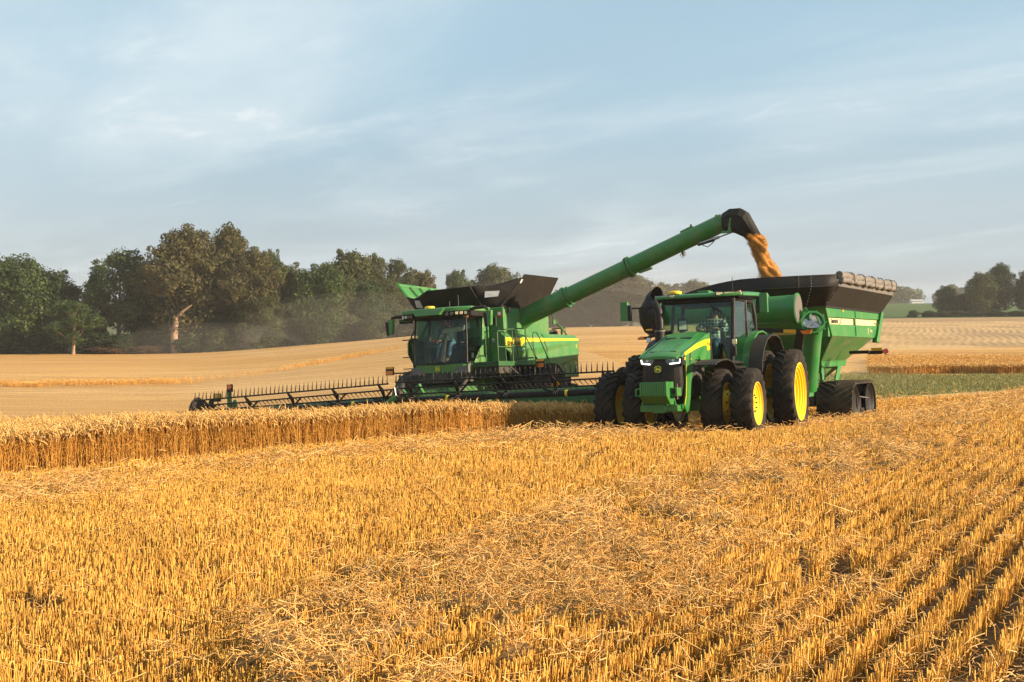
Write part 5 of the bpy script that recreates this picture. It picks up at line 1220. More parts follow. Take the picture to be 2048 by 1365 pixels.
mb = MB()
mb.slab([(1.12, 1.825, 3.14), (.96, 1.825, 2.96), (-1.98, 1.825, 2.96), (-1.98, 1.825, 3.14)], .004); mb.slab([(-2.12, 1.825, 3.14), (-2.12, 1.825, 2.96), (-5.05, 1.825, 2.96), (-5.25, 1.825, 3.14)], .004)
dc = mb.build('decal', 'cream', bin_, smooth=0)
lettering('Unverferth', .19, 'black_paint', dc, (.26, 1.830, 3.05), LEFT, sx=.92, bold=.004)
mb = MB(); mb.tube([(-.32, 1.83, 2.97), (-.44, 1.83, 3.03), (-.54, 1.83, 3.13)], .012, 5); lt = mb.build('swoosh', 'black_paint', dc)
lettering('1319', .09, 'black_paint', dc, (-4.85, 1.830, 3.03), LEFT)
lettering('X', .30, 'cream', bin_, (-3.72, 1.868, 2.76), LEFT, sx=.7, bold=.004); lettering('TREME', .10, 'cream', bin_, (-4.12, 1.868, 2.78), LEFT, bold=.003)
mb = MB(); mb.use('cream'); mb.slab([(.90, .15, 2.84), (.90, .95, 2.84), (.80, .95, 2.70), (.80, .15, 2.70)], .01); pl = mb.build('number_plate', None, bin_, smooth=0)
Tq = Matrix.Translation((.93, .62, 2.80))
lettering('1319', .13, 'black_paint', pl, (.866, .60, 2.775), FRONT)
# extensions
XL = [(1.44, 1.90, 3.48), (-5.48, 1.90, 3.41)]
side_k = [(1.66, 2.33, 4.0), (-5.32, 2.33, 3.94)]; side_t = [(1.63, 2.35, 4.29), (-5.36, 2.35, 4.26)]
for s in (1, -1):
    o_ = lambda q: q if s > 0 else [(x, -y, z) for x, y, z in q][::-1]
    mb = MB(); mb.use('ext_black')
    side_k = [(1.66, 2.33, 4.0), (-5.32, 2.33, 3.94)] if s > 0 else [(1.60, 2.33, 3.80), (-5.32, 2.33, 3.94)]; side_t = [(1.63, 2.35, 4.29), (-5.36, 2.35, 4.26)] if s > 0 else [(1.60, 2.35, 3.86), (-5.36, 2.35, 4.20)]
    mb.slab(o_([XL[0], XL[1], side_k[1], side_k[0]][::-1]), .02); mb.use('grey'); mb.slab(o_([side_k[0], side_k[1], side_t[1], side_t[0]][::-1]), .02)
    ex = mb.build('side_extension', None, cart, bevel=.004)
    mb = MB(); mb.use('dark')
    for x in (-.35, -2.05, -3.6): mb.slab(o_([(x, 1.905, 3.48), (x - .03, 1.905, 3.48), (x - .03, 2.335, 3.98), (x, 2.335, 3.98)][::-1]), .012)
    mb.use('steel')
    for k in range(12): mb.disc((1.2 - .56 * k, s * 1.915, 3.505), .016, (0, s, .3), .012, 6)
    for x in (-.3, -.42, -2.0, -2.1, -3.5, -3.6): mb.disc((x, s * 2.14, 3.76), .018, (0, s, -.8), .012, 6)
    mb.use('black_paint'); mb.hexa([(1.46, s * 1.86, 3.43), (-5.5, s * 1.86, 3.37), (-5.5, s * 1.92, 3.37), (1.46, s * 1.92, 3.43), (1.46, s * 1.86, 3.48), (-5.5, s * 1.86, 3.42), (-5.5, s * 1.92, 3.42), (1.46, s * 1.92, 3.48)])
    mb.build('extension_rib', None, ex)
def arch(y): return 4.33 - .06 * max(0, (-y - .2)) - .045 * max(0, -y - .2) ** 2
ys = np.linspace(2.35, -2.35, 15)
def fx(y, base): b2 = 1.44 if base == 0 else (1.72 if base == 1 else 1.70); return b2 + (.10 if base == 0 else .55) * (1 - (abs(y) / 2.35) ** 2.2)
ring0 = [(fx(y, 0), y * .81, 3.46) for y in ys]; ring1 = [(fx(y, 1), y, 4.0) for y in ys]; ring2 = [(fx(y, 2), y, arch(y)) for y in ys]
for z_ in (0,):
    mb = MB(); n = len(ys); mb.use('ext_black'); mb.add(ring0 + ring1 + ring2, [(k * n + i, k * n + i + 1, (k + 1) * n + i + 1, (k + 1) * n + i) for k in range(2) for i in range(n - 1)])
    fe = mb.build('front_extension', None, cart, smooth=20); so = fe.modifiers.new('solid', 'SOLIDIFY'); so.thickness = .02
    mb = MB(); mb.use('dark')
    for i in (3,): mb.tube([ring0[i], ring1[i], ring2[i]], .016, 5)
    mb.tube([(x + .008, y, z) for x, y, z in ring1], .012, 5, caps=True); mb.use('steel')
    for k in range(12):
        a = k / 11; p = Vector(ring0[2]).lerp(Vector(ring1[2]), min(1, a * 1.6)) if a < .62 else Vector(ring1[2]).lerp(Vector(ring2[2]), (a - .62) / .38)
        mb.disc(tuple(p + Vector((.01, 0, 0))), .017, (1, .3, 0), .012, 6)
    for z, y in ((3.55, 2.02), (3.8, 2.2), (4.02, 2.28), (4.2, 2.3)): mb.disc((1.68, y, z), .018, (1, .3, 0), .014, 6)
    mb.build('rivets', None, fe)
mb = MB(); mb.use('ext_black'); mb.slab([(-5.48, 1.9, 3.41), (-5.36, 2.35, 4.26), (-5.9, 0, 4.3), (-5.36, -2.35, 4.26), (-5.48, -1.9, 3.41)], .02); mb.build('rear_extension', None, cart)
mb = MB(); mb.use('ext_black')
mb.build('inner', None, cart) if False else None
pts = []; rad = []
for i, x in enumerate(np.linspace(1.68, -5.42, 60)):
    pts.append((x, 2.37 + .012 * math.sin(5.1 * x), 4.30 + .018 * math.sin(7.3 * x + 1) - .004 * i / 10)); rad.append(.105 + .016 * math.sin(9.7 * x) + .012 * math.sin(23 * x))
mb = MB(); mb.use('roll'); mb.tube(pts, rad, 14); tr = mb.build('tarp_roll', None, cart, smooth=60)
pts2 = [(x, y + .05, z - .13 + .012 * math.sin(11 * x)) for x, y, z in pts]; mb = MB(); mb.use('roll'); mb.tube(pts2, [r * .72 for r in rad], 12); mb.build('tarp_fold', None, tr, smooth=60)
for x in (.4, -.9, -2.2, -3.4, -4.5, -5.2):
    mb = MB(); mb.tube([(x, 2.30, 4.46), (x, 2.33, 4.43), (x, 2.43, 4.42), (x, 2.50, 4.34), (x, 2.51, 4.2), (x, 2.49, 4.08)], .013, 5); mb.build('strap', 'dark', tr)
# corner auger: lower tube, open joint, folded upper tube with its black spout
LA, LB = Vector((1.95, 1.46, 1.30)), Vector((2.36, 1.78, 2.84))
la = (LB - LA).normalized()
mb = MB(); mb.use('cart_green'); mb.tube([LA - la * .2, LB], .25, 26, caps=False)
jn = Vector((.86, .36, .37)).normalized()            # the joint face looks forward, up and outward
jc = Vector((2.46, 1.81, 2.99)); q = jn.to_track_quat('Z', 'Y').to_matrix()
def ringpts(c, r, n=28, off=0): return [tuple(c + q @ Vector((r * math.cos(2 * PI * k / n), r * math.sin(2 * PI * k / n), off))) for k in range(n)]
mb.tube([LB - la * .35, LB, jc - jn * .02], [.25, .26, .30], 26, caps=False)
for k in range(28): pass
mb.loft([ringpts(jc, .335, off=-.03), ringpts(jc, .335, off=.03), ringpts(jc, .28, off=.03), ringpts(jc, .28, off=-.03)], caps=False)
for a in np.linspace(0, 2 * PI, 11)[:-1]: mb.box(tuple(jc + q @ Vector((.345 * math.cos(a), .345 * math.sin(a), 0))), (.05, .05, .05))
mb.tube([(2.42, 1.30, 3.0), (2.42, 1.62, 3.38)], .055, 10); mb.tube([(2.45, 1.40, 3.12), (2.45, 1.52, 3.30)], .08, 10); mb.box((2.3, 1.55, 3.15), (.2, .3, .2)); mb.box((.9, 1.70, 2.85), (.2, .25, .5))
ca = mb.build('lower_auger', None, cart)
mb = MB(); mb.use('grey'); mb.add(ringpts(jc, .283, off=-.16), [tuple(range(28))]); mb.use('steel'); mb.tube([tuple(jc + q @ Vector((-.25, -.2, -.02))), tuple(jc + q @ Vector((.05, .05, -.02)))], .03, 6); mb.use('cart_green'); mb.tube([tuple(jc + q @ Vector((.10, .18, .0))), tuple(jc + q @ Vector((.22, -.18, .0)))], .022, 6); mb.use('steel')
st = []
for k in range(14):
    a = k * .45; st.append((a, .27, -.15 + .012 * k))
for (a, r, z), (a2, r2, z2_) in zip(st[:-1], st[1:]): mb.add([tuple(jc + q @ Vector((0, 0, z))), tuple(jc + q @ Vector((r * math.cos(a), r * math.sin(a), z))), tuple(jc + q @ Vector((r2 * math.cos(a2), r2 * math.sin(a2), z2_)))], [(0, 1, 2)])
mb.build('flighting', None, ca)
UA, UB = Vector((2.58, 1.42, 3.40)), Vector((2.62, -2.62, 3.42)); ua = (UB - UA).normalized()
mb = MB(); mb.use('cart_green'); mb.tube([UA, UA.lerp(UB, .35), UB], [.385, .34, .30], 30, caps=False)
mb.tube([UA - ua * .02, UA + ua * .03], .425, 30); mb.bb(2.4, 2.66, .10, .95, 3.0, 3.22); mb.box((2.58, .55, 3.79), (.1, .12, .08))
mb.tube([UB - ua * .05, UB], .33, 26)
ua_o = mb.build('upper_auger', None, cart)
mb = MB(); mb.use('grey'); mb.disc(tuple(UA - ua * .022), .375, tuple(-ua), .012, 28); mb.use('decal_yellow'); 
mb.build('auger_mouth', None, ua_o)
rings = []
for c, d, ru, rv in (((2.66, -2.72, 3.97), (.45, .80, .30), .20, .32), ((2.62, -2.90, 3.80), (.25, .85, .55), .24, .34), ((2.58, -3.00, 3.52), (.1, .30, 1), .34, .34), ((2.56, -2.98, 3.22), (.05, -.05, 1), .33, .33), ((2.54, -2.92, 2.98), (.05, -.2, 1), .27, .26), ((2.52, -2.86, 2.84), (.05, -.3, 1), .16, .14)):
    qd = Vector(d).normalized(); a = Vector((1, -.35, 0)) if abs(qd.z) > .7 else Vector((.6, -.2, -1)); a = (a - qd * a.dot(qd)).normalized(); b2 = qd.cross(a)
    rings.append([tuple(Vector(c) + a * (rv * math.cos(2 * PI * k / 22)) + b2 * (ru * math.sin(2 * PI * k / 22))) for k in range(22)])
mb = MB(); mb.use('black'); mb.loft(rings, caps=False); n0 = len(mb.v) - 22; mb.add(rings[-1], [tuple(range(22))]); mb.add([tuple(Vector(p) * 1) for p in rings[1]], [tuple(range(22))]); mb.tube([(2.6, -2.55, 3.42), (2.6, -3.0, 3.42)], .31, 22)
sp2 = mb.build('spout', None, ua_o, smooth=50)
mb = MB(); mb.box((2.86, -2.92, 2.98), (.02, .20, .05)); mb.build('tape', 'amber_tape', sp2)
# light bar and strut across the front
mb = MB(); mb.use('black_paint'); mb.hexa([(2.86, .2, 2.78), (2.92, .2, 2.78), (2.92, 1.75, 2.68), (2.86, 1.75, 2.68), (2.86, .2, 2.90), (2.92, .2, 2.90), (2.92, 1.75, 2.80), (2.86, 1.75, 2.80)]); mb.slab([(2.90, 1.45, 2.70), (2.90, 1.68, 2.70), (2.55, 1.45, 2.0), (2.55, 1.22, 2.0)], .08)
mb.use('grey'); mb.slab([(2.72, 1.50, 2.42), (2.72, 1.58, 2.40), (2.55, 1.44, 2.02), (2.55, 1.34, 2.02)], .02)
mb.use('amber_tape'); mb.hexa([(2.925, 1.10, 2.725), (2.93, 1.10, 2.725), (2.93, 1.45, 2.70), (2.925, 1.45, 2.70), (2.925, 1.10, 2.82), (2.93, 1.10, 2.82), (2.93, 1.45, 2.80), (2.925, 1.45, 2.80)])
lb = mb.build('light_bar', None, cart)
mb = MB(); mb.slab([(2.95, 1.58, 2.76), (2.95, 1.92, 2.78), (2.95, 1.86, 2.67), (2.95, 1.66, 2.66)], .04); mb.build('lamp', 'orange', lb)
# rear light arm
mb = MB(); mb.use('black_paint'); mb.tube([(-1.6, 1.5, 2.10), (-1.55, 2.1, 2.10)], .05, 8); mb.box((-1.85, 2.0, 2.09), (.10, 1.0, .09)); mb.bb(-1.9, -1.8, 2.0, 2.42, 2.02, 2.12); mb.use('amber_tape'); mb.box((-1.795, 2.28, 2.17), (.02, .34, .09)); la_o = mb.build('light_arm', None, cart)
la_o.location = (-.5, .15, .02)
mb = MB(); mb.use('red'); mb.disc((-1.86, 2.53, 2.10), .085, (1, .3, 0), .06, 18); mb.build('lamp', None, la_o)
mb = MB(); mb.tube([(-1.86, 2.56, 2.2), (-1.86, 2.68, 2.2), (-1.86, 2.68, 2.0), (-1.86, 2.5, 2.0)], .008, 5); mb.build('lamp_guard', 'steel', la_o)
# frame, tongue, struts
mb = MB(); mb.use('cart_green'); 
for s in (1, -1): mb.tube([(-3.9, s * .85, 1.70), (-2.6, s * 1.05, 1.05)], .07, 4); mb.tube([(-1.7, s * .85, 1.7), (-1.1, s * 1.05, 1.05)], .07, 4); mb.slab([(-3.3, s * .92, 1.7), (-3.75, s * .92, 1.7), (-2.75, s * .98, 1.0), (-2.45, s * .98, 1.0)], .05); mb.tube([(-4.2, s * .6, 1.0), (2.2, s * .5, .95), (4.0, s * .1, .85)], .10, 4)
mb.bb(-1.2, -.7, -1.9, 1.9, .52, .80); mb.hexa([(1.8, -.25, .75), (5.9, -.12, .50), (5.9, .12, .50), (1.8, .25, .75), (1.8, -.25, 1.1), (5.9, -.12, .68), (5.9, .12, .68), (1.8, .25, 1.1)])
mb.bb(1.2, 2.1, .3, 1.4, .9, 1.05)
mb.use('dark'); mb.tube([(3.0, .3, .9), (3.0, .3, .3)], .05, 8); mb.tube([(5.6, .05, .8), (4.5, .15, 1.2), (3.0, .2, 1.1)], .025, 6); mb.tube([(5.6, -.05, .8), (4.6, -.1, 1.3), (3.0, -.2, 1.1)], .025, 6); mb.bb(-4.0, .5, -1.2, 1.2, .6, 1.0)
mb.build('frame', None, cart, bevel=.01)
mb = MB(); mb.use('dark'); mb.tube([(1.75, 1.78 + .13 * math.cos(a), 1.55 + .22 * math.sin(a)) for a in np.linspace(0, 2 * PI, 21)[:-1]], .014, 6, closed=True); mb.tube([(1.7, 1.5, 1.62), (1.75, 1.78, 1.60)], .03, 8); mb.build('crank_wheel', None, cart)
# tracks
def track_loop(hx, r, rtop, n=26):
    """belt outline in x,z: two end wheels joined"""
    P = []
    for k in range(n): a = -PI / 2 + PI * k / (n - 1); P.append((hx + r * math.cos(a), r + .02 + r * math.sin(a)))
    for k in range(1, 14): t = k / 14; P.append((hx - 2 * hx * t, 2 * r + .02))
    for k in range(n): a = PI / 2 + PI * k / (n - 1); P.append((-hx + r * math.cos(a), r + .02 + r * math.sin(a)))
    for k in range(1, 14): t = k / 14; P.append((-hx + 2 * hx * t, .02))
    return P
TL = track_loop(.90, .60, .6); W2 = .52
def offs(P, d):
    out = []; n = len(P)
    for i in range(n):
        a, b2 = P[i - 1], P[(i + 1) % n]; t = Vector((b2[0] - a[0], b2[1] - a[1])).normalized(); out.append((P[i][0] + t.y * d, P[i][1] - t.x * d))
    return out
Oo, Oi = offs(TL, 0.0), offs(TL, -.035)
mb = MB(); n = len(TL)
mb.add([(x, -W2, z) for x, z in Oo] + [(x, W2, z) for x, z in Oo] + [(x, W2, z) for x, z in Oi] + [(x, -W2, z) for x, z in Oi], [(k * n + i, k * n + (i + 1) % n, ((k + 1) % 4) * n + (i + 1) % n, ((k + 1) % 4) * n + i) for k in range(4) for i in range(n)])
per = [0.0]
for i in range(n): per.append(per[-1] + math.dist(TL[i], TL[(i + 1) % n]))
def on_loop(sv, d):
    sv %= per[-1]; i = max(0, np.searchsorted(per, sv, 'right') - 1); i = min(i, n - 1); u = (sv - per[i]) / (per[i + 1] - per[i])
    A_, B_ = TL[i], TL[(i + 1) % n]
    Aa, Bb = offs_d(d)[i], offs_d(d)[(i + 1) % n]
    return (Aa[0] + (Bb[0] - Aa[0]) * u, Aa[1] + (Bb[1] - Aa[1]) * u)
_oc = {}
def offs_d(d):
    if d not in _oc: _oc[d] = offs(TL, d)
    return _oc[d]
nl = 34
for k in range(nl):
    for s in (1, -1):
        s0 = per[-1] * (k + (.5 if s > 0 else 0)) / nl; stv = []
        for f in (.03, .35, .7, 1.0):
            sv = s0 + .36 * f        # chevron, centre lower on the front face
            lw = .036 if f < .9 else .03
            for dd, hh in ((-lw, -.01), (lw, -.01), (lw * .75, .06), (-lw * .75, .06)):
                x, z = on_loop(sv + dd, hh); stv.append((x, s * W2 * f, z))
        fs = [(0, 1, 2, 3), (12, 15, 14, 13)]
        for i in range(3):
            for q_ in range(4): fs.append((i * 4 + q_, i * 4 + (q_ + 1) % 4, (i + 1) * 4 + (q_ + 1) % 4, (i + 1) * 4 + q_))
        mb.add(stv, fs)
for k in range(60):      # guide lugs inside
    sv = per[-1] * k / 60; x, z = on_loop(sv, -.06); mb.box((x, 0, z), (.06, .10, .06))
belt_me = mb.mesh('belt', 'track_rubber', 35)
wh = MB(); wh.lathe([(.555, -.47), (.555, -.44), (.50, -.40), (.40, -.36), (.14, -.33), (.10, -.36), (0, -.36), (0, -.30), (.4, -.30), (.50, -.10), (.555, -.08), (.565, -.08), (.565, .08), (.555, .08), (.50, .10), (.4, .30), (0, .30), (0, .36), (.10, .36), (.14, .33), (.40, .36), (.50, .40), (.555, .44), (.555, .47), (.545, .47), (.50, .43), (.38, .26)], 36)
wh_me = wh.mesh('idler', 'black_paint', 40)
rw = MB(); rw.lathe([(.17, -.42), (.19, -.40), (.19, -.12), (.1, -.1), (.1, .1), (.19, .12), (.19, .40), (.17, .42), (.05, .42), (.05, .46), (0, .46)], 22); rw_me = rw.mesh('roller', 'black_paint', 40)
for s in (1, -1):
    tk = empty('track', Matrix.Translation((-.92, s * 1.80, 0)), cart)
    b = link_mesh('belt', belt_me, tk)
    for x in (.90, -.90):
        w = link_mesh('idler', wh_me, tk); w.location = (x, 0, .62)
    for x in (.30, -.30):
        w = link_mesh('roller', rw_me, tk); w.location = (x, 0, .235)
    mb = MB(); mb.use('black'); mb.hexa([(-.75, -.14, .45), (.75, -.14, .45), (.75, .14, .45), (-.75, .14, .45), (-.5, -.14, .72), (.5, -.14, .72), (.5, .14, .72), (-.5, .14, .72)])
    mb.use('grey'); mb.slab([(.55, .12 * s, .90), (-.75, .12 * s, .78), (-.60, .50 * s, .72), (.30, .50 * s, .78)], .03); mb.use('black'); mb.bb(.0, .45, s * .2, s * .42, .3, .8); mb.tube([(-.1, .44 * s, .42), (.28, .44 * s, .42)], .05, 8)
    mb.build('undercarriage', None, tk, bevel=.01)
# ------------------------------------------------------------------ falling grain
def grain():
    g0 = CPOSE @ Vector((-.48, 8.90, 5.34)); g1 = KP @ Vector((1.30, .48, 3.6))
    n, m = 46, 26; vs = []
    r_ = np.random.default_rng(3)
    ph = r_.uniform(0, 6.28, 12)
    P = []; 
    for i in range(n):
        t = i / (n - 1); p = g0.lerp(g1, t ** 1.0); p.z = g0.z + (g1.z - g0.z) * (0.55 * t + .45 * t * t); sh = .07 * math.sin(3.0 * t * PI + .5) * t
        p += Vector((sh, 0, 0)); P.append(p)
        base = .19 + .07 * t + .03 * math.sin(9 * t + 1)
        for k in range(m):
            a = 2 * PI * k / m
            rr = base * (1 + .20 * math.sin(3 * a + 14 * t + ph[0]) + .14 * math.sin(5 * a - 22 * t + ph[1]) + .10 * math.sin(2 * a + 37 * t + ph[2]) + .045 * r_.uniform(-1, 1))
            vs.append((p.x + rr * math.cos(a), p.y + rr * math.sin(a), p.z + .02 * r_.uniform(-1, 1)))
    fs = [(i * m + k, i * m + (k + 1) % m, (i + 1) * m + (k + 1) % m, (i + 1) * m + k) for i in range(n - 1) for k in range(m)]
    vs = np.array(vs); fs = np.array(fs)
    # loose kernels on and around the column
    N = 26000
    t = r_.uniform(0, 1, N); idx = (t * (n - 1)).astype(int); a = r_.uniform(0, 2 * PI, N)
    Pc = np.array([tuple(p) for p in P])[idx]
    base = .19 + .07 * t + .03 * np.sin(9 * t + 1)
    rr = base * (1 + .20 * np.sin(3 * a + 14 * t + ph[0]) + .14 * np.sin(5 * a - 22 * t + ph[1]) + .10 * np.sin(2 * a + 37 * t + ph[2]))
    lft = np.clip(-np.cos(a), 0, 1)
    rr = rr * (1.0 + np.abs(r_.normal(0, .03 + .09 * lft, N)))
    c = Pc + np.stack([rr * np.cos(a), rr * np.sin(a), r_.uniform(-.03, .03, N)], 1)
    d = r_.normal(0, 1, (N, 3)); d[:, 2] *= 2; d /= np.linalg.norm(d, axis=1, keepdims=True)
    v2, q2 = sticks(np.stack([c - d * .006, c + d * .006], 1), np.full((N, 2), .0045))
    me = mesh_np('grain_stream', np.concatenate([vs, v2]), np.concatenate([fs, q2 + len(vs)]), ['grain'])
    tag(link_mesh('grain_stream', me), 'orange stream of wheat grain falling from the auger spout into the cart', 'grain', kind='stuff')
grain()
# heap of grain inside the cart
mb = MB(); nh = 24; vs = []
for j in range(nh + 1):
    for i in range(nh + 1):
        x = -5.3 + 6.6 * i / nh; y = -1.8 + 3.6 * j / nh
        vs.append(tuple(KP @ Vector((x, y, 2.9 + .55 * math.exp(-((x - .6) ** 2 + (y - .4) ** 2) / 2.2) + .03 * math.sin(5 * x + 3 * y)))))
mb.add(vs, [(j * (nh + 1) + i, j * (nh + 1) + i + 1, (j + 1) * (nh + 1) + i + 1, (j + 1) * (nh + 1) + i) for j in range(nh) for i in range(nh)])
tag(mb.build('grain_heap', 'grain', None, smooth=60), 'heap of wheat grain lying inside the bin of the cart', 'grain', kind='stuff')

# ------------------------------------------------------------------ PEOPLE
def skin_mesh(name, joints, edges, m, parent, sub=2):
    """one continuous figure grown over connected joints: joints = {key: (x, y, z, radius)}"""
    keys = list(joints); ix = {k: i for i, k in enumerate(keys)}
    me = bpy.data.meshes.new(name)
    me.from_pydata([joints[k][:3] for k in keys], [(ix[a], ix[b2]) for a, b2 in edges], [])
    o = bpy.data.objects.new(name, me); col.objects.link(o); o.parent = parent
    o.modifiers.new('skin', 'SKIN')
    if not me.skin_vertices: 
        bm = bmesh.new(); bm.from_mesh(me); bm.verts.layers.skin.verify(); bm.to_mesh(me); bm.free()
    for i, k in enumerate(keys):
        r = joints[k][3]; me.skin_vertices[0].data[i].radius = r if isinstance(r, tuple) else (r, r)
    me.skin_vertices[0].data[0].use_root = True
    s = o.modifiers.new('sub', 'SUBSURF'); s.levels = sub; s.render_levels = sub
    dg = bpy.context.evaluated_depsgraph_get(); dg.update()
    m2 = bpy.data.meshes.new_from_object(o.evaluated_get(dg)); o.modifiers.clear(); o.data = m2
    m2.materials.clear(); m2.materials.append(M[m]); m2.shade_smooth()
    return o
def person(name, label, root_m, J, shirt, trousers, capm, hands, look):
    """J holds the joints in the vehicle's frame; look = facing direction of the head"""
    p = tag(empty(name, root_m), label, 'person')
    body = {'pelvis': (*J['pelvis'], (.13, .11)), 'waist': (*J['waist'], (.13, .10)), 'chest': (*J['chest'], (.155, .11)), 'neck0': (*J['neck'], (.06, .06)), 'head0': (*J['head0'], (.055, .06)), 'head1': (*J['head'], (.082, .095)), 'head2': (*(Vector(J['head']) + Vector((0, 0, .085))), (.07, .08))}
    ed = [('pelvis', 'waist'), ('waist', 'chest'), ('chest', 'neck0'), ('neck0', 'head0'), ('head0', 'head1'), ('head1', 'head2')]
    L = Vector(look).normalized()
    body['nose'] = (*(Vector(J['head']) + L * .105 + Vector((0, 0, -.005))), (.016, .02)); ed.append(('head1', 'nose'))
    for s in 'lr':
        body['sh' + s] = (*J['sh' + s], (.062, .06)); body['el' + s] = (*J['el' + s], (.047, .045)); body['wr' + s] = (*J['wr' + s], (.030, .026)); body['pa' + s] = (*J['pa' + s], (.038, .018))
        ed += [('chest', 'sh' + s), ('sh' + s, 'el' + s), ('el' + s, 'wr' + s), ('wr' + s, 'pa' + s)]
        d = (Vector(J['pa' + s]) - Vector(J['wr' + s])).normalized(); sd = d.cross(Vector(hands[s])).normalized(); cu = Vector(hands[s]).normalized()
        for fi, (o2, ln) in enumerate(((-.030, .060), (-.010, .072), (.010, .068), (.029, .052))):
            b0 = Vector(J['pa' + s]) + sd * o2 + d * .03; k1 = b0 + d * ln * .5 - cu * .012; k2 = k1 + d * ln * .28 - cu * .035
            for nm, v, r in (('a', b0, .010), ('b', k1, .009), ('c', k2, .007)): body['f%s%d%s' % (s, fi, nm)] = (*v, r)
            ed += [('pa' + s, 'f%s%da' % (s, fi)), ('f%s%da' % (s, fi), 'f%s%db' % (s, fi)), ('f%s%db' % (s, fi), 'f%s%dc' % (s, fi))]
        t0 = Vector(J['pa' + s]) - sd * .045 - d * .01; t1 = t0 - sd * .015 + d * .035 - cu * .02
        body['t%s0' % s] = (*t0, .011); body['t%s1' % s] = (*t1, .008); ed += [('wr' + s, 't%s0' % s), ('t%s0' % s, 't%s1' % s)]
        body['hi' + s] = (*J['hi' + s], (.085, .09)); body['kn' + s] = (*J['kn' + s], (.062, .065)); body['an' + s] = (*J['an' + s], (.040, .045)); body['to' + s] = (*J['to' + s], (.035, .03))
        ed += [('pelvis', 'hi' + s), ('hi' + s, 'kn' + s), ('kn' + s, 'an' + s), ('an' + s, 'to' + s)]
    skin_mesh('body', body, ed, 'skin', p, 1)
    g = .014
    sh = {k: (*body[k][:3], tuple(r + .045 for r in body[k][3])) for k in ('waist', 'chest')}
    sh['collar'] = (*(Vector(J['neck']) - Vector((0, 0, .03))), (.085, .08)); sh['hem'] = (*(Vector(J['pelvis']) + Vector((0, 0, .03))), (.18, .16))
    es = [('waist', 'chest'), ('chest', 'collar'), ('waist', 'hem')]
    for s in 'lr':
        for k in ('sh', 'el'): sh[k + s] = (*body[k + s][:3], tuple(r + (.034 if k == 'sh' else .022) for r in body[k + s][3]))
        cuf = Vector(J['el' + s]).lerp(Vector(J['wr' + s]), hands.get('cuff', .85)); sh['cu' + s] = (*cuf, (.052, .05)); es += [('chest', 'sh' + s), ('sh' + s, 'el' + s), ('el' + s, 'cu' + s)]
    skin_mesh('shirt', sh, es, shirt, p, 2)
    tr = {'pelvis': (*J['pelvis'], (.142, .122))}; et = []
    for s in 'lr':
        for k in ('hi', 'kn'): tr[k + s] = (*body[k + s][:3], tuple(r + g for r in body[k + s][3]))
        tr['cf' + s] = (*(Vector(J['an' + s]) + (Vector(J['kn' + s]) - Vector(J['an' + s])) * .06), (.062, .062)); et += [('pelvis', 'hi' + s), ('hi' + s, 'kn' + s), ('kn' + s, 'cf' + s)]
    skin_mesh('trousers', tr, et, trousers, p, 2)
    for s in 'lr':
        a, b2 = Vector(J['an' + s]), Vector(J['to' + s])
        mb = MB(); mb.tube([a + Vector((0, 0, .06)), a - Vector((0, 0, .02)), a.lerp(b2, .5) - Vector((0, 0, .01)), b2], [.055, .06, .055, .04], 10); mb.build('boot', 'boot', p, smooth=60)
    h = Vector(J['head']); R3 = L.to_track_quat('X', 'Z').to_matrix().to_4x4(); T = Matrix.Translation(h) @ R3
    mb = MB(); rings = []
    for z, rx, ry, dx in ((-.06, .088, .080, -.028), (0, .098, .088, -.022), (.05, .110, .094, -.004), (.09, .100, .088, 0), (.125, .06, .055, -.005)):
        rings.append([tuple(T @ Vector((dx + rx * math.cos(2 * PI * k / 16), ry * math.sin(2 * PI * k / 16), z))) for k in range(16)])
    mb.loft(rings[2:] if capm else rings)
    if capm: mb.slab([tuple(T @ Vector(v)) for v in ((.06, -.075, .055), (.19, -.05, .045), (.20, 0, .05), (.19, .05, .045), (.06, .075, .055))], .012)
    mb.build('cap' if capm else 'hair', capm or 'hair', p, smooth=60)
    if capm:
        mb = MB(); mb.loft(rings[:3]); mb.build('hair', 'hair', p, smooth=60)
    mb = MB()
    for sy in (1, -1): mb.disc(tuple(T @ Vector((.083, sy * .032, .022))), .011, tuple(R3 @ Vector((1, 0, 0))), .01, 10); mb.disc(tuple(T @ Vector((0, sy * .088, -.005))), .028, tuple(R3 @ Vector((0, sy, 0))), .012, 10) if False else None
    mb.build('eye', 'boot', p); mb = MB(); mb.box(tuple(T @ Vector((.082, 0, -.052))), (.012, .045, .010), R3); mb.build('mouth', 'boot', p)
    mb = MB()
    for sy in (1, -1): mb.disc(tuple(T @ Vector((-.005, sy * .083, -.005))), .028, tuple(R3 @ Vector((.2, sy, 0))), .014, 10)
    mb.build('ear', 'skin', p)
    return p
JC = {'pelvis': (1.50, -.10, 2.76), 'waist': (1.46, -.10, 2.90), 'chest': (1.47, -.08, 3.06), 'neck': (1.50, -.10, 3.20), 'head0': (1.52, -.13, 3.25), 'head': (1.54, -.15, 3.33),
      'shl': (1.46, .14, 3.13), 'ell': (1.62, .36, 3.10), 'wrl': (1.66, .52, 3.27), 'pal': (1.66, .53, 3.36), 'shr': (1.48, -.31, 3.09), 'elr': (1.56, -.43, 2.88), 'wrr': (1.74, -.36, 2.78), 'par': (1.82, -.36, 2.78),
      'hil': (1.54, .02, 2.72), 'knl': (1.92, .12, 2.66), 'anl': (2.02, .06, 2.24), 'tol': (2.20, .05, 2.16), 'hir': (1.54, -.22, 2.72), 'knr': (1.92, -.26, 2.64), 'anr': (2.00, -.32, 2.22), 'tor': (2.18, -.34, 2.15)}
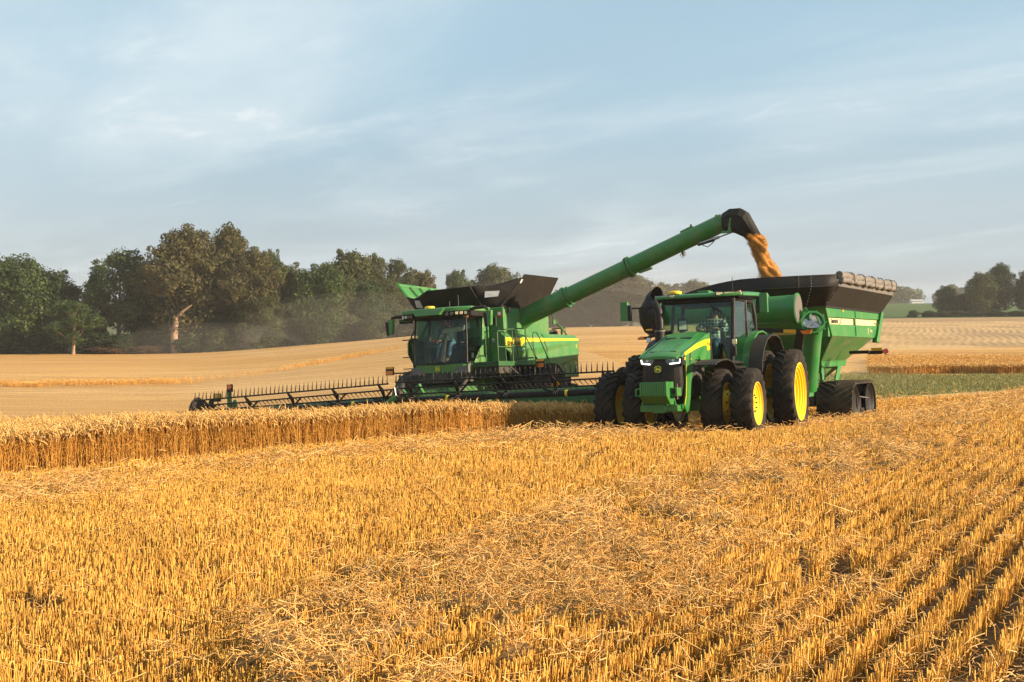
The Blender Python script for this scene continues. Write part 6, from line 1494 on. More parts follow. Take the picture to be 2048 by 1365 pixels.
person('person', 'man in pale checked shirt and jeans seated in the combine cab', CPOSE, JC, 'pale_check', 'denim', None, {'l': (0, -.3, .2), 'r': (0, 0, 1), 'cuff': .8}, (.8, -.55, .15))
JT = {'pelvis': (.0, .0, 2.36), 'waist': (.02, .01, 2.50), 'chest': (.04, .06, 2.72), 'neck': (.05, .08, 2.89), 'head0': (.06, .09, 2.94), 'head': (.08, .10, 3.04),
      'shl': (.0, .28, 2.78), 'ell': (.24, .40, 2.56), 'wrl': (.46, .26, 2.60), 'pal': (.54, .22, 2.62), 'shr': (.10, -.14, 2.80), 'elr': (.22, -.32, 2.58), 'wrr': (.46, -.22, 2.58), 'par': (.54, -.18, 2.60),
      'hil': (.05, .12, 2.32), 'knl': (.46, .20, 2.30), 'anl': (.62, .20, 1.88), 'tol': (.80, .20, 1.82), 'hir': (.05, -.12, 2.32), 'knr': (.46, -.18, 2.30), 'anr': (.62, -.18, 1.88), 'tor': (.80, -.18, 1.82)}
person('person', 'man in dark plaid shirt and cap driving inside the tractor cab', TP, JT, 'plaid', 'denim', 'cap_dark', {'l': (0, 0, 1), 'r': (0, 0, 1)}, (.35, -.85, .05))
# ------------------------------------------------------------------ TREES
def leaf_mat(name, cols, transl=0.18):
    return island_mat(name, cols, 0.65, transl, (0.35, (0.70, 0.72, 0.75), (1.15, 1.12, 1.0)))
M['leaf_brown'] = leaf_mat('olive_brown_leaves', [(0.0533, 0.0515, 0.0160), (0.0844, 0.0763, 0.0248), (0.1154, 0.0977, 0.0337), (0.0666, 0.0666, 0.0196)])
M['leaf_green'] = leaf_mat('green_leaves', [(0.0319, 0.0604, 0.0142), (0.0533, 0.0888, 0.0214), (0.0728, 0.1110, 0.0284), (0.0400, 0.0755, 0.0178)])
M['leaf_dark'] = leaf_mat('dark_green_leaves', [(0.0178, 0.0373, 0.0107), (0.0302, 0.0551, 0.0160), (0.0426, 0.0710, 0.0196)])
M['leaf_olive'] = leaf_mat('olive_leaves', [(0.0462, 0.0604, 0.0160), (0.0710, 0.0852, 0.0248), (0.0932, 0.1048, 0.0319)])
M['brush'] = leaf_mat('dry_red_brush', [(0.10, 0.055, 0.03), (0.15, 0.085, 0.045), (0.19, 0.11, 0.06)], .1)
M['bark'] = mat('grey_bark', (0.10, 0.075, 0.055), 0.9, noise=0.35, nscale=5, bump=0.6, bscale=14)
M['bark_pale'] = mat('pale_bare_bark', (0.30, 0.20, 0.125), 0.85, noise=0.4, nscale=4, bump=0.6, bscale=10)
def leaf_cards(cent, nor, size, r_):
    """ragged little leaf sprays: two bent triangles each"""
    N = len(cent)
    t = r_.normal(0, 1, (N, 3)); nor = nor / (np.linalg.norm(nor, axis=1, keepdims=True) + 1e-9)
    a = np.cross(nor, t); a /= np.linalg.norm(a, axis=1, keepdims=True) + 1e-9; b = np.cross(nor, a)
    s = size[:, None]
    p0 = cent - a * s; p1 = cent + b * s * .55 + nor * s * .15; p2 = cent + a * s * 1.1 - nor * s * .2; p3 = cent - b * s * .6 + nor * s * .1
    V = np.stack([p0, p1, p2, p3], 1).reshape(-1, 3); Q = np.arange(N * 4).reshape(-1, 4)
    return V, Q
def grow(seed, H, W, trunk_h, n_lobes, cards, leaf, lobe_r=(0.14, 0.26), dens_bottom=1.0, lean=0.0, top_bias=0.6, fork=4):
    """crown and trunk meshes of one tree, H high and W wide, base at the origin"""
    cards = int(cards * 1.8); leaf *= .74
    r_ = np.random.default_rng(seed)
    mbt = MB(); limbs = []
    r0 = 0.018 * H + .08
    top = Vector((lean * H * .3, r_.uniform(-.03, .03) * H, H * .80))
    def trunkp(t): return Vector((top.x * t ** 1.5 + .012 * H * math.sin(5 * t + seed), top.y * t + .012 * H * math.cos(4 * t + seed), top.z * t))
    mbt.tube([trunkp(t) for t in np.linspace(0, 1, 9)], [r0 * (1.35 if t == 0 else 1) * (1 - .85 * t) for t in np.linspace(0, 1, 9)], 9)
    lobes = []
    for k in range(n_lobes):
        f = (k + r_.uniform(0, 1)) / n_lobes
        z = trunk_h + (H - trunk_h) * (f ** top_bias) * .95
        prof = math.sin(PI * min(1, max(0.02, (z - trunk_h * .6) / (H * 1.04 - trunk_h * .6)) ** .80)) ** .62
        rad = W * .5 * prof * r_.uniform(.30, .92); an = r_.uniform(0, 2 * PI)
        lr = W * r_.uniform(*lobe_r) * (.65 + .5 * prof)
        c = Vector((rad * math.cos(an) + lean * z * .3, rad * math.sin(an), min(z, H - lr * .6)))
        lobes.append((c, lr))
        if k % max(1, n_lobes // (fork * 4)) == 0:
            t0 = min(.95, max(.25, (c.z - .22 * H) / (H * .8))); p0 = trunkp(t0)
            mid = p0.lerp(c, .5) + Vector((0, 0, -.03 * H + r_.uniform(-.02, .03) * H)); mbt.tube([p0, mid, c], [r0 * (1 - .8 * t0) * .65, r0 * .28, r0 * .07], 6)
    for c, lr in list(lobes):             # small outer sprays break the outline
        for q in range(3):
            d = Vector(r_.normal(0, 1, 3)); d.z = abs(d.z) * .8 - .2; d.normalize()
            lobes.append((c + d * lr * r_.uniform(.75, 1.15), lr * r_.uniform(.22, .42)))
    C_, N_, S_ = [], [], []
    per = cards / sum(l2 ** 1.6 for _, l2 in lobes)
    for c, lr in lobes:
        n = max(8, int(per * lr ** 1.6 * r_.uniform(.7, 1.3)))
        d = r_.normal(0, 1, (n, 3)); d /= np.linalg.norm(d, axis=1, keepdims=True)
        # sub-clumps on the lobe give a broken outline
        k = 14; sc = r_.normal(0, 1, (k, 3)); sc /= np.linalg.norm(sc, axis=1, keepdims=True)
        idx = np.argmax(d @ sc.T, axis=1); clump = (d * sc[idx]).sum(1)
        rr = lr * (0.62 + 0.55 * r_.uniform(0, 1, n) ** .5 * np.clip((clump - .70) / .3, 0.1, 1) + r_.normal(0, .05, n))
        p = np.array(c)[None] + d * rr[:, None] * np.array([1.05, 1.05, .80])
        C_.append(p); N_.append(d + r_.normal(0, .55, (n, 3)) + np.array([0, 0, .25])); S_.append(r_.uniform(.6, 1.35, n) * leaf)
    C_, N_, S_ = np.concatenate(C_), np.concatenate(N_), np.concatenate(S_)
    keep = C_[:, 2] > trunk_h * .55
    if dens_bottom < 1: keep &= r_.uniform(0, 1, len(C_)) < np.clip(dens_bottom + (C_[:, 2] / H - .2) * 1.5, dens_bottom, 1)
    V, Q = leaf_cards(C_[keep], N_[keep], S_[keep], r_)
    return (V, Q), mbt.mesh('trunk', 'bark', 60)
VAR = {}
def variant(key, seed, *a, mats=('leaf_green',), **k):
    (V, Q), t = grow(seed, *a, **k)
    for m in mats: VAR[(key, m)] = (mesh_np('crown', V, Q, [m]), t)
variant('tall', 21, 17, 11, 3.0, 46, 15000, .27, mats=('leaf_brown', 'leaf_olive', 'leaf_dark'))
variant('broad', 22, 12, 12, 1.2, 44, 14000, .26, mats=('leaf_green', 'leaf_olive', 'leaf_dark', 'leaf_brown'))
variant('airy', 23, 14, 9.5, 3.0, 34, 7000, .24, mats=('leaf_green', 'leaf_olive'), lobe_r=(.09, .19))
variant('bush', 24, 6, 6, .1, 26, 6500, .22, mats=('leaf_green', 'leaf_olive', 'leaf_dark', 'brush'), top_bias=.9)
variant('round', 25, 11, 10, 1.6, 40, 12000, .28, mats=('leaf_olive', 'leaf_dark', 'leaf_green', 'leaf_brown'))
variant('wall', 26, 13, 9, .2, 44, 14000, .25, mats=('leaf_green', 'leaf_olive', 'leaf_dark', 'leaf_brown'), top_bias=.85)
variant('pyramid', 27, 12, 8.5, .8, 44, 12000, .24, mats=('leaf_dark', 'leaf_brown', 'leaf_olive'), top_bias=.85)
def at_px(px, Y): return (px - 1024) / 2500 * Y
def tree(name, key, m, px, Y, top, wpx, label, group=None, bark=None, dz=0.0, base=None):
    """a tree of kind KEY standing Y metres away; its crown reaches the given height and width"""
    x = at_px(px, Y); zb = tz(x, Y) - .15 + dz
    ztop = (655 - top) / 2500 * Y
    crown, trunk = VAR[(key, m)]
    dims = {'tall': (17, 11), 'broad': (12, 12), 'airy': (14, 9.5), 'bush': (6, 6), 'round': (11, 10), 'wall': (13, 9), 'pyramid': (12, 8.5)}[key]
    sz = (ztop - zb) / dims[0] * .97; sw = (wpx / 2500 * Y) / dims[1]
    e = tag(empty(name, Matrix.Translation((x, Y, zb))), label, 'shrub' if name == 'shrub' else 'tree', group)
    c = link_mesh('crown', crown, e); t = link_mesh('trunk', trunk, e)
    rz = random.uniform(0, 2 * PI)
    for o in (c, t): o.rotation_euler = (0, 0, rz); o.scale = (sw, sw, sz)
    if bark:
        t.data = t.data.copy(); t.data.materials.clear(); t.data.materials.append(M[bark])
    return e
GL = 'trees of the wood on the left'
# left wood, front row
tree('broadleaf_tree', 'broad', 'leaf_green', 25, 176, 520, 175, 'rounded green tree filling the left edge of the photo')
tree('broadleaf_tree', 'round', 'leaf_dark', 108, 178, 548, 105, 'dark green tree between the leftmost tree and the airy tree', )
tree('broadleaf_tree', 'airy', 'leaf_green', 146, 168, 598, 100, 'small bright green tree with thin pale trunk at the field edge', bark='bark_pale')
tree('broadleaf_tree', 'airy', 'leaf_green', 240, 178, 496, 135, 'airy green tree with sky gaps, left of the tallest tree')
tree('broadleaf_tree', 'airy', 'leaf_olive', 196, 180, 575, 80, 'low airy tree with sky showing through its branches')
tree('broadleaf_tree', 'round', 'leaf_dark', 288, 184, 535, 90, 'dark tree tucked behind the left flank of the tallest tree')
tree('broadleaf_tree', 'tall', 'leaf_brown', 372, 176, 456, 165, 'tallest olive brown tree with a broad flat crown')
tree('broadleaf_tree', 'tall', 'leaf_brown', 452, 182, 454, 110, 'tall brownish tree with a pointed top right of the tallest tree')
tree('broadleaf_tree', 'tall', 'leaf_brown', 505, 176, 500, 120, 'brown tinged tree sloping down to the green wood edge')
tree('broadleaf_tree', 'wall', 'leaf_green', 545, 182, 500, 60, 'narrow green treetop rising behind the brown tinged tree')
for px, top, w, m in ((470, 590, 100, 'leaf_green'), (575, 526, 105, 'leaf_olive'), (630, 528, 110, 'leaf_green')):
    tree('broadleaf_tree', 'wall', m, px, 178 + (px % 7), top, w, 'dense vine covered tree in the even green wood edge', GL)
tree('broadleaf_tree', 'round', 'leaf_olive', 700, 190, 507, 110, 'round topped tree standing above the green wood edge')
tree('broadleaf_tree', 'wall', 'leaf_olive', 668, 184, 545, 100, 'dense vine covered tree in the even green wood edge', GL)
tree('broadleaf_tree', 'wall', 'leaf_green', 725, 186, 560, 100, 'dense vine covered tree in the even green wood edge', GL)
tree('broadleaf_tree', 'wall', 'leaf_olive', 765, 190, 560, 90, 'dense vine covered tree in the even green wood edge', GL)
tree('broadleaf_tree', 'tall', 'leaf_olive', 748, 196, 512, 80, 'olive tree beside the round topped tree, nearer the combine')
tree('broadleaf_tree', 'airy', 'leaf_olive', 798, 198, 515, 70, 'thin crowned tree with sky gaps left of the combine')
tree('broadleaf_tree', 'round', 'leaf_brown', 838, 202, 545, 75, 'low brown tree right behind the raised green tank flap')
tree('broadleaf_tree', 'wall', 'leaf_olive', 800, 192, 590, 90, 'dense vine covered tree in the even green wood edge', GL)
tree('broadleaf_tree', 'wall', 'leaf_olive', 520, 174, 590, 95, 'dense vine covered tree in the even green wood edge', GL)
# second row deeper in the wood
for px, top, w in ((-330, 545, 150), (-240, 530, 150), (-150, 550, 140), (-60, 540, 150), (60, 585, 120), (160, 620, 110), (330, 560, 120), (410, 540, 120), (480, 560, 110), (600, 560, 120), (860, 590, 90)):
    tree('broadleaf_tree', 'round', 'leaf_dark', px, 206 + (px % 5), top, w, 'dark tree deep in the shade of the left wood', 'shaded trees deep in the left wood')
# big pale trunk of the tallest tree: its own snag
mb = MB(); mb.tube([(0, 0, -.2), (.02, 0, 1.2), (-.05, 0, 2.4), (.12, 0, 3.8), (.18, 0, 5.0)], [.55, .50, .52, .46, .34], 12); mb.tube([(.15, 0, 4.6), (1.2, -.2, 5.8), (2.4, -.3, 6.6)], [.28, .2, .12], 8); mb.tube([(-.05, .1, 2.6), (-.55, .1, 3.4), (-.7, .1, 4.4)], [.2, .12, .05], 7)
xs = at_px(349, 171.5); sg = mb.build('dead_tree', 'bark_pale', None, smooth=50); sg.location = (xs, 171.5, tz(xs, 171.5)); tag(sg, 'pale bare trunk with one leaning limb below the tallest tree', 'tree')
mb = MB(); mb.tube([(0, 0, -.2), (.1, 0, 1.2), (-.1, 0, 2.6), (-.2, 0, 4.2)], [.14, .12, .09, .05], 7); mb.tube([(0, 0, 1.8), (-.9, .1, 2.5)], [.05, .02], 5); mb.tube([(-.1, 0, 2.4), (.9, .1, 3.1)], [.05, .02], 5)
# shrubs along the wood
for i, (px, top, w, m) in enumerate(((20, 655, 110, 'leaf_dark'), (90, 665, 90, 'leaf_dark'), (112, 668, 60, 'leaf_olive'), (190, 665, 100, 'leaf_dark'), (260, 668, 110, 'leaf_dark'), (320, 660, 80, 'leaf_dark'), (400, 672, 100, 'leaf_dark'), (450, 655, 90, 'leaf_olive'), (510, 650, 90, 'leaf_olive'), (570, 645, 90, 'leaf_olive'), (640, 640, 90, 'leaf_olive'), (700, 635, 80, 'leaf_olive'), (760, 630, 80, 'leaf_olive'), (820, 630, 80, 'leaf_olive'))):
    tree('shrub', 'bush', m, px, 173 + (i % 3) if px < 500 else 180 + i % 3, top, w, 'low green shrub along the foot of the left wood', 'shrubs along the foot of the left wood')
for px, w in ((205, 60), (245, 70), (290, 60), (325, 50)):
    tree('shrub', 'bush', 'brush', px, 171.5, 692, w, 'reddish dry brush at the foot of the wood near the pale trunk', 'dry brush patches')
# trees behind the middle hill
tree('broadleaf_tree', 'round', 'leaf_green', 915, 255, 546, 62, 'small green tree seen over the combine cab')
tree('broadleaf_tree', 'broad', 'leaf_olive', 1000, 262, 535, 105, 'wide hazy tree rising behind the black tank flaps')
tree('broadleaf_tree', 'round', 'leaf_olive', 960, 264, 565, 80, 'low hazy tree between the two trees over the combine')
tree('broadleaf_tree', 'airy', 'leaf_olive', 1125, 270, 578, 60, 'small tree showing in the gap between tank flap and auger')
tree('broadleaf_tree', 'broad', 'leaf_brown', 1175, 262, 590, 110, 'hazy brown tree half hidden under the auger', )
tree('broadleaf_tree', 'tall', 'leaf_brown', 1262, 258, 547, 120, 'tallest hazy tree under the middle of the auger')
tree('broadleaf_tree', 'round', 'leaf_brown', 1222, 262, 572, 85, 'hazy tree leaning on the left of the tallest one under the auger')
tree('broadleaf_tree', 'round', 'leaf_olive', 1335, 276, 572, 100, 'low hazy tree left above the tractor roof')
tree('broadleaf_tree', 'broad', 'leaf_olive', 1400, 280, 564, 95, 'round hazy tree right above the tractor roof')
for px, top, w in ((1090, 600, 100), (1140, 610, 90), (1300, 590, 100), (1450, 585, 100), (1040, 590, 90), (1210, 600, 100)):
    tree('broadleaf_tree', 'wall', 'leaf_brown', px, 282, top, w, 'hazy tree in the dim row behind the middle hill', 'dim row behind the middle hill')
# right hand clump
tree('broadleaf_tree', 'pyramid', 'leaf_dark', 1893, 282, 572, 46, 'small dark tree left of the tall clump at right')
tree('broadleaf_tree', 'round', 'leaf_dark', 1932, 284, 588, 48, 'low dark tree between the small tree and the tall clump')
tree('broadleaf_tree', 'pyramid', 'leaf_olive', 1964, 280, 545, 54, 'olive tree on the near side of the tall clump at right')
tree('broadleaf_tree', 'tall', 'leaf_dark', 1998, 284, 529, 66, 'tallest dark tree of the clump at right')
tree('broadleaf_tree', 'round', 'leaf_dark', 2062, 282, 545, 60, 'dark tree cut off by the right edge of the photo')
tree('broadleaf_tree', 'round', 'leaf_dark', 1985, 290, 580, 80, 'dark low tree filling the back of the clump at right')
tree('broadleaf_tree', 'broad', 'leaf_dark', 2130, 280, 540, 90, 'dark tree standing beyond the right edge')
tree('shrub', 'bush', 'leaf_dark', 1826, 278, 621, 28, 'small round bush alone on the ridge by the cornfield')
for px, w in ((1858, 36), (1885, 40), (1910, 40), (1945, 44), (1990, 50), (2035, 44), (2080, 50)):
    tree('shrub', 'bush', 'leaf_dark', px, 276, 622, w, 'low dark bush under the tree clump at right', 'bushes under the right clump')
# far wood on the skyline
def far_wood():
    r_ = np.random.default_rng(77); C_, N_, S_ = [], [], []
    x = -900.0
    while x < 900:
        Y = 760 + r_.uniform(-30, 60); h = r_.uniform(6, 13); w = r_.uniform(12, 24); zb = tz(x, Y)
        for k in range(9):
            c = np.array([x + r_.uniform(-.4, .4) * w, Y + r_.uniform(-5, 5), zb + h * r_.uniform(.25, .8)]); n = 120
            d = r_.normal(0, 1, (n, 3)); d /= np.linalg.norm(d, axis=1, keepdims=True)
            C_.append(c + d * np.array([w * .28, w * .28, h * .26]) * r_.uniform(.7, 1.1, (n, 1))); N_.append(d + r_.normal(0, .4, (n, 3))); S_.append(r_.uniform(.7, 1.4, n) * 1.1)
        x += w * .55
    V, Q = leaf_cards(np.concatenate(C_), np.concatenate(N_), np.concatenate(S_), r_)
    tag(link_mesh('woodland', mesh_np('woodland', V, Q, ['leaf_green'])), 'far line of woodland along the skyline', 'woodland', kind='stuff')
far_wood()
mb = MB(); mb.use('white'); bx, by = at_px(1833, 610), 610.0; bz = tz(bx, by)
mb.hexa([(-3, -2, -1), (3, -2, -1), (3, 2, -1), (-3, 2, -1), (-3, -2, .7), (3, -2, .7), (3, 2, .7), (-3, 2, .7)])
mb.use('light_grey'); mb.prism([(-2.3, .7), (0, 1.5), (2.3, .7)], 'x', -3.2, 3.2)
bn = mb.build('barn', None); bn.location = (bx, by, bz + .5); tag(bn, 'tiny white barn with pale roof beyond the cornfield', 'barn')
# rough grass of the strip, and the cornfield's plants
def grass():
    N = 13000
    px = rng.uniform(1540, 2350, N); Z = rng.uniform(45, 70, N)
    X = (px - 1024) / 2500 * Z
    lo = np.interp(px, [1500, 1750, 2048, 2700], [47, 46, 49.5, 52]); hi = np.interp(px, [1500, 1750, 2048, 2700], [67, 68, 67, 69])
    k = (Z > lo) & (Z < hi); X, Z = X[k], Z[k]; n = len(X)
    zb = terrain(X, Z); h = rng.uniform(.08, .28, n) * (0.5 + smooth_noise(X, Z, 2.2, 31))
    ln = rng.normal(0, .14, (n, 2))
    P0 = np.stack([X, Z, zb - .03], 1); P1 = P0 + np.stack([ln[:, 0] * .4, ln[:, 1] * .4, h * .6], 1); P2 = P0 + np.stack([ln[:, 0], ln[:, 1], h], 1)
    v, q = sticks(np.stack([P0, P1, P2], 1), np.stack([np.full(n, .018), np.full(n, .014), np.full(n, .004)], 1))
    M['grass'] = island_mat('grass_blades', [(0.17, 0.19, 0.05), (0.26, 0.25, 0.075), (0.40, 0.32, 0.13), (0.20, 0.22, 0.06)], .7, .2)
    tag(link_mesh('grass', mesh_np('grass', v, q, ['grass'])), 'strip of rough green grass beyond the stubble on the right', 'grass', kind='stuff')
grass()

# ------------------------------------------------------------------ STANDING WHEAT
def wheat_stand(name, pts, label, hgt, rad, lean=(0.0, 0.0), ear_r=.011, awn=True):
    n = len(pts); X, Y = pts[:, 0], pts[:, 1]; zb = terrain(X, Y)
    h = hgt * rng.normal(1.0, .085, n) * np.interp(X, [-9, 0], [1.17, 1.0]) * (0.93 + .14 * smooth_noise(X, Y, 1.3, 41))
    l = rng.normal(0, .06, (n, 2)) + np.array(lean) + .10 * np.stack([smooth_noise(X, Y, .8, 42) - .5, smooth_noise(X, Y, .8, 43) - .5], 1)
    nod = rng.normal(0, .042, (n, 2)) + np.array([-.018, -.008])
    P0 = np.stack([X, Y, zb - .02], 1)
    P1 = P0 + np.stack([l[:, 0] * .35, l[:, 1] * .35, h * .5], 1)
    P2 = P0 + np.stack([l[:, 0], l[:, 1], h * .88], 1)
    P3 = P2 + np.stack([nod[:, 0] * .7, nod[:, 1] * .7, h * .08], 1)
    P4 = P3 + np.stack([nod[:, 0] * 1.3, nod[:, 1] * 1.3, h * rng.uniform(.01, .07, n)], 1)
    v, q = sticks(np.stack([P0, P1, P2], 1), np.stack([np.full(n, rad), np.full(n, rad * .9), np.full(n, rad * .7)], 1))
    ve, qe = sticks(np.stack([P2, (P2 + P3) / 2, P3, P4], 1), np.stack([np.full(n, ear_r * .35), np.full(n, ear_r), np.full(n, ear_r * .9), np.full(n, ear_r * .2)], 1), 4)
    # leaves: dry blades hanging off the stalk
    k = rng.random(n) < .6; m = k.sum(); t = rng.uniform(.35, .85, m)[:, None]
    B0 = P0[k] * (1 - t) + P2[k] * t; a = rng.uniform(0, 2 * PI, m); r = rng.uniform(.05, .14, m)
    B1 = B0 + np.stack([r * np.cos(a) * .6, r * np.sin(a) * .6, r * .4], 1); B2 = B0 + np.stack([r * np.cos(a) * 1.3, r * np.sin(a) * 1.3, -r * rng.uniform(.1, 1.0, m)], 1)
    vl, ql = sticks(np.stack([B0, B1, B2], 1), np.stack([np.full(m, rad * 1.0), np.full(m, rad * 1.3), np.full(m, rad * .4)], 1))
    V = [v, ve, vl]; Q = [q, qe + len(v), ql + len(v) + len(ve)]; mi = [np.zeros(len(q)), np.ones(len(qe)), np.zeros(len(ql))]
    if awn:
        k = rng.random(n) < .7; m = k.sum(); E0 = P3[k]; d = (P4 - P2)[k]; d /= np.linalg.norm(d, axis=1, keepdims=True) + 1e-9
        va, qa = sticks(np.stack([E0, E0 + d * .07 + rng.normal(0, .014, (m, 3))], 1), np.stack([np.full(m, .0022), np.full(m, .001)], 1)); Q.append(qa + sum(len(x) for x in V)); V.append(va); mi.append(np.ones(len(qa)))
    me = mesh_np(name, np.concatenate(V), np.concatenate(Q), ['wheat', 'ear'], mi=np.concatenate(mi))
    return tag(link_mesh(name, me), label, 'wheat', kind='stuff')
def seg_dist(X, Y, P):
    d = np.full(X.shape, 1e9)
    for (ax, ay), (bx, by) in zip(P[:-1], P[1:]):
        vx, vy = bx - ax, by - ay; t = np.clip(((X - ax) * vx + (Y - ay) * vy) / (vx * vx + vy * vy), 0, 1)
        d = np.minimum(d, np.hypot(X - ax - t * vx, Y - ay - t * vy))
    return d
N = 420000
X = rng.uniform(-24, 3, N); Y = rng.uniform(8, 36.5, N)
k = in_poly(X, Y, WHEAT) & (X / np.maximum(Y, 1) > -.56); X, Y = X[k], Y[k]
# drill rows thin the stand a little
u = X * ROW_L[0] + Y * ROW_L[1]
ed = seg_dist(X, Y, EDGE) + (smooth_noise(X, Y, .5, 51) - .5) * .16
keep = rng.random(len(X)) < np.where(ed < 1.6, 1.0, np.where(ed < 4, .55, .36))
keep &= ed > .03
WP = np.stack([X[keep], Y[keep]], 1)
wheat_stand('standing_wheat', WP, 'band of standing ripe wheat in front of the header', .69, .0040, lean=(-.02, 0))
# strip of standing wheat on the right beyond the grass, and the one far behind the header
N = 17000
px = rng.uniform(1738, 2330, N); Z = np.where(rng.random(N) < .6, rng.uniform(68.6, 70.5, N), rng.uniform(70.5, 82, N)); X = (px - 1024) / 2500 * Z
wheat_stand('standing_wheat', np.stack([X, Z + (smooth_noise(X, Z, 3, 8) - .5) * 1.2], 1), 'strip of standing wheat beyond the grass on the right', .50, .009, ear_r=.016, awn=False)
N = 5000
px = rng.uniform(-330, 800, N); zz0 = np.interp(px, [-330, 0, 380, 540, 800], [74.5, 75.5, 77.5, 86, 112]); Z = zz0 + rng.uniform(0, 3.5, N) + (smooth_noise(px, px * 0, 60, 4) - .5) * 2; X = (px - 1024) / 2500 * Z
k = rng.random(N) < np.interp(px, [330, 400, 560, 640, 730, 800], [.8, .1, .1, .7, .7, 0])
wheat_stand('standing_wheat', np.stack([X[k], Z[k]], 1), 'thin far line of standing wheat across the field on the left', .26, .008, ear_r=.012, awn=False)

# ------------------------------------------------------------------ STUBBLE AND STRAW
def wedge_area(z0, z1): return .48 * (z1 * z1 - z0 * z0) + 9.0 * (z1 - z0)
def wedge(N, z0, z1):      # the ground before the camera, with a margin to either side
    Z = rng.uniform(z0, z1, 3 * N); Z = Z[rng.uniform(0, .48 * z1 + 4.5, 3 * N) < .48 * Z + 4.5]; Z = Z[:N]
    return rng.uniform(-1, 1, len(Z)) * (.48 * Z + 4.5), Z
def stub_pts(z0, z1, dens):
    X, Y = wedge(int(wedge_area(z0, z1) * dens), z0, z1); N = len(X)
    u = X * ROW_L[0] + Y * ROW_L[1]; v = X * ROW_D[0] + Y * ROW_D[1]
    row = np.round(u / .25); un = row * .25 + rng.normal(0, 1, N) * np.where(u > -6.0, .016, .028)
    X = un * ROW_L[0] + v * ROW_D[0]; Y = un * ROW_L[1] + v * ROW_D[1]
    gap = smooth_noise(row * .9, v, .7, 71) > .13
    k = gap & ~in_poly(X, Y, WHEAT) & (Y > 2)
    return X[k], Y[k]
def stubble():
    V, Q, off = [], [], 0
    for z0, z1, dens, rad in ((5.4, 11, 1050, .0040), (11, 19, 760, .0046), (19, 31, 420, .0060), (31, 44, 110, .008)):
        X, Y = stub_pts(z0, z1, dens); n = len(X)
        c, lp, sw, s3 = straw_cover(X, Y)
        flat = rng.random(n) < (.10 + .50 * c * lp)           # trampled or buried under straw
        X, Y = X[~flat], Y[~flat]; n = len(X); c, lp, sw, s3 = straw_cover(X, Y)
        u = X * ROW_L[0] + Y * ROW_L[1]
        h = rng.normal(.150, .026, n) * (1 + .15 / (1 + np.exp(-(u + 3.1) / .3))) * (1 - .28 * s3) * (.85 + .3 * smooth_noise(X, Y, .9, 81)); h = np.clip(h, .05, .25)
        zb = terrain(X, Y) + .04 * lp * c
        l = rng.normal(0, .10, (n, 2)) * h[:, None]
        P0 = np.stack([X, Y, zb - .02], 1); P1 = P0 + np.stack([l[:, 0], l[:, 1], h], 1)
        v, q = sticks(np.stack([P0, P1], 1), np.stack([rng.uniform(.8, 1.1, n) * rad, rng.uniform(.8, 1.2, n) * rad], 1), 3)
        # cut tops
        t = np.arange(n)[:, None] * 6 + np.array([[3, 4, 5, 5]])
        V.append(v); Q.append(q + off); off += len(v)
    tag(link_mesh('stubble', mesh_np('stubble', np.concatenate(V), np.concatenate(Q), ['stubble'])), 'rows of short cut wheat stubble across the foreground', 'stubble', kind='stuff')
stubble()
def straw():
    V, Q, off = [], [], 0
    for z0, z1, dens, rad, ln in ((5.4, 11, 2000, .0034, 1.0), (11, 19, 1150, .0042, 1.05), (19, 32, 560, .0058, 1.2), (32, 46, 160, .0080, 1.4)):
        X, Y = wedge(int(wedge_area(z0, z1) * dens), z0, z1); N = len(X)
        c, lp, sw, s3 = straw_cover(X, Y)
        k = (rng.random(N) < np.clip(c * (.30 + .80 * lp), .02, 1)) & ~in_poly(X, Y, WHEAT); X, Y, c, lp, sw, s3 = X[k], Y[k], c[k], lp[k], sw[k], s3[k]; n = len(X)
        clump = lp * np.clip(sw * 1.0 + .25, 0, 1)
        zb = terrain(X, Y)
        hh = zb + rng.uniform(.0, 1, n) ** .8 * (.05 + .10 * s3 + .20 * clump) + np.where(rng.random(n) < .12, rng.uniform(.05, .17, n), 0)
        L = rng.gamma(1.7, .060, n) * ln; L = np.clip(L, .03, .50)
        a = rng.uniform(0, 2 * PI, n); el = rng.normal(0, .22 + .26 * clump, n) + np.where(rng.random(n) < .10, rng.uniform(.3, 1.1, n), 0)
        d = np.stack([np.cos(a) * np.cos(el), np.sin(a) * np.cos(el), np.sin(el)], 1)
        C0 = np.stack([X, Y, hh + .012], 1); bend = rng.normal(0, .10, (n, 3)) * L[:, None]
        v, q = sticks(np.stack([C0 - d * L[:, None] / 2, C0 + bend, C0 + d * L[:, None] / 2], 1), np.stack([np.full(n, rad) * rng.uniform(.6, 1.2, n), np.full(n, rad), np.full(n, rad * .7)], 1), 3)
        V.append(v); Q.append(q + off); off += len(v)
    tag(link_mesh('loose_straw', mesh_np('loose_straw', np.concatenate(V), np.concatenate(Q), ['straw'])), 'loose threshed straw lying in clumps over the stubble', 'straw', kind='stuff')
straw()

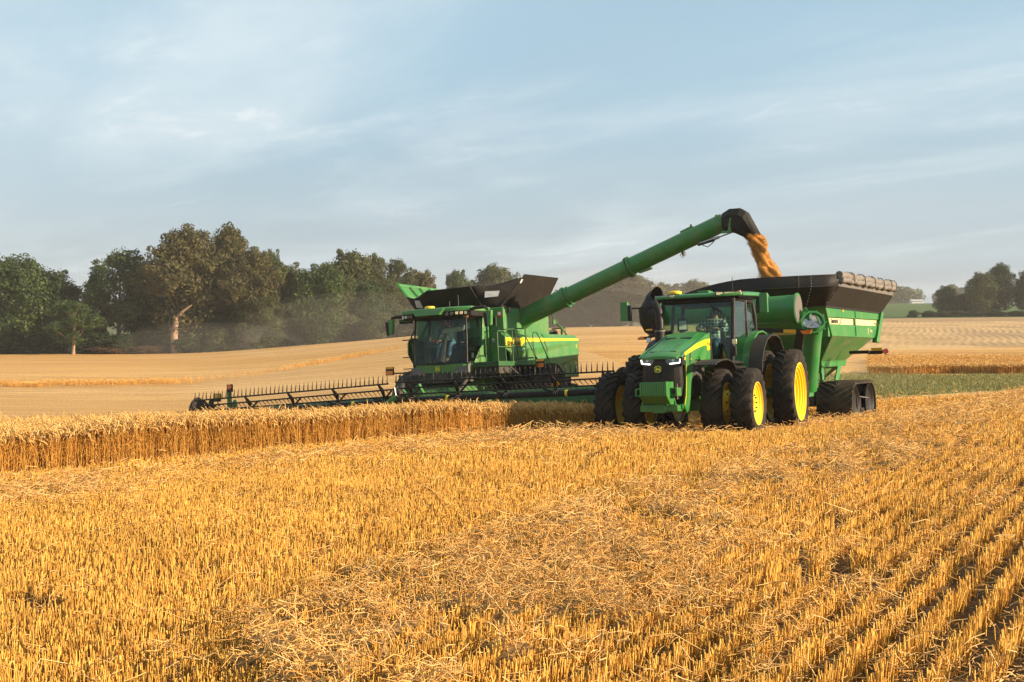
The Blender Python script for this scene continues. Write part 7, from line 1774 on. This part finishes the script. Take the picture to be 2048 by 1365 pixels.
# ------------------------------------------------------------------ dusty evening air
HAZE = 0.0003
if HAZE > 0:
    mb = MB(); mb.bb(-1250, 1250, -40, 1150, -8.5, 34); hz_ = mb.build('haze', None, None, smooth=0)
    m, n, l, b = new_mat('haze_air'); n.remove(b)
    pv = n.new('ShaderNodeVolumePrincipled'); pv.inputs['Color'].default_value = (0.92, 0.86, 0.78, 1); pv.inputs['Density'].default_value = HAZE; pv.inputs['Anisotropy'].default_value = 0.1
    l.new(pv.outputs[0], n['Material Output'].inputs['Volume'])
    hz_.data.materials.clear(); hz_.data.materials.append(m); tag(hz_, 'thin dusty haze over the whole field', 'haze', kind='stuff')

# clouds of dust drifting behind the machines: soft lens-shaped volumes
mb = MB()
def puff(px, py, Y, rx, ry, rz):
    c = Vector(((px - 1024) / 2500 * Y, Y, (655 - py) / 2500 * Y)); n, m = 10, 18; vs = []; fs = []
    for i in range(n + 1):
        for k in range(m):
            th = PI * i / n; a = 2 * PI * k / m; vs.append((c.x + rx * math.sin(th) * math.cos(a), c.y + ry * math.sin(th) * math.sin(a), c.z + rz * math.cos(th)))
    for i in range(n):
        for k in range(m): fs.append((i * m + k, i * m + (k + 1) % m, (i + 1) * m + (k + 1) % m, (i + 1) * m + k))
    mb.add(vs, fs)
for a in ((1230, 640, 100, 16, 9, 4.2), (1140, 650, 90, 9, 7, 3.0), (740, 665, 120, 13, 9, 4.0), (640, 690, 130, 9, 8, 3.0), (420, 690, 140, 11, 8, 2.6), (1300, 620, 120, 14, 8, 5.0), (560, 770, 60, 6, 5, .9), (1700, 765, 52, 3.5, 3, 1.0)): puff(*a)
ds = mb.build('dust', None, None, smooth=60)
m, n, l, b = new_mat('dust_air'); n.remove(b)
pv = n.new('ShaderNodeVolumePrincipled'); pv.inputs['Color'].default_value = (0.88, 0.78, 0.66, 1); pv.inputs['Density'].default_value = 0.0048
l.new(pv.outputs[0], n['Material Output'].inputs['Volume'])
ds.data.materials.clear(); ds.data.materials.append(m); tag(ds, 'brownish dust drifting behind the combine and along the wood', 'dust', kind='stuff')
